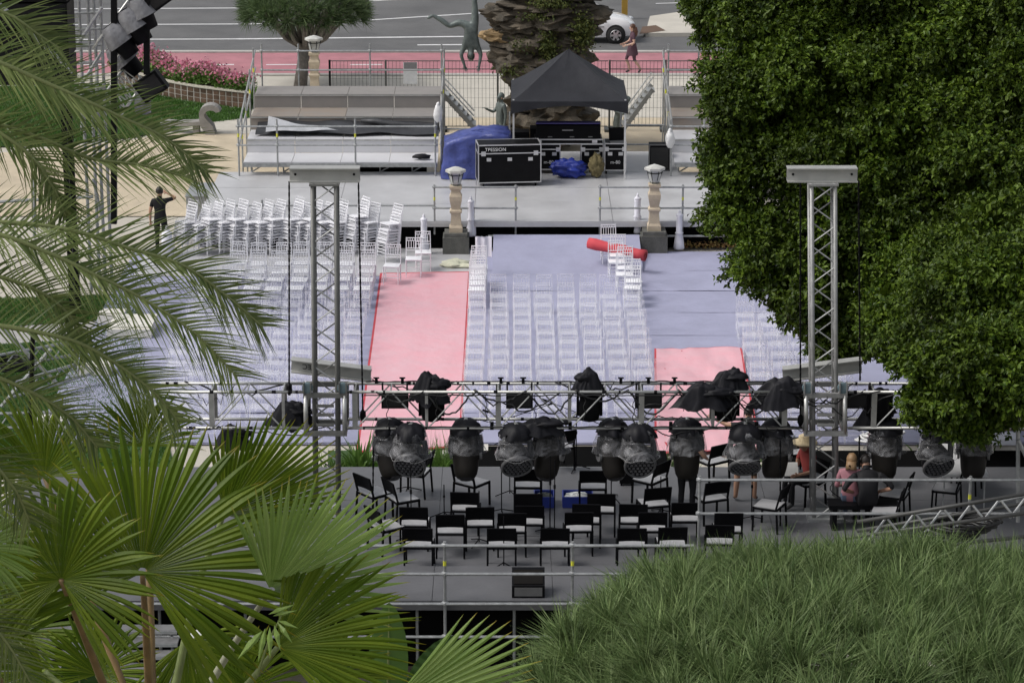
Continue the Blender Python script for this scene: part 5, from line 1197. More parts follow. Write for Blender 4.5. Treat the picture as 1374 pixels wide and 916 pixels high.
for c, r in cs:
    ns_ = int(9 * r * r) + 6                              # leaf clumps over the lobe, gaps between them
    d0 = sphere_pts(ns_ * 3); d0 = d0[(d0[:, 1] < .45) | (nrng.random(len(d0)) < .3)][:ns_]
    sr = nrng.uniform(.24, .52, len(d0)) * min(1, .5 + r * .5); sc0 = c + d0 * (r * nrng.uniform(.60, 1.06, len(d0)) - sr * .6)[:, None] * np.array([1, 1, .95])
    for c1, r1, dd in zip(sc0, sr, d0):
        n = int(300 * r1 * r1) + 12; d = nrm(sphere_pts(n) + dd * .35 + np.array([0, -.12, .35]))
        tw = c1 + d * (r1 * np.where(nrng.random(n) < .07, nrng.uniform(1.1, 1.5, n), nrng.uniform(.6, 1.12, n)))[:, None] * np.array([1.15, 1.15, .8]); td_ = nrm(d + np.array([0, -.05, .05]) + nrng.normal(0, .4, d.shape)); m = 16
        t = nrng.random((n, m)); B = tw[:, None, :] + td_[:, None, :] * (t * .20 - .07)[:, :, None] + nrng.normal(0, .025, (n, m, 3))
        D = nrm(td_[:, None, :] * .7 + nrng.normal(0, .75, (n, m, 3)) + np.array([0, 0, -.12])); N = nrm(d[:, None, :] * .6 + np.array([0, -.15, .75]) + nrng.normal(0, .45, (n, m, 3)))
        k = n * m; L = nrng.uniform(.06, .125, k); parts.append(leaves_arrays(B.reshape(-1, 3), D.reshape(-1, 3), N.reshape(-1, 3), L, L * .27))
    n = int(210 * r * r) + 20; d = sphere_pts(n); tw = c + d * (r * nrng.uniform(.5, .85, n))[:, None]; m = 8
    B = (tw[:, None, :] + nrng.normal(0, .07, (n, m, 3))).reshape(-1, 3); L = nrng.uniform(.08, .14, n * m); parts.append(leaves_arrays(B, nrng.normal(size=B.shape), nrng.normal(size=B.shape) + np.array([0, 0, .8]), L, L * .32))
    q = sphere_pts(int(170 * r * r) + 12); q[:, 1] = np.abs(q[:, 1]) * .9 - .1; B2 = c + q * (r * nrng.uniform(.3, .75, len(q)))[:, None]; L2 = nrng.uniform(.2, .3, len(q))  # oversized inner leaves added to block light and darken the hollows
    parts.append(leaves_arrays(B2, nrm(nrng.normal(size=q.shape)), q, L2, L2 * .38))
print('fig tris', sum(len(f) for _, f in parts))
v, f = cat(parts); o = bpy.data.objects.new('crown', np_mesh('crown', v - np.array(tb), f, FIC)); col.objects.link(o); o.parent = ft
b = MB(); b.path([tb, tb + V(.1, .1, 1.2), tb + V(-.1, 0, 2.6), tb + V(0, .1, 4.2)], [.55, .42, .36, .28], 12); b.part('trunk', BARKG, ft, smooth=True)
for c, r in cs[::2]:
    c = Vector(c); a = tb + V(-.05, .05, 2.2 + rnd.random() * 1.6); c = a.lerp(c, .72); m_ = a.lerp(c, .5) + V(0, 0, .3)
    b = MB(); b.path([a, m_, c], [.14, .08, .03], 7); b.part('limb', BARKG, ft, smooth=True)

# ------------------------------------------------------------------ dragon trees
DRA = leafmat('dragon_leaves', (.066, .115, .034), (.182, .242, .095), rough=.5, trans=.2, spec=.22, amp=.3, ns=2.6)
DRAF = leafmat('dragon_leaves_far', (.06, .10, .04), (.11, .16, .06), rough=.5, trans=.2)
def dragon_tree(label, C, ax_, base, n_ros, n_bl, L, W, m, trunk_r, seg=3, lowcut=-.15, near=False):
    o = thing('dragon_tree', label, 'tree', base); C = np.array(C); ax_ = np.array(ax_)
    kk = np.arange(n_ros) + .5; zz_ = 1 - (1 - lowcut) * kk / n_ros; ph_ = kk * 2.399963; rr_ = np.sqrt(1 - zz_ ** 2); d = nrm(np.stack([rr_ * np.cos(ph_), rr_ * np.sin(ph_), zz_], 1) + nrng.normal(0, .016 if near else .04, (n_ros, 3)))
    bump_ = np.array([1 + .08 * mnoise.noise(Vector(q) * 2.6) + .07 * mnoise.noise(Vector(q) * 8) for q in d]); sup = ((np.abs(d) ** 2.5).sum(1) ** (-1 / 2.5))[:, None] if near else 1.; P = C + d * sup * ax_ * bump_[:, None]
    n0 = len(P)
    if near: d = np.concatenate([d, d[::2]]); P = np.concatenate([P, C + (P[::2] - C) * .88 + nrng.normal(0, .08, P[::2].shape)])
    nr = nrm(d / ax_); up = nrm(nr * .7 + np.array([0, 0, .60]) + nrng.normal(0, .22, d.shape)); n = len(P)
    # rosette frame
    a = nrm(np.cross(up, np.array([.3, .8, .1]))); c2 = np.cross(up, a)
    phi = nrng.uniform(0, 2 * np.pi, (n, n_bl)); th = np.arccos(1 - nrng.random((n, n_bl)) * .93) * .9
    R_ = a[:, None, :] * np.cos(phi)[..., None] + c2[:, None, :] * np.sin(phi)[..., None]
    D = up[:, None, :] * np.cos(th)[..., None] + R_ * np.sin(th)[..., None]
    bend = (R_ * .12 * np.sin(th)[..., None] + np.array([0, 0, -.05]) + nrng.normal(0, .07, D.shape)).reshape(-1, 3)
    B = (P[:, None, :] + D * .03 + nrng.normal(0, .012, D.shape)).reshape(-1, 3); k = len(B)
    Ls = L * nrng.uniform(.75, 1.15, k) * np.repeat(nrng.uniform(.85, 1.12, n), n_bl); v, f, tp_ = blades_arrays(B, D.reshape(-1, 3), bend, Ls, np.full(k, W) * nrng.uniform(.8, 1.2, k), seg)
    cr = bpy.data.objects.new('crown', np_mesh('crown', v - np.array(base), f, m)); col.objects.link(cr); cr.parent = o
    b = MB(); base = Vector(base); fork = Vector((C[0], C[1], base.z + (C[2] - base.z) * .5))
    b.path([base - V(0, 0, .05), base.lerp(fork, .5), fork], [trunk_r * 1.15, trunk_r, trunk_r * .95], 12); b.part('trunk', BARKG, o, smooth=True)
    for i in range(0, n0, max(1, n0 // (24 if near else 60))):
        e_ = Vector(C).lerp(Vector(P[i]), .55 if near else .72); b = MB(); mid = fork.lerp(e_, .5); mid.z = fork.z + (e_.z - fork.z) * .3; b.path([fork, mid, e_], [trunk_r * .6, trunk_r * .3, .035], 6); b.part('limb', BARKG, o, smooth=True)
    return o
c = gy(1225, 1012, 28.0)
dragon_tree('broad grassy dragon tree crown filling the bottom right', c, (4.0, 3.7, 1.5), (c.x, c.y, 0), 1000, 100, .48, .0095, DRA, .6, near=True)
c = gy(408, 14, 90.8); g = gz(404, 113, -.03)
dragon_tree('dragon tree with umbrella crown and bare trunk beside the road', (c.x, 90.8, c.z), (1.95, 1.95, .80), (g.x, 90.8, -.03), 300, 46, .42, .016, DRAF, .2, seg=2, lowcut=-.3)

# ------------------------------------------------------------------ date palm with drooping feather fronds (left)
PHO = leafmat('date_palm_leaflets', (.060, .095, .018), (.200, .240, .080), rough=.42, trans=.12, spec=.3)  # wide colour range stands in for lit and shaded leaflets
RACH = mat('frond_stalk', (.19, .22, .08), .5, var=.15)
pc = gy(-420, 250, 16.5)
dp_ = thing('date_palm', 'date palm whose long feather fronds hang in from the left edge', 'palm', (pc.x, pc.y, 0))
def catmull(P, n):
    out = []; Q = [P[0] * 2 - P[1]] + P + [P[-1] * 2 - P[-2]]
    for i in range(1, len(Q) - 2):
        for k in range(n):
            t = k / n; a, b_, c_, d_ = Q[i - 1], Q[i], Q[i + 1], Q[i + 2]
            out.append(.5 * ((2 * b_) + (c_ - a) * t + (2 * a - 5 * b_ + 4 * c_ - d_) * t * t + (3 * b_ - a - 3 * c_ + d_) * t ** 3))
    out.append(P[-1]); return out
def frond(pts, Y0, Y1, nl=100, L=.52, tw=0., label=None, W=.0076):
    n = len(pts); P = [gy(x, y, Y0 + (Y1 - Y0) * i / (n - 1)) for i, (x, y) in enumerate(pts)]; C = catmull(P, 10); m = len(C)
    fr = bpy.data.objects.new('frond', None)
    b = MB(); b.path(C, [.017 * (1 - .8 * i / m) + .002 for i in range(m)], 6); fo = b.part('frond', RACH, dp_, smooth=True)
    A = np.array([np.array(q) for q in C]); T = nrm(np.gradient(A, axis=0)); u = np.linspace(.02, .995, nl); idx = u * (m - 1); i0 = np.clip(idx.astype(int), 0, m - 2); ft_ = (idx - i0)[:, None]
    B = A[i0] * (1 - ft_) + A[i0 + 1] * ft_; Tt = nrm(T[i0] * (1 - ft_) + T[i0 + 1] * ft_)
    Nn = nrm(np.array([0, -.72, .70]) + np.array([tw, 0, 0]) + 0 * B); S = nrm(np.cross(Tt, Nn)); Nn = np.cross(S, Tt)
    Vs, Fs, Tp = [], [], []; off = 0
    for sg in (-1, 1):
        jit = nrng.normal(0, .10, (nl, 3)); f_ = np.sin(np.pi * np.clip(u * .9 + .08, 0, 1)) ** .55
        fwd = .55 + .55 * u[:, None]; lift = nrng.uniform(.05, .5, nl)[:, None]
        D = nrm(Tt * fwd + S * sg * .85 + Nn * lift + jit); Ls = L * (.35 + .65 * f_) * nrng.uniform(.85, 1.1, nl)
        bend = np.array([0, 0, -.10]) * nrng.uniform(.2, 1.8, nl)[:, None] + Tt * .05
        # folded blade: two half strips give the keel
        side = nrm(np.cross(D, Nn) + nrng.normal(0, .25, D.shape)); v, f, t = blades_arrays(B, D, bend, Ls, np.full(nl, W), 4, side)
        Vs.append(v); Fs.append(f + off); Tp.append(t); off += len(v)
    v = np.concatenate(Vs) - np.array(dp_.location); o = bpy.data.objects.new('leaflets', np_mesh('leaflets', v, np.concatenate(Fs), PHO)); col.objects.link(o); o.parent = fo
    bpy.data.objects.remove(fr); return fo
FR = [([(-190, -70), (-60, -10), (15, 22), (50, 46), (82, 66)], 16.2, 16.5, 62, .36), ([(-190, 20), (-60, 55), (20, 92), (80, 126), (128, 150)], 16.5, 16.8, 70, .38), ([(-200, 30), (-40, 70), (70, 115), (162, 157), (222, 186), (278, 232)], 15.8, 16.6, 92, .42),
      ([(-200, 150), (-40, 160), (50, 184), (120, 212), (190, 222), (258, 240)], 16.3, 16.9, 84, .40), ([(-200, 120), (-60, 150), (30, 200), (70, 250), (88, 290)], 16.2, 16.4, 66, .36),
      ([(-200, 310), (-30, 298), (85, 307), (170, 332), (245, 356), (305, 398), (352, 438)], 15.9, 16.6, 104, .44), ([(-200, 290), (-30, 308), (62, 338), (130, 370), (190, 400), (260, 446), (318, 505)], 15.6, 16.2, 100, .43),
      ([(-200, 420), (-40, 432), (62, 448), (115, 464), (165, 494), (208, 528), (240, 566)], 15.7, 16.2, 88, .40), ([(-180, 470), (-40, 495), (40, 525), (95, 560), (130, 600)], 16.0, 16.4, 66, .34), ([(-180, 360), (-50, 362), (40, 385), (90, 420), (118, 470)], 16.4, 16.8, 66, .36),
      ([(-160, 570), (-40, 600), (15, 650), (40, 700)], 16.0, 16.4, 50, .36), ([(-160, 780), (-60, 800), (0, 850), (50, 930)], 16.4, 16.8, 60, .40)]
for pts, a_, b_, n_, L_ in FR: frond(pts, a_, b_, n_, L_)
b = MB(); b.path([(pc.x, pc.y, -.05), (pc.x + .1, pc.y, 5), (pc.x, pc.y, pc.z - .2)], [.5, .42, .5], 14); b.part('trunk', BARK, dp_, smooth=True)

# ------------------------------------------------------------------ fan palm (lower left)
FAN = leafmat('fan_palm_blade', (.075, .130, .007), (.165, .225, .018), tip=(.34, .23, .02), rough=.45, trans=.34, spec=.22)
FANL = leafmat('fan_palm_pale', (.17, .27, .055), (.26, .36, .10), tip=(.42, .27, .02), rough=.42, trans=.3, spec=.3)
PET = mat('fan_stalk', (.20, .13, .055), .5, var=.25, vs=5)
PETG = mat('fan_stalk_green', (.16, .20, .07), .5, var=.2, vs=5)
fb = gy(205, 980, 18.6); fp = thing('fan_palm', 'fan palm with broad pleated leaves at the lower left', 'palm', (fb.x, fb.y, 0))
def fan_leaf(px, py, Y, Rm, aim, spread, tilt, yaw, m, stalk, droop=.18, ns=46, split=.64, sm=PET, tipv=.8, inner=.0):
    """aim: direction (deg) of the middle finger in the picture plane, 90 = up; tilt/yaw turn the blade out of that plane"""
    H = gy(px, py, Y); X = Vector((1, 0, 0)); Z = Vector((0, 0, 1)); Yv = Vector((0, 1, 0))
    rot = Matrix.Rotation(R(yaw), 3, 'Z') @ Matrix.Rotation(R(tilt), 3, 'X')
    Vs = []; F = []; tip = []
    for i in range(ns):
        f0 = (i + .5) / ns; a = R(aim - spread / 2 + spread * f0); da = R(spread / ns) / 2
        rr = Rm * (.80 + .20 * math.sin(math.pi * f0)) * rnd.uniform(.95, 1.04); bias = rnd.gauss(0, .012)
        o = len(Vs); K = 10
        for k in range(K + 1):
            t = k / K; r_ = rr * (.03 + .97 * t); wa = da if t <= split else da * split / t * max(0, (1 - ((t - split) / (1 - split)) ** 1.6))
            am = a + bias * max(0, t - split) * 2.5
            dz = -droop * Rm * t ** 2.6 * (1 + .5 * math.sin(i * 1.7)) ; cup = .16 * Rm * t * (1 - math.cos((f0 - .5) * R(spread)) ) * .8
            for q, fold in ((-1, -.5), (0, .5), (1, -.5)):
                an = am + wa * q * .98; lx, lz = r_ * math.cos(an), r_ * math.sin(an); ly = (-fold * r_ * wa * .75) - cup - .05 * Rm * math.sin(t * 3)
                p = rot @ Vector((lx, ly, lz)); p.z += dz; Vs.append(H + p); tip.append(max(0, (t - .93) / .07) * tipv * (1 if rnd.random() < .8 else .2))
        for k in range(K):
            for q in (0, 1): x = o + 3 * k + q; F.append((x, x + 1, x + 4, x + 3))
    off = Vector(fp.location); arr = np.array([tuple(p - off) for p in Vs])
    tri = []
    for a_, b_, c_, d_ in F: tri += [(a_, b_, c_), (a_, c_, d_)]
    lf = bpy.data.objects.new('leaf', np_mesh('leaf', arr, np.array(tri), m, np.array(tip))); col.objects.link(lf); lf.parent = fp
    lf.data.polygons.foreach_set('use_smooth', [False] * len(lf.data.polygons))
    S = [gy(x, y, yy) for x, y, yy in stalk]; C = catmull([H] + S, 8) if len(S) > 1 else [H] + S
    b = MB(); b.path(C, [.018 + .016 * i / len(C) for i in range(len(C))], 8); b.part('stalk', sm, lf, smooth=True)
    return lf
fan_leaf(192, 600, 19.6, .62, 88, 150, 10, 0, FAN, [(200, 760, 19.2), (205, 960, 18.8)], ns=40)                     # dark one behind
fan_leaf(191, 768, 17.6, 1.18, 72, 262, -14, 6, FAN, [(196, 850, 17.8), (203, 985, 18.4)], ns=60, droop=.10)        # centre
fan_leaf(82, 778, 17.3, .84, 92, 290, -4, -12, FAN, [(112, 850, 17.6), (165, 985, 18.3)], ns=56, droop=.14)          # left
fan_leaf(300, 690, 18.6, .98, 42, 118, 16, 14, FAN, [(262, 800, 18.6), (222, 985, 18.5)], ns=34, droop=.02, sm=PETG)  # upper right
fan_leaf(363, 792, 17.6, 1.06, 44, 136, 14, 16, FANL, [(310, 870, 18.2), (258, 960, 18.4)], ns=36, droop=.04, sm=mat('pale_stalk', (.35, .36, .26), .5))  # pale
fan_leaf(372, 868, 17.5, 1.02, 22, 130, -20, -6, FAN, [(330, 920, 17.8), (255, 1000, 18.2)], ns=40, droop=.10, sm=PETG)    # right, underside
fan_leaf(520, 948, 17.0, 1.06, 22, 62, -4, 0, FANL, [(440, 985, 17.4), (300, 1040, 18.0)], ns=17, droop=.0, tipv=1.)           # bottom, yellow tips
fan_leaf(-30, 735, 17.0, .42, 20, 230, -5, 0, FANL, [(-60, 800, 17.4), (40, 985, 18.2)], ns=36)
fan_leaf(60, 640, 19.0, .75, 110, 200, 6, 0, FAN, [(120, 800, 18.8), (190, 985, 18.5)], ns=44)
fan_leaf(250, 860, 19.2, .70, -60, 180, 0, 0, FAN, [(230, 930, 19.0), (212, 985, 18.6)], ns=40, sm=PETG)
fan_leaf(130, 905, 19.4, .62, 80, 220, 0, 0, FAN, [(160, 950, 19.2), (200, 985, 18.7)], ns=40, sm=PETG)
fan_leaf(320, 930, 19.6, .66, 60, 220, 0, 10, FAN, [(290, 960, 19.3), (214, 990, 18.7)], ns=40, sm=PETG)
fan_leaf(20, 850, 19.6, .70, 60, 240, 0, -8, FAN, [(80, 920, 19.3), (195, 990, 18.7)], ns=40, sm=PETG)
fan_leaf(430, 905, 19.8, .60, 40, 200, 0, 10, FAN, [(380, 960, 19.4), (216, 995, 18.7)], ns=36, sm=PETG)
fan_leaf(60, 900, 18.8, .70, 200, 200, 0, 0, FAN, [(110, 940, 18.7), (190, 985, 18.6)], ns=40, sm=PETG)
b = MB(); q = gy(207, 985, 18.6); b.path([(q.x, q.y, -.05), (q.x, q.y, q.z * .5), (q.x, q.y, q.z)], [.22, .17, .19], 12); b.part('trunk', BARK, fp, smooth=True)
# limp pale leaflets hanging below the right-hand leaf
sp_ = thing('hanging_sprig', 'sprig of limp pale green leaflets hanging among the fan palm leaves', 'leaves', gy(375, 850, 17.0))
for i, (x0, y0, x1, y1) in enumerate([(372, 832, 400, 842), (372, 834, 392, 862), (368, 838, 376, 872), (362, 840, 362, 884), (356, 842, 346, 888), (352, 846, 330, 872), (366, 826, 398, 818), (360, 824, 395, 810), (348, 850, 318, 884)]):
    a_, c_ = gy(x0, y0, 17.0), gy(x1, y1, 16.9); dd = (c_ - a_); s_ = Vector((-dd.z, 0, dd.x)).normalized() * .022; b = MB()
    b.add([a_, a_.lerp(c_, .4) + s_ + V(0, -.01, 0), c_ + V(0, .02, -.01), a_.lerp(c_, .4) - s_ + V(0, .012, 0), a_.lerp(c_, .45) + V(0, -.02, 0)], [(0, 1, 4), (1, 2, 4), (2, 3, 4), (3, 0, 4)]); b.part('leaflet', FANL, sp_)
b = MB(); b.path([gy(345, 905, 17.2), gy(360, 860, 17.05), gy(378, 825, 17.0)], [.01, .008, .004], 5); b.part('stem', PETG, sp_)
# big paddle leaves at the bottom
BAN = leafmat('paddle_leaf', (.03, .07, .015), (.04, .085, .02), rough=.3, trans=.3); BANL = leafmat('paddle_leaf_pale', (.09, .17, .04), (.10, .18, .045), rough=.4, trans=.4)
bp = gy(560, 985, 21.0); bt = thing('banana_plant', 'banana-like plant with broad paddle leaves at the bottom centre', 'plant', (bp.x, bp.y, 0))
def paddle(p0, p1, Y, wd, m, arch=.1, fold=.25):
    a_, c_ = gy(*p0, Y), gy(*p1, Y - .2); dd = c_ - a_; s_ = Vector((-dd.z, 0, dd.x)).normalized(); b = MB()
    def fn(u, v):
        k = math.sin(math.pi * min(1, .08 + .92 * v)) ** .6 * wd; x = (u - .5) * 2
        return a_.lerp(c_, v) + s_ * x * k + Vector((0, -1, .2)) * (-fold * abs(x) * k + .012 * math.sin(v * 60) * abs(x)) + V(0, 0, -arch * v * v)
    b.grid(fn, 8, 34); lf = b.part('leaf', m, bt, smooth=True)
    b = MB(); b.path([a_ + V(0, -.01, 0), a_.lerp(c_, .5) + V(0, -.012, -arch * .25), c_ + V(0, 0, -arch)], [.016, .010, .003], 6); b.part('midrib', PETG, lf)
    b = MB(); b.path([a_, a_ + V(0, .1, -.6), Vector((bp.x, bp.y, a_.z - 1.6))], [.018, .025, .03], 6); b.part('leaf_stalk', PETG, lf, smooth=True)
paddle((552, 955), (610, 852), 20.6, .17, BAN, .0, .3); paddle((520, 960), (522, 800), 20.9, .16, BANL, .05); paddle((470, 990), (430, 850), 21.2, .2, BAN); paddle((120, 1000), (100, 860), 21.2, .22, BAN); paddle((640, 1010), (585, 890), 21, .18, BAN)
b = MB(); b.path([(bp.x, bp.y, -.05), (bp.x, bp.y, bp.z - .9)], [.2, .12], 10); b.part('stem', PETG, bt, smooth=True)

# ------------------------------------------------------------------ small plants between stage and seating
SHR = leafmat('shrub_leaves', (.07, .15, .025), (.14, .24, .05), rough=.45, trans=.3)
def tuft(p, n, h, spread, label, name='grass_tuft', m=SHR, W=.012):
    B = np.array(p) + np.stack([nrng.normal(0, spread, n), nrng.normal(0, spread * .5, n), np.zeros(n)], 1); D = nrm(np.stack([nrng.normal(0, .35, n), nrng.normal(0, .35, n), np.ones(n)], 1))
    bd = nrng.normal(0, .25, (n, 3)) + np.array([0, 0, -.15]); v, f, t = blades_arrays(B, D, bd, h * nrng.uniform(.6, 1.2, n), np.full(n, W), 3)
    o = bpy.data.objects.new(name, np_mesh(name, v - np.array(p), f, m)); col.objects.link(o); o.location = p; return tag(o, label, 'plant')
tuft(gz(585, 634, 0), 900, .62, .42, 'clump of green grass under the lights before the pink aisle'); tuft(gz(1046, 634, 0), 260, .7, .16, 'leafy green plant between stage and seating near the right tower', W=.03); tuft(gz(897, 640, 0), 260, .55, .3, 'low green grass behind the dark-trousered worker')
tuft(gz(484, 640, 0), 60, .9, .06, 'upright broad-leaved green plant beside the left tower', 'garden_plant', W=.05); tuft(gz(470, 640, 0), 300, .5, .3, 'pale green ground plant at the left tower foot', 'garden_plant', W=.02); tuft(gz(1280, 612, 0), 260, .5, .22, 'green plant under the tree behind the right lights', 'garden_plant', W=.03)
LITTER = leafmat('dry_leaves', (.16, .07, .03), (.22, .17, .05), rough=.8, trans=.1); n = 500
q = gz(940, 331, .03); B = np.array(q) + np.stack([nrng.uniform(-.7, .9, n), nrng.uniform(-.1, .35, n), nrng.uniform(0, .12, n)], 1)
v, f = leaves_arrays(B, nrng.normal(size=(n, 3)), nrng.normal(size=(n, 3)) + np.array([0, 0, 2]), np.full(n, .09), np.full(n, .03)); o = bpy.data.objects.new('leaf_litter', np_mesh('leaf_litter', v, f, LITTER)); col.objects.link(o); o['kind'] = 'stuff'; tag(o, 'dry brown leaves along the deck edge under the tree', 'leaves')

# ------------------------------------------------------------------ flower bed with tiled curved wall
arc = [gz(x, y, -.02) for x, y in [(150, 112), (190, 122), (225, 131), (262, 138), (300, 143), (336, 147)]]; C = catmull(arc, 8); hh = .52
fbd = thing('flower_bed', 'raised bed of pink flowers behind a curved tiled wall', 'flower bed', arc[3])
b = MB(); n = len(C); b.add([p for p in C] + [p + V(0, 0, hh - .01) for p in C] + [p + V(0, .12, hh - .01) for p in C], [(i, i + 1, n + i + 1, n + i) for i in range(n - 1)] + [(n + i, n + i + 1, 2 * n + i + 1, 2 * n + i) for i in range(n - 1)]); b.part('wall_core', mat('grout', (.42, .40, .36), .8), fbd)
b = MB(); b.add([p + V(0, -.05, hh) for p in C] + [p + V(0, .2, hh) for p in C] + [p + V(0, -.05, hh + .05) for p in C] + [p + V(0, .2, hh + .05) for p in C], [(2 * n + i, 2 * n + i + 1, 3 * n + i + 1, 3 * n + i) for i in range(n - 1)] + [(i, i + 1, 2 * n + i + 1, 2 * n + i) for i in range(n - 1)]); b.part('coping', mat('coping', (.48, .45, .38), .7), fbd)
TILE = mat('brown_tile', (.10, .062, .042), .4, var=.3, rand=.3)
NC = len(C)
def arcpt(t): k = t * (NC - 1); i = min(int(k), NC - 2); return C[i].lerp(C[i + 1], k - i)
NT = 22
for i in range(NT):
    for j in range(3):
        a_, c_ = arcpt((i + .08) / NT), arcpt((i + .92) / NT); zz = .03 + j * .165; b = MB(); b.add([a_ + V(0, -.012, zz), c_ + V(0, -.012, zz), c_ + V(0, -.012, zz + .145), a_ + V(0, -.012, zz + .145), a_ + V(0, 0, zz), c_ + V(0, 0, zz), c_ + V(0, 0, zz + .145), a_ + V(0, 0, zz + .145)], [(0, 1, 2, 3), (3, 2, 6, 7), (0, 4, 5, 1), (0, 3, 7, 4), (1, 5, 6, 2)]); b.part('tile', TILE, fbd)
n = 6500; tt = nrng.random(n); base_ = np.array([np.array(arcpt(t)) for t in tt]); dep = nrng.uniform(.15, 2.4, n) * (1.1 - .75 * tt); B = base_ + np.stack([nrng.normal(0, .1, n), dep, .52 + nrng.uniform(0, .42, n) + .08 * np.sin(base_[:, 0] * 3)], 1)
v, f = leaves_arrays(B, nrng.normal(size=(n, 3)) + np.array([0, -.2, .6]), nrng.normal(size=(n, 3)), nrng.uniform(.10, .2, n), nrng.uniform(.025, .05, n)); o = bpy.data.objects.new('foliage', np_mesh('foliage', v - np.array(arc[3]), f, SHR)); col.objects.link(o); o.parent = fbd; o['kind'] = 'stuff'
PETAL = leafmat('pink_petals', (.62, .16, .26), (.70, .34, .44), rough=.6, trans=.3); n2 = 3000; tt = nrng.random(n2) ** 1.35; base_ = np.array([np.array(arcpt(t)) for t in tt]); cl = nrng.normal(0, .05, (n2, 3))
B = base_ + np.stack([nrng.normal(0, .1, n2), nrng.uniform(.1, 2.4, n2) * (1.1 - .75 * tt), .78 + nrng.uniform(0, .30, n2) + .10 * np.sin(base_[:, 0] * 3)], 1) + cl
v, f = leaves_arrays(B, nrng.normal(size=(n2, 3)) + np.array([0, -.3, .5]), nrng.normal(size=(n2, 3)), nrng.uniform(.06, .12, n2), nrng.uniform(.03, .05, n2)); o = bpy.data.objects.new('blossoms', np_mesh('blossoms', v - np.array(arc[3]), f, PETAL)); col.objects.link(o); o.parent = fbd; o['kind'] = 'stuff'
b = MB(); b.add([p + V(0, .1, hh) for p in C] + [p + V(0, 2.6 * (1.1 - .8 * i_ / len(C)), hh) for i_, p in enumerate(C)], [(i, i + 1, len(C) + i + 1, len(C) + i) for i in range(len(C) - 1)]); b.part('soil', MATS['soil'], fbd)
# curled stone bench
STN = mat('grey_stone', (.26, .25, .235), .8, var=.2, vs=4, bump=.3, bs=30); bb = gz(278, 181, -.03); bn = thing('stone_bench', 'curled grey stone bench at the lawn edge by the sand path', 'bench', bb)
def sweep(prof, y0, y1, nm):
    b = MB(); k = len(prof); b.add([bb + V(x, y0, z) for x, z in prof] + [bb + V(x, y1, z) for x, z in prof], [(i, (i + 1) % k, k + (i + 1) % k, k + i) for i in range(k)] + [tuple(range(k - 1, -1, -1)), tuple(range(k, 2 * k))]); b.part(nm, STN, bn)
outer = [(.10 + .34 * math.cos(R(a_)), .62 + .30 * math.sin(R(a_))) for a_ in range(20, 200, 15)]; inner_ = [(.12 + .20 * math.cos(R(a_)), .58 + .17 * math.sin(R(a_))) for a_ in range(185, 20, -15)]
sweep([(-.05, 0), (-.22, .3)] + outer[::-1] + inner_[::-1] + [(.0, .45), (.18, .25), (.25, 0)], 0, .5, 'scroll')
def seat_(u, v): x = -.15 - 1.35 * u; return bb + V(x, .05 + .45 * v + .5 * u * u, .40 - .10 * u)
b = MB(); b.grid(seat_, 10, 3); b.grid(lambda u, v: seat_(u, 0) - V(0, 0, .12 * v), 10, 1); b.part('seat_slab', STN, bn, smooth=False)
for u in (.15, .85): q = seat_(u, .5); b = MB(); b.box((q.x, q.y, (q.z - .1) / 2), (.2, .3, q.z - .06)); b.part('support', STN, bn)

# ------------------------------------------------------------------ fountain rock
ROCK = mat('fountain_rock', (.13, .105, .075), .85, var=.5, vs=2.2, bump=1., bs=6, c2=(.028, .025, .018)); ROCKL = mat('pale_rock', (.36, .25, .13), .85, var=.3, vs=2, bump=.6, bs=7)
Yk = 81.0; rk = thing('rock_fountain', 'tall stacked rock fountain with moss behind the black tent', 'fountain', (gy(730, 120, Yk).x, Yk, 0))
for i, (px, py, rx, ry, rz_, m_) in enumerate([(738, 165, 1.25, 1.2, .55, ROCK), (738, 132, 1.15, 1.1, .5, ROCK), (722, 100, .95, 1.0, .42, ROCK), (742, 96, 1.0, 1.0, .42, ROCK), (700, 78, .95, .85, .34, ROCK), (738, 72, 1.2, 1.0, .40, ROCK), (716, 55, 1.05, .9, .32, ROCK), (752, 48, 1.0, .9, .36, ROCK), (702, 34, .85, .8, .28, ROCK), (742, 28, 1.3, 1.0, .30, ROCK), (775, 18, .95, .8, .26, ROCK),
                                              (690, 19, .95, .7, .24, ROCK), (735, 8, 1.35, 1.0, .26, ROCK), (724, -12, 1.2, .9, .3, ROCK), (764, -14, 1.1, .9, .28, ROCK), (672, 47, .55, .4, .17, ROCKL), (735, -35, 1.1, .9, .35, ROCK)]):
    q = gy(px, py, Yk); b = MB(); rz_ *= 1.3; b.blob((0, 0, 0), (rx, ry, rz_), 30, 18, .45, 2.1, i * 3.7)
    b.v = [(q.x + x * (1 + .10 * mnoise.noise(Vector((x, y, z * 5 + i)))), q.y + y, q.z + max(-rz_ * .85, min(rz_ * .8, z)) + .10 * mnoise.noise(Vector((x * 3, y * 3, i)))) for x, y, z in b.v]
    b.part('rock', m_, rk, smooth=False)
MOSS = leafmat('moss_leaves', (.03, .05, .008), (.10, .11, .02), rough=.7, trans=.2)
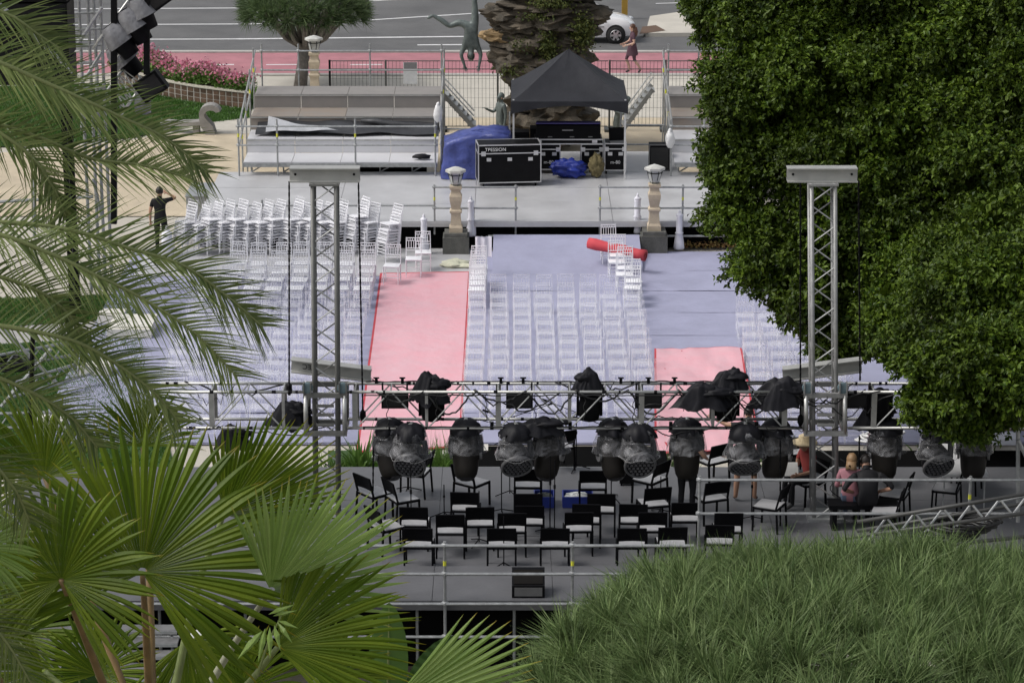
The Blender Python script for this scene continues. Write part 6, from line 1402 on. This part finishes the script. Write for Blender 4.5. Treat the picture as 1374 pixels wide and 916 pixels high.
for k, (px, py, w_, h_, n) in enumerate([(742, 3, .6, .16, 600), (783, 42, .35, .5, 900), (735, 62, .30, .55, 600), (700, 60, .3, .2, 150), (760, 80, .5, .2, 300), (690, 95, .5, .2, 150), (722, 22, .5, .1, 150)]):
    q = gy(px, py, Yk - .95); B = np.array(q) + nrng.normal(0, 1, (n, 3)) * np.array([w_ * .5, .15, h_ * .5]); v, f = leaves_arrays(B, nrng.normal(size=(n, 3)) * .6 + np.array([0, -.5, -.3]), nrng.normal(size=(n, 3)) + np.array([0, -.6, .6]), nrng.uniform(.06, .14, n), nrng.uniform(.02, .035, n))
    o = bpy.data.objects.new('moss', np_mesh('moss', v - np.array(rk.location), f, MOSS)); col.objects.link(o); o.parent = rk; o['kind'] = 'stuff'

# ------------------------------------------------------------------ parked car
CARW = mat('car_white', (.78, .78, .78), .25, var=.02, coat=.6); CGL = mat('car_glass', (.02, .022, .025), .08); TYRE = mat('tyre', (.015, .015, .015), .8); RIM = mat('rim', (.55, .55, .56), .3, .7)
cg = gz(826, 59, -.05); cr = thing('hatchback_car', 'white hatchback car on the road behind the rock fountain', 'car', (cg.x - 1.27, cg.y + .85, -.05))
ST_ = [(-1.98, .45, .80, .60), (-1.9, .28, .95, .78), (-1.2, .22, .97, .84), (0, .22, .97, .86), (.75, .22, .98, .85), (1.1, .24, .94, .84), (1.5, .25, .88, .82), (1.8, .28, .78, .76), (1.95, .36, .66, .64), (2.0, .42, .56, .5)]
b = MB(); prof = []
for x, zb_, zt_, hw_ in ST_:
    prof.append([(x, -hw_ * .93, zb_), (x, -hw_, zb_ + (zt_ - zb_) * .3), (x, -hw_ * .99, zb_ + (zt_ - zb_) * .62), (x, -hw_ * .92, zt_ - .03), (x, -hw_ * .7, zt_ + .012), (x, 0, zt_ + .03), (x, hw_ * .7, zt_ + .012), (x, hw_ * .92, zt_ - .03), (x, hw_ * .99, zb_ + (zt_ - zb_) * .62), (x, hw_, zb_ + (zt_ - zb_) * .3), (x, hw_ * .93, zb_)])
k = 11; b.add([p for r_ in prof for p in r_], [(i * k + j, (i + 1) * k + j, (i + 1) * k + j + 1, i * k + j + 1) for i in range(len(prof) - 1) for j in range(k - 1)] + [tuple(range(k)), tuple((len(prof) - 1) * k + k - 1 - j for j in range(k))]); body = b.part('body', CARW, cr, world=False, smooth=True)
gh = [(-1.85, .96, .99, .74, .70), (-1.55, .96, 1.40, .78, .62), (-.8, .96, 1.47, .80, .64), (.05, .96, 1.45, .80, .63), (.45, .96, 1.26, .79, .64), (.98, .95, .985, .74, .70)]
b = MB(); P_ = [[(x, -h0, z0_), (x, -h1, z1_), (x, h1, z1_), (x, h0, z0_)] for x, z0_, z1_, h0, h1 in gh]; b.add([p for r_ in P_ for p in r_], [(i * 4 + j, (i + 1) * 4 + j, (i + 1) * 4 + j + 1, i * 4 + j + 1) for i in range(5) for j in range(3)]); b.part('windows', CGL, cr, world=False)
b = MB(); b.grid(lambda u, v: (-1.62 + 1.75 * u, (v - .5) * 1.30, 1.415 + .07 * math.sin(math.pi * (.15 + .75 * u)) + .02 * math.sin(math.pi * v)), 8, 6); b.part('roof', CARW, cr, world=False, smooth=True)
for sy in (-1, 1):
    b = MB(); b.bar((.12, sy * .65, 1.46), (1.0, sy * .735, .985), .07, .05); b.bar((-.65, sy * .655, 1.47), (-.65, sy * .81, .97), .08, .03); b.bar((-1.55, sy * .64, 1.42), (-1.85, sy * .76, .97), .12, .05); b.bar((-1.6, sy * .65, 1.45), (.15, sy * .66, 1.47), .05, .05); b.part('pillar', CARW, cr, world=False)
    b = MB(); b.blob((.72, sy * .96, 1.02), (.07, .10, .08), 10, 8, .05); b.part('mirror', CARW, cr, world=False, smooth=True)
    b = MB(); b.blob((1.78, sy * .60, .70), (.20, .13, .085), 12, 8, .03); b.part('headlight', mat('headlight', (.55, .58, .60), .12), cr, world=False, smooth=True)
    b = MB(); b.box((.1, sy * .865, .62), (1.5, .02, .04)); b.part('side_moulding', mat('moulding', (.25, .25, .25), .6), body, world=False)
    for xx in (-.62, .66): b = MB(); b.box((xx, sy * .858, .62), (.012, .012, .66)); b.part('door_seam', TYRE, body, world=False)
for x in (-1.25, 1.27):
    for sy in (-1, 1):
        Mw = Matrix.Rotation(R(90), 3, 'X'); b = MB(); b.lathe([(.36, -.03), (.36, .03)], 20, (x, sy * .825, .33), M=Mw); b.part('wheel_arch', TYRE, body, world=False)
        b = MB(); b.lathe([(.2, -.10), (.29, -.10), (.31, -.06), (.31, .06), (.29, .10), (.2, .10)], 22, (x, sy * .80, .31), M=Mw); wh = b.part('wheel', TYRE, cr, world=False, smooth=True)
        b = MB(); b.lathe([(.19, -.02), (.205, 0), (.19, .02)], 18, (x, sy * .905, .31), M=Mw, cap=False)
        for q in range(6): a_ = q * math.pi / 3; b.bar((x, sy * .905, .31), (x + .195 * math.cos(a_), sy * .905, .31 + .195 * math.sin(a_)), .075, .02, up=(0, 1, 0))
        b.lathe([(.06, -.015), (.06, .015)], 10, (x, sy * .908, .31), M=Mw); b.part('rim', RIM, wh, world=False)
b = MB(); b.box((1.985, 0, .50), (.03, .9, .10)); b.part('grille', TYRE, body, world=False)
b = MB(); q = gz(838, 24, .0); b.box((q.x, q.y, .5), (.22, .22, 1.0)); b.box((q.x, q.y, 1.02), (.26, .26, .06)); b.thing('bollard', mat('ochre', (.36, .22, .03), .6), 'ochre post at the far roadside above the white car', 'post')

# ------------------------------------------------------------------ people and bronze figures
JEANS = mat('jeans', (.10, .13, .19), .8, var=.2); TBLACK = mat('black_tshirt', (.010, .010, .012), .75, var=.2, spec=.3); TPANTS = mat('black_trousers', (.008, .008, .010), .75, spec=.3); TRED = mat('red_shirt', (.30, .045, .04), .8, var=.15); TPINK = mat('pink_shirt_shaded', (.36, .16, .19), .8, var=.15)  # pink shirt colour darkened to stand in for shade
SHORTS = mat('brown_shorts', (.075, .055, .04), .8, var=.2); SHOE = mat('dark_shoe', (.02, .02, .02), .6); DRESS = mat('plum_dress', (.075, .035, .05), .8, var=.15); HBROWN = mat('hair_brown', (.09, .035, .016), .5, var=.3); HDARK = mat('hair_dark', (.014, .010, .008), .5); HBLOND = mat('hair_blond', (.26, .16, .08), .55, var=.2); STRAW = mat('straw_hat', (.55, .45, .28), .8, bump=.3, bs=60)
STD = {'pelvis': (0, 0, .95), 'spine': (0, .0, 1.12), 'chest': (0, -.0, 1.32), 'neck': (0, .015, 1.47), 'chin': (0, -.01, 1.545), 'face': (0, -.02, 1.63), 'crown': (0, 0, 1.72),
       'shL': (-.175, .01, 1.40), 'slL': (-.215, .01, 1.27), 'elL': (-.24, .03, 1.12), 'wrL': (-.25, -.02, .88), 'shR': (.175, .01, 1.40), 'slR': (.215, .01, 1.27), 'elR': (.24, .03, 1.12), 'wrR': (.25, -.02, .88),
       'hpL': (-.09, 0, .90), 'thL': (-.098, -.01, .70), 'knL': (-.10, -.02, .50), 'cfL': (-.10, .01, .32), 'anL': (-.10, .03, .09), 'toL': (-.12, -.13, .035), 'hpR': (.09, 0, .90), 'thR': (.098, -.01, .70), 'knR': (.10, -.02, .50), 'cfR': (.10, .01, .32), 'anR': (.10, .03, .09), 'toR': (.12, -.13, .035)}
RAD = {'pelvis': (.155, .115), 'spine': (.14, .10), 'chest': (.165, .115), 'neck': (.06, .06), 'chin': (.062, .07), 'face': (.078, .095), 'crown': (.062, .07), 'sh': (.065, .065), 'sl': (.056, .056), 'el': (.042, .042), 'wr': (.028, .028), 'hp': (.095, .095), 'th': (.082, .082), 'kn': (.058, .058), 'cf': (.056, .056), 'an': (.038, .038), 'to': (.035, .03)}
BONES = [('pelvis', 'spine', 'top'), ('spine', 'chest', 'top'), ('chest', 'neck', 'top'), ('neck', 'chin', 'skin'), ('chin', 'face', 'skin'), ('face', 'crown', 'hair')]
for s_ in 'LR': BONES += [('chest', 'sh' + s_, 'top'), ('sh' + s_, 'sl' + s_, 'top'), ('sl' + s_, 'el' + s_, 'arm'), ('el' + s_, 'wr' + s_, 'skin'), ('pelvis', 'hp' + s_, 'bottom'), ('hp' + s_, 'th' + s_, 'bottom'), ('th' + s_, 'kn' + s_, 'bottom'), ('kn' + s_, 'cf' + s_, 'leg'), ('cf' + s_, 'an' + s_, 'leg'), ('an' + s_, 'to' + s_, 'shoe')]
def figure(name, label, cat_, loc, rz, pose, mats, scale=1., hands=True, root_rot=None, group=None, dress=False, fat=1.):
    J = {k: Vector(pose.get(k, v)) for k, v in STD.items()}; names = list(J); vid = {k: i for i, k in enumerate(names)}
    vs = [J[k] for k in names]; rad = [tuple(x * fat for x in (RAD.get(k) or RAD[k[:2]])) for k in names]; ed = [(vid[a], vid[b_]) for a, b_, _ in BONES]; bm_ = [c_ for _, _, c_ in BONES]
    if hands:
        for s_, sg in (('L', -1), ('R', 1)):
            w_, e_ = J['wr' + s_], J['el' + s_]; d = (w_ - e_).normalized(); u = d.cross(Vector((0, 1, .2))).normalized(); n_ = d.cross(u)
            pi = len(vs); vs.append(w_ + d * .055); rad.append((.034, .018)); ed.append((vid['wr' + s_], pi)); bm_.append('skin')
            for f in range(4):
                off = u * (-.03 + .02 * f); k = len(vs); L = (.075, .088, .082, .064)[f]
                vs += [w_ + d * .095 + off, w_ + d * (.095 + L * .5) + off * 1.1 + n_ * .012, w_ + d * (.09 + L * .9) + off * 1.1 + n_ * .035]; rad += [(.0095, .0095), (.009, .009), (.007, .007)]; ed += [(pi, k), (k, k + 1), (k + 1, k + 2)]; bm_ += ['skin'] * 3
            k = len(vs); vs += [w_ + d * .04 - u * .045, w_ + d * .075 - u * .062 + n_ * .015]; rad += [(.011, .011), (.009, .009)]; ed += [(pi, k), (k, k + 1)]; bm_ += ['skin'] * 2
    k = len(vs); f_ = J['face']; ch = J['chin']; fw = (pose.get('fwd') and Vector(pose['fwd']) or Vector((0, -1, 0))).normalized()
    vs.append(f_ * .75 + ch * .25 + fw * .105); rad.append((.012, .012)); ed.append((vid['face'], k)); bm_.append('skin')      # nose
    me = bpy.data.meshes.new(name); me.from_pydata([tuple(v) for v in vs], ed, []); ob = bpy.data.objects.new(name, me); col.objects.link(ob)
    sk = ob.modifiers.new('skin', 'SKIN'); sk.use_smooth_shade = True
    lay = me.skin_vertices[0].data
    for i, r_ in enumerate(rad): lay[i].radius = r_
    lay[vid['pelvis']].use_root = True
    ss = ob.modifiers.new('sub', 'SUBSURF'); ss.levels = 2; ss.render_levels = 2
    bpy.context.view_layer.update(); m2 = bpy.data.meshes.new_from_object(ob.evaluated_get(bpy.context.evaluated_depsgraph_get())); bpy.data.objects.remove(ob)
    order = ['skin', 'top', 'bottom', 'leg', 'arm', 'shoe', 'hair']; m2.materials.clear()
    for q in order: m2.materials.append(mats.get(q, mats['skin']))
    A = np.array([tuple(vs[a]) for a, _ in ed]); Bv = np.array([tuple(vs[b_]) for _, b_ in ed]); rr = np.array([(max(rad[a]) + max(rad[b_])) / 2 for a, b_ in ed]); mi = np.array([order.index(c_) for c_ in bm_])
    cen = np.zeros(len(m2.polygons) * 3, dtype=np.float32); m2.polygons.foreach_get('center', cen); cen = cen.reshape(-1, 3); AB = Bv - A
    t = np.clip(((cen[:, None, :] - A) * AB).sum(2) / np.maximum((AB * AB).sum(1), 1e-9), 0, 1); dist = np.linalg.norm(cen[:, None, :] - (A + t[..., None] * AB), axis=2) - rr * .55; m2.polygons.foreach_set('material_index', mi[dist.argmin(1)].astype(np.int32))
    root = thing(name, label, cat_, loc, rz, group)
    if root_rot is not None: root.rotation_euler = root_rot
    root.scale = (scale,) * 3
    bo = bpy.data.objects.new('body', m2); col.objects.link(bo); bo.parent = root
    return root, J
def hair_cap(root, J, m, long=0., fwd=(0, -1, 0), name='hair', bald=0.):
    f_ = J['face']; c_ = J['crown']; up = (c_ - J['chin']).normalized(); fw = Vector(fwd).normalized(); b = MB(); cen = f_.lerp(c_, .28) - fw * .018; side = up.cross(fw); M = Matrix((side, fw, up)).transposed()
    vs = []; nu, nv = 18, 10; lim = R(118)
    for i in range(nv + 1):
        for j in range(nu):
            a_ = 2 * math.pi * j / nu; front = max(0, math.sin(a_)); t = lim * (1 - .48 * front) * i / nv; k = 1 + .07 * mnoise.noise(Vector((math.cos(a_) * 3, math.sin(a_) * 3, t * 4)))
            q = Vector((math.sin(t) * math.cos(a_) * .094, math.sin(t) * math.sin(a_) * .112, math.cos(t) * .112)) * k; vs.append(cen + M @ q)
    b.add(vs, [(i * nu + j, (i + 1) * nu + j, (i + 1) * nu + (j + 1) % nu, i * nu + (j + 1) % nu) for i in range(nv) for j in range(nu)])
    if long:
        e_ = cen - fw * .075 - up * .02; b.path([e_, e_ - up * .15 - fw * .03, e_ - up * long * .7 - fw * .03, e_ - up * long - fw * .01], [.085, .10, .085, .03], 12)
    b.part(name, m, root, smooth=True, world=False)
    for sg in (-1, 1):
        b = MB(); b.blob(f_.lerp(J['chin'], .25) + side * sg * .082 - fw * .005, (.012, .025, .03), 8, 6, .05); b.part('ear', SKIN, root, smooth=True, world=False)
        b = MB(); b.blob(f_.lerp(J['chin'], .08) + side * sg * .033 + fw * .094, (.012, .006, .008), 8, 6, 0); b.part('eye', HDARK, root, smooth=True, world=False)
# man in black by the chair stacks, seen from behind, right hand up at his head
p = gz(217, 342, .02); P1 = {'elL': (-.38, -.14, 1.46), 'slL': (-.28, -.06, 1.44), 'wrL': (-.14, -.20, 1.56), 'shL': (-.18, -.01, 1.42), 'elR': (.25, .04, 1.12), 'wrR': (.26, .0, .88), 'anL': (-.12, .06, .09), 'toL': (-.14, -.10, .035)}
r, J = figure('person', 'person in black shirt and trousers by the chair stacks, hand raised to head', 'person', p, R(172), P1, dict(skin=SKIN, top=TBLACK, bottom=TPANTS, leg=TPANTS, arm=SKIN, shoe=SHOE, hair=HDARK)); hair_cap(r, J, HDARK)
# woman walking along the cycle lane
p = gz(848, 99, -.03); P2 = {'thL': (-.09, -.11, .70), 'knL': (-.09, -.20, .52), 'cfL': (-.09, -.12, .33), 'anL': (-.09, -.06, .11), 'toL': (-.09, -.22, .05), 'thR': (.09, .05, .70), 'knR': (.09, .06, .50), 'cfR': (.09, .18, .34), 'anR': (.09, .30, .16), 'toR': (.09, .20, .04), 'elL': (-.22, -.08, 1.12), 'wrL': (-.16, -.26, 1.06), 'elR': (.23, .02, 1.12), 'wrR': (.16, -.22, 1.04)}
r, J = figure('person', 'person with long brown hair and dark dress walking past the white car', 'person', p, R(-82), P2, dict(skin=mat('skin_pale', (.52, .33, .25), .5), top=DRESS, bottom=DRESS, leg=MATS['skin_pale'], arm=MATS['skin_pale'], shoe=SHOE, hair=HBROWN), .97); hair_cap(r, J, HBROWN, .36)
b = MB(); b.lathe([(.12, 1.08), (.15, .98), (.18, .85), (.21, .70), (.205, .66)], 18, wob=.08, cap=False); b.part('skirt', DRESS, r, world=False, smooth=True)
# worker in dark trousers under the truss
p = gz(921, 694, SZ + .008); P3 = {'elL': (-.30, -.02, 1.13), 'wrL': (-.26, -.22, 1.05), 'elR': (.24, -.16, 1.16), 'wrR': (.12, -.34, 1.26), 'anL': (-.13, .03, .09), 'toL': (-.17, -.12, .035)}
r, J = figure('person', 'person in dark clothes standing behind the hanging profile light', 'person', p, R(160), P3, dict(skin=SKIN, top=TBLACK, bottom=TPANTS, leg=TPANTS, arm=SKIN, shoe=SHOE, hair=HDARK)); hair_cap(r, J, HDARK)
# worker in shorts leaning forward, one hand on a chair, the other stretched out
p = gz(1000, 672, SZ + .008); P4 = {'spine': (0, -.06, 1.11), 'chest': (0, -.22, 1.26), 'neck': (0, -.34, 1.36), 'chin': (0, -.42, 1.38), 'face': (0, -.48, 1.44), 'crown': (0, -.50, 1.53), 'fwd': (0, -.8, -.6), 'shL': (-.17, -.24, 1.31), 'slL': (-.24, -.26, 1.22), 'elL': (-.34, -.28, 1.06), 'wrL': (-.44, -.30, .82), 'shR': (.17, -.24, 1.31), 'slR': (.26, -.30, 1.30), 'elR': (.38, -.36, 1.28), 'wrR': (.58, -.40, 1.36), 'knL': (-.14, -.03, .5), 'anL': (-.16, .02, .09), 'cfL': (-.15, 0, .32), 'toL': (-.19, -.13, .035), 'knR': (.15, -.02, .5), 'cfR': (.16, .01, .32), 'anR': (.17, .03, .09), 'toR': (.2, -.12, .035)}
r, J = figure('person', 'person in black shirt and brown shorts leaning under the truss near the right tower', 'person', p, R(172), P4, dict(skin=SKIN, top=TBLACK, bottom=SHORTS, leg=SKIN, arm=SKIN, shoe=SHOE, hair=HDARK)); hair_cap(r, J, HDARK, fwd=(0, -.8, -.6))
# red shirt and straw hat, seated behind the right tower
p = gz(1083, 690, SZ + .008); p.y = 45.75; p.x = gy(1083, 660, 45.75).x
P5 = {'pelvis': (0, .05, .53), 'spine': (0, .03, .70), 'chest': (0, -.02, .89), 'neck': (0, -.04, 1.03), 'chin': (0, -.09, 1.09), 'face': (0, -.12, 1.17), 'crown': (0, -.11, 1.26), 'fwd': (0, -.9, -.4), 'shL': (-.175, -.02, .97), 'slL': (-.21, -.05, .85), 'elL': (-.24, -.06, .70), 'wrL': (-.16, -.30, .66), 'shR': (.175, -.02, .97), 'slR': (.21, -.05, .85), 'elR': (.24, -.06, .70), 'wrR': (.16, -.32, .66)}
for s_, sg in (('L', -1), ('R', 1)): P5.update({'hp' + s_: (sg * .09, .0, .51), 'th' + s_: (sg * .10, -.2, .52), 'kn' + s_: (sg * .11, -.42, .50), 'cf' + s_: (sg * .11, -.42, .30), 'an' + s_: (sg * .11, -.40, .09), 'to' + s_: (sg * .12, -.55, .035)})
chair_at((p.x, p.y, SZ + .006), R(-60), 'black chair carrying the person in the straw hat')
r, J = figure('person', 'person in red shirt and straw hat seated behind the right tower', 'person', p, R(-60), P5, dict(skin=SKIN, top=TRED, bottom=TPANTS, leg=TPANTS, arm=SKIN, shoe=SHOE, hair=HDARK), .96); hair_cap(r, J, HDARK)
b = MB(); cc = J['crown'] + V(0, .02, -.03); b.lathe([(.24, -.045), (.23, -.02), (.115, .0), (.11, .09), (.06, .12), (.005, .122)], 20, cc, wob=.06); b.part('hat', STRAW, r, world=False, smooth=True)
hb = MB(); hb.box((0, 0, 0), (.24, .01, .30), Matrix.Rotation(R(-55), 3, 'X')); q_ = Vector(p) + Matrix.Rotation(R(-60), 3, 'Z') @ Vector((0, -.36, .70)); hb.v = [(x + q_.x, y + q_.y, z + q_.z) for x, y, z in hb.v]; hb.thing('paper_sheet', mat('paper', (.5, .5, .5)), 'white sheet held by the person in the straw hat', 'paper')
# two people seated on a black case right of the tower, seen from behind
def seated(**kw):
    P = {'pelvis': (0, .05, .55), 'spine': (0, .04, .72), 'chest': (0, -.0, .92), 'neck': (0, -.02, 1.06), 'chin': (0, -.06, 1.12), 'face': (0, -.08, 1.20), 'crown': (0, -.06, 1.29), 'shL': (-.175, .0, 1.0), 'slL': (-.21, .0, .87), 'elL': (-.25, .0, .73), 'wrL': (-.18, -.26, .66), 'shR': (.175, .0, 1.0), 'slR': (.21, .0, .87), 'elR': (.25, .0, .73), 'wrR': (.18, -.26, .66)}
    for s_, sg in (('L', -1), ('R', 1)): P.update({'hp' + s_: (sg * .09, .0, .53), 'th' + s_: (sg * .10, -.2, .54), 'kn' + s_: (sg * .11, -.42, .50), 'cf' + s_: (sg * .11, -.42, .30), 'an' + s_: (sg * .11, -.40, .09), 'to' + s_: (sg * .12, -.55, .035)})
    P.update(kw); return P
Yc = 44.55; cxm = gy(1158, 680, Yc).x
bc = thing('black_bench', 'low black bench on the stage carrying the two seated people', 'bench', (cxm, Yc, SZ + .006))
b = MB(); b.box((0, 0, .42), (1.2, .40, .07)); b.part('seat', BLACKP, bc, world=False)
for sx in (-.5, .5): b = MB(); b.box((sx, 0, .19), (.08, .36, .39)); b.part('leg', BLACKP, bc, world=False)
r, J = figure('person', 'fair-haired person in pink shirt seated with back to us, right of the tower', 'person', (gy(1141, 680, Yc).x, Yc + .06, SZ + .008), R(168), seated(), dict(skin=MATS['skin_pale'], top=TPINK, bottom=JEANS, leg=JEANS, arm=TPINK, shoe=SHOE, hair=HBLOND), .97); hair_cap(r, J, HBLOND, .12)
r, J = figure('person', 'dark-haired person in black seated with elbows out, right of the tower', 'person', (gy(1162, 680, Yc).x, Yc - .16, SZ + .008), R(186), seated(chest=(0, -.08, .90), neck=(0, -.16, 1.02), chin=(0, -.22, 1.05), face=(0, -.28, 1.12), crown=(0, -.29, 1.21), fwd=(0, -.8, -.6), shL=(-.20, -.08, .97), slL=(-.32, -.04, .88), elL=(-.43, .04, .76), wrL=(-.24, -.16, .64), shR=(.20, -.08, .97), slR=(.32, -.04, .88), elR=(.43, .04, .76), wrR=(.22, -.16, .64)), dict(skin=SKIN, top=TBLACK, bottom=TPANTS, leg=TPANTS, arm=TBLACK, shoe=SHOE, hair=HDARK), 1.0, fat=1.12); hair_cap(r, J, HDARK, fwd=(0, -.8, -.6))
# bronze figures at the fountain
allb = dict(skin=BRONZE)
q = gy(632, 92, 80.6)
PS = {'elL': (-.24, -.02, 1.62), 'slL': (-.20, 0, 1.50), 'wrL': (-.20, -.06, 1.86), 'elR': (.24, -.04, 1.62), 'slR': (.20, 0, 1.50), 'wrR': (.16, -.02, 1.86), 'shL': (-.16, 0, 1.42), 'shR': (.16, 0, 1.42), 'thL': (-.10, .0, .68), 'knL': (-.10, .0, .42), 'cfL': (-.08, 0, .22), 'anL': (-.06, 0, -.02), 'toL': (-.06, -.04, -.16), 'thR': (.26, 0, .82), 'knR': (.52, 0, .92), 'cfR': (.70, 0, .78), 'anR': (.92, .0, .66), 'toR': (1.06, -.02, .74)}
r, J = figure('bronze_statue', 'green bronze acrobat statue hanging head down beside the rock', 'statue', (q.x, q.y, q.z + 2.38), 0, PS, allb, 1.22, fat=1.22, root_rot=(0, math.pi, 0), group='bronze fountain figures'); hair_cap(r, J, BRONZE)
b = MB(); b.bar((0, .05, 1.2), (0, .5, 1.15), .1, .1); b.tube((-.0, .0, .05), (0, .4, .02), .04, 6)
q = gz(672, 184, 0); q.y = 80.0; q.x = gy(672, 140, 80.0).x
r, J = figure('bronze_statue', 'green bronze statue standing beside the left tent leg', 'statue', (q.x, q.y, .05), R(-60), {'knL': (-.10, -.08, .5), 'elL': (-.28, -.1, 1.15), 'wrL': (-.3, -.3, 1.25)}, allb, 1.0, fat=1.15, group='bronze fountain figures'); hair_cap(r, J, BRONZE)
q = gz(826, 190, 0); q.y = 80.2; q.x = gy(828, 150, 80.2).x
r, J = figure('bronze_statue', 'green bronze statue half hidden behind the right side of the tent', 'statue', (q.x, q.y, .0), R(70), {'spine': (0, -.04, 1.12), 'chest': (0, -.12, 1.30), 'neck': (0, -.22, 1.43), 'chin': (0, -.28, 1.48), 'face': (0, -.32, 1.56), 'crown': (0, -.34, 1.64), 'shL': (-.17, -.12, 1.38), 'shR': (.17, -.12, 1.38), 'elL': (-.26, -.28, 1.2), 'wrL': (-.24, -.46, 1.35), 'fwd': (0, -.9, -.3)}, allb, 1.0, fat=1.15, group='bronze fountain figures'); hair_cap(r, J, BRONZE, fwd=(0, -.9, -.3))
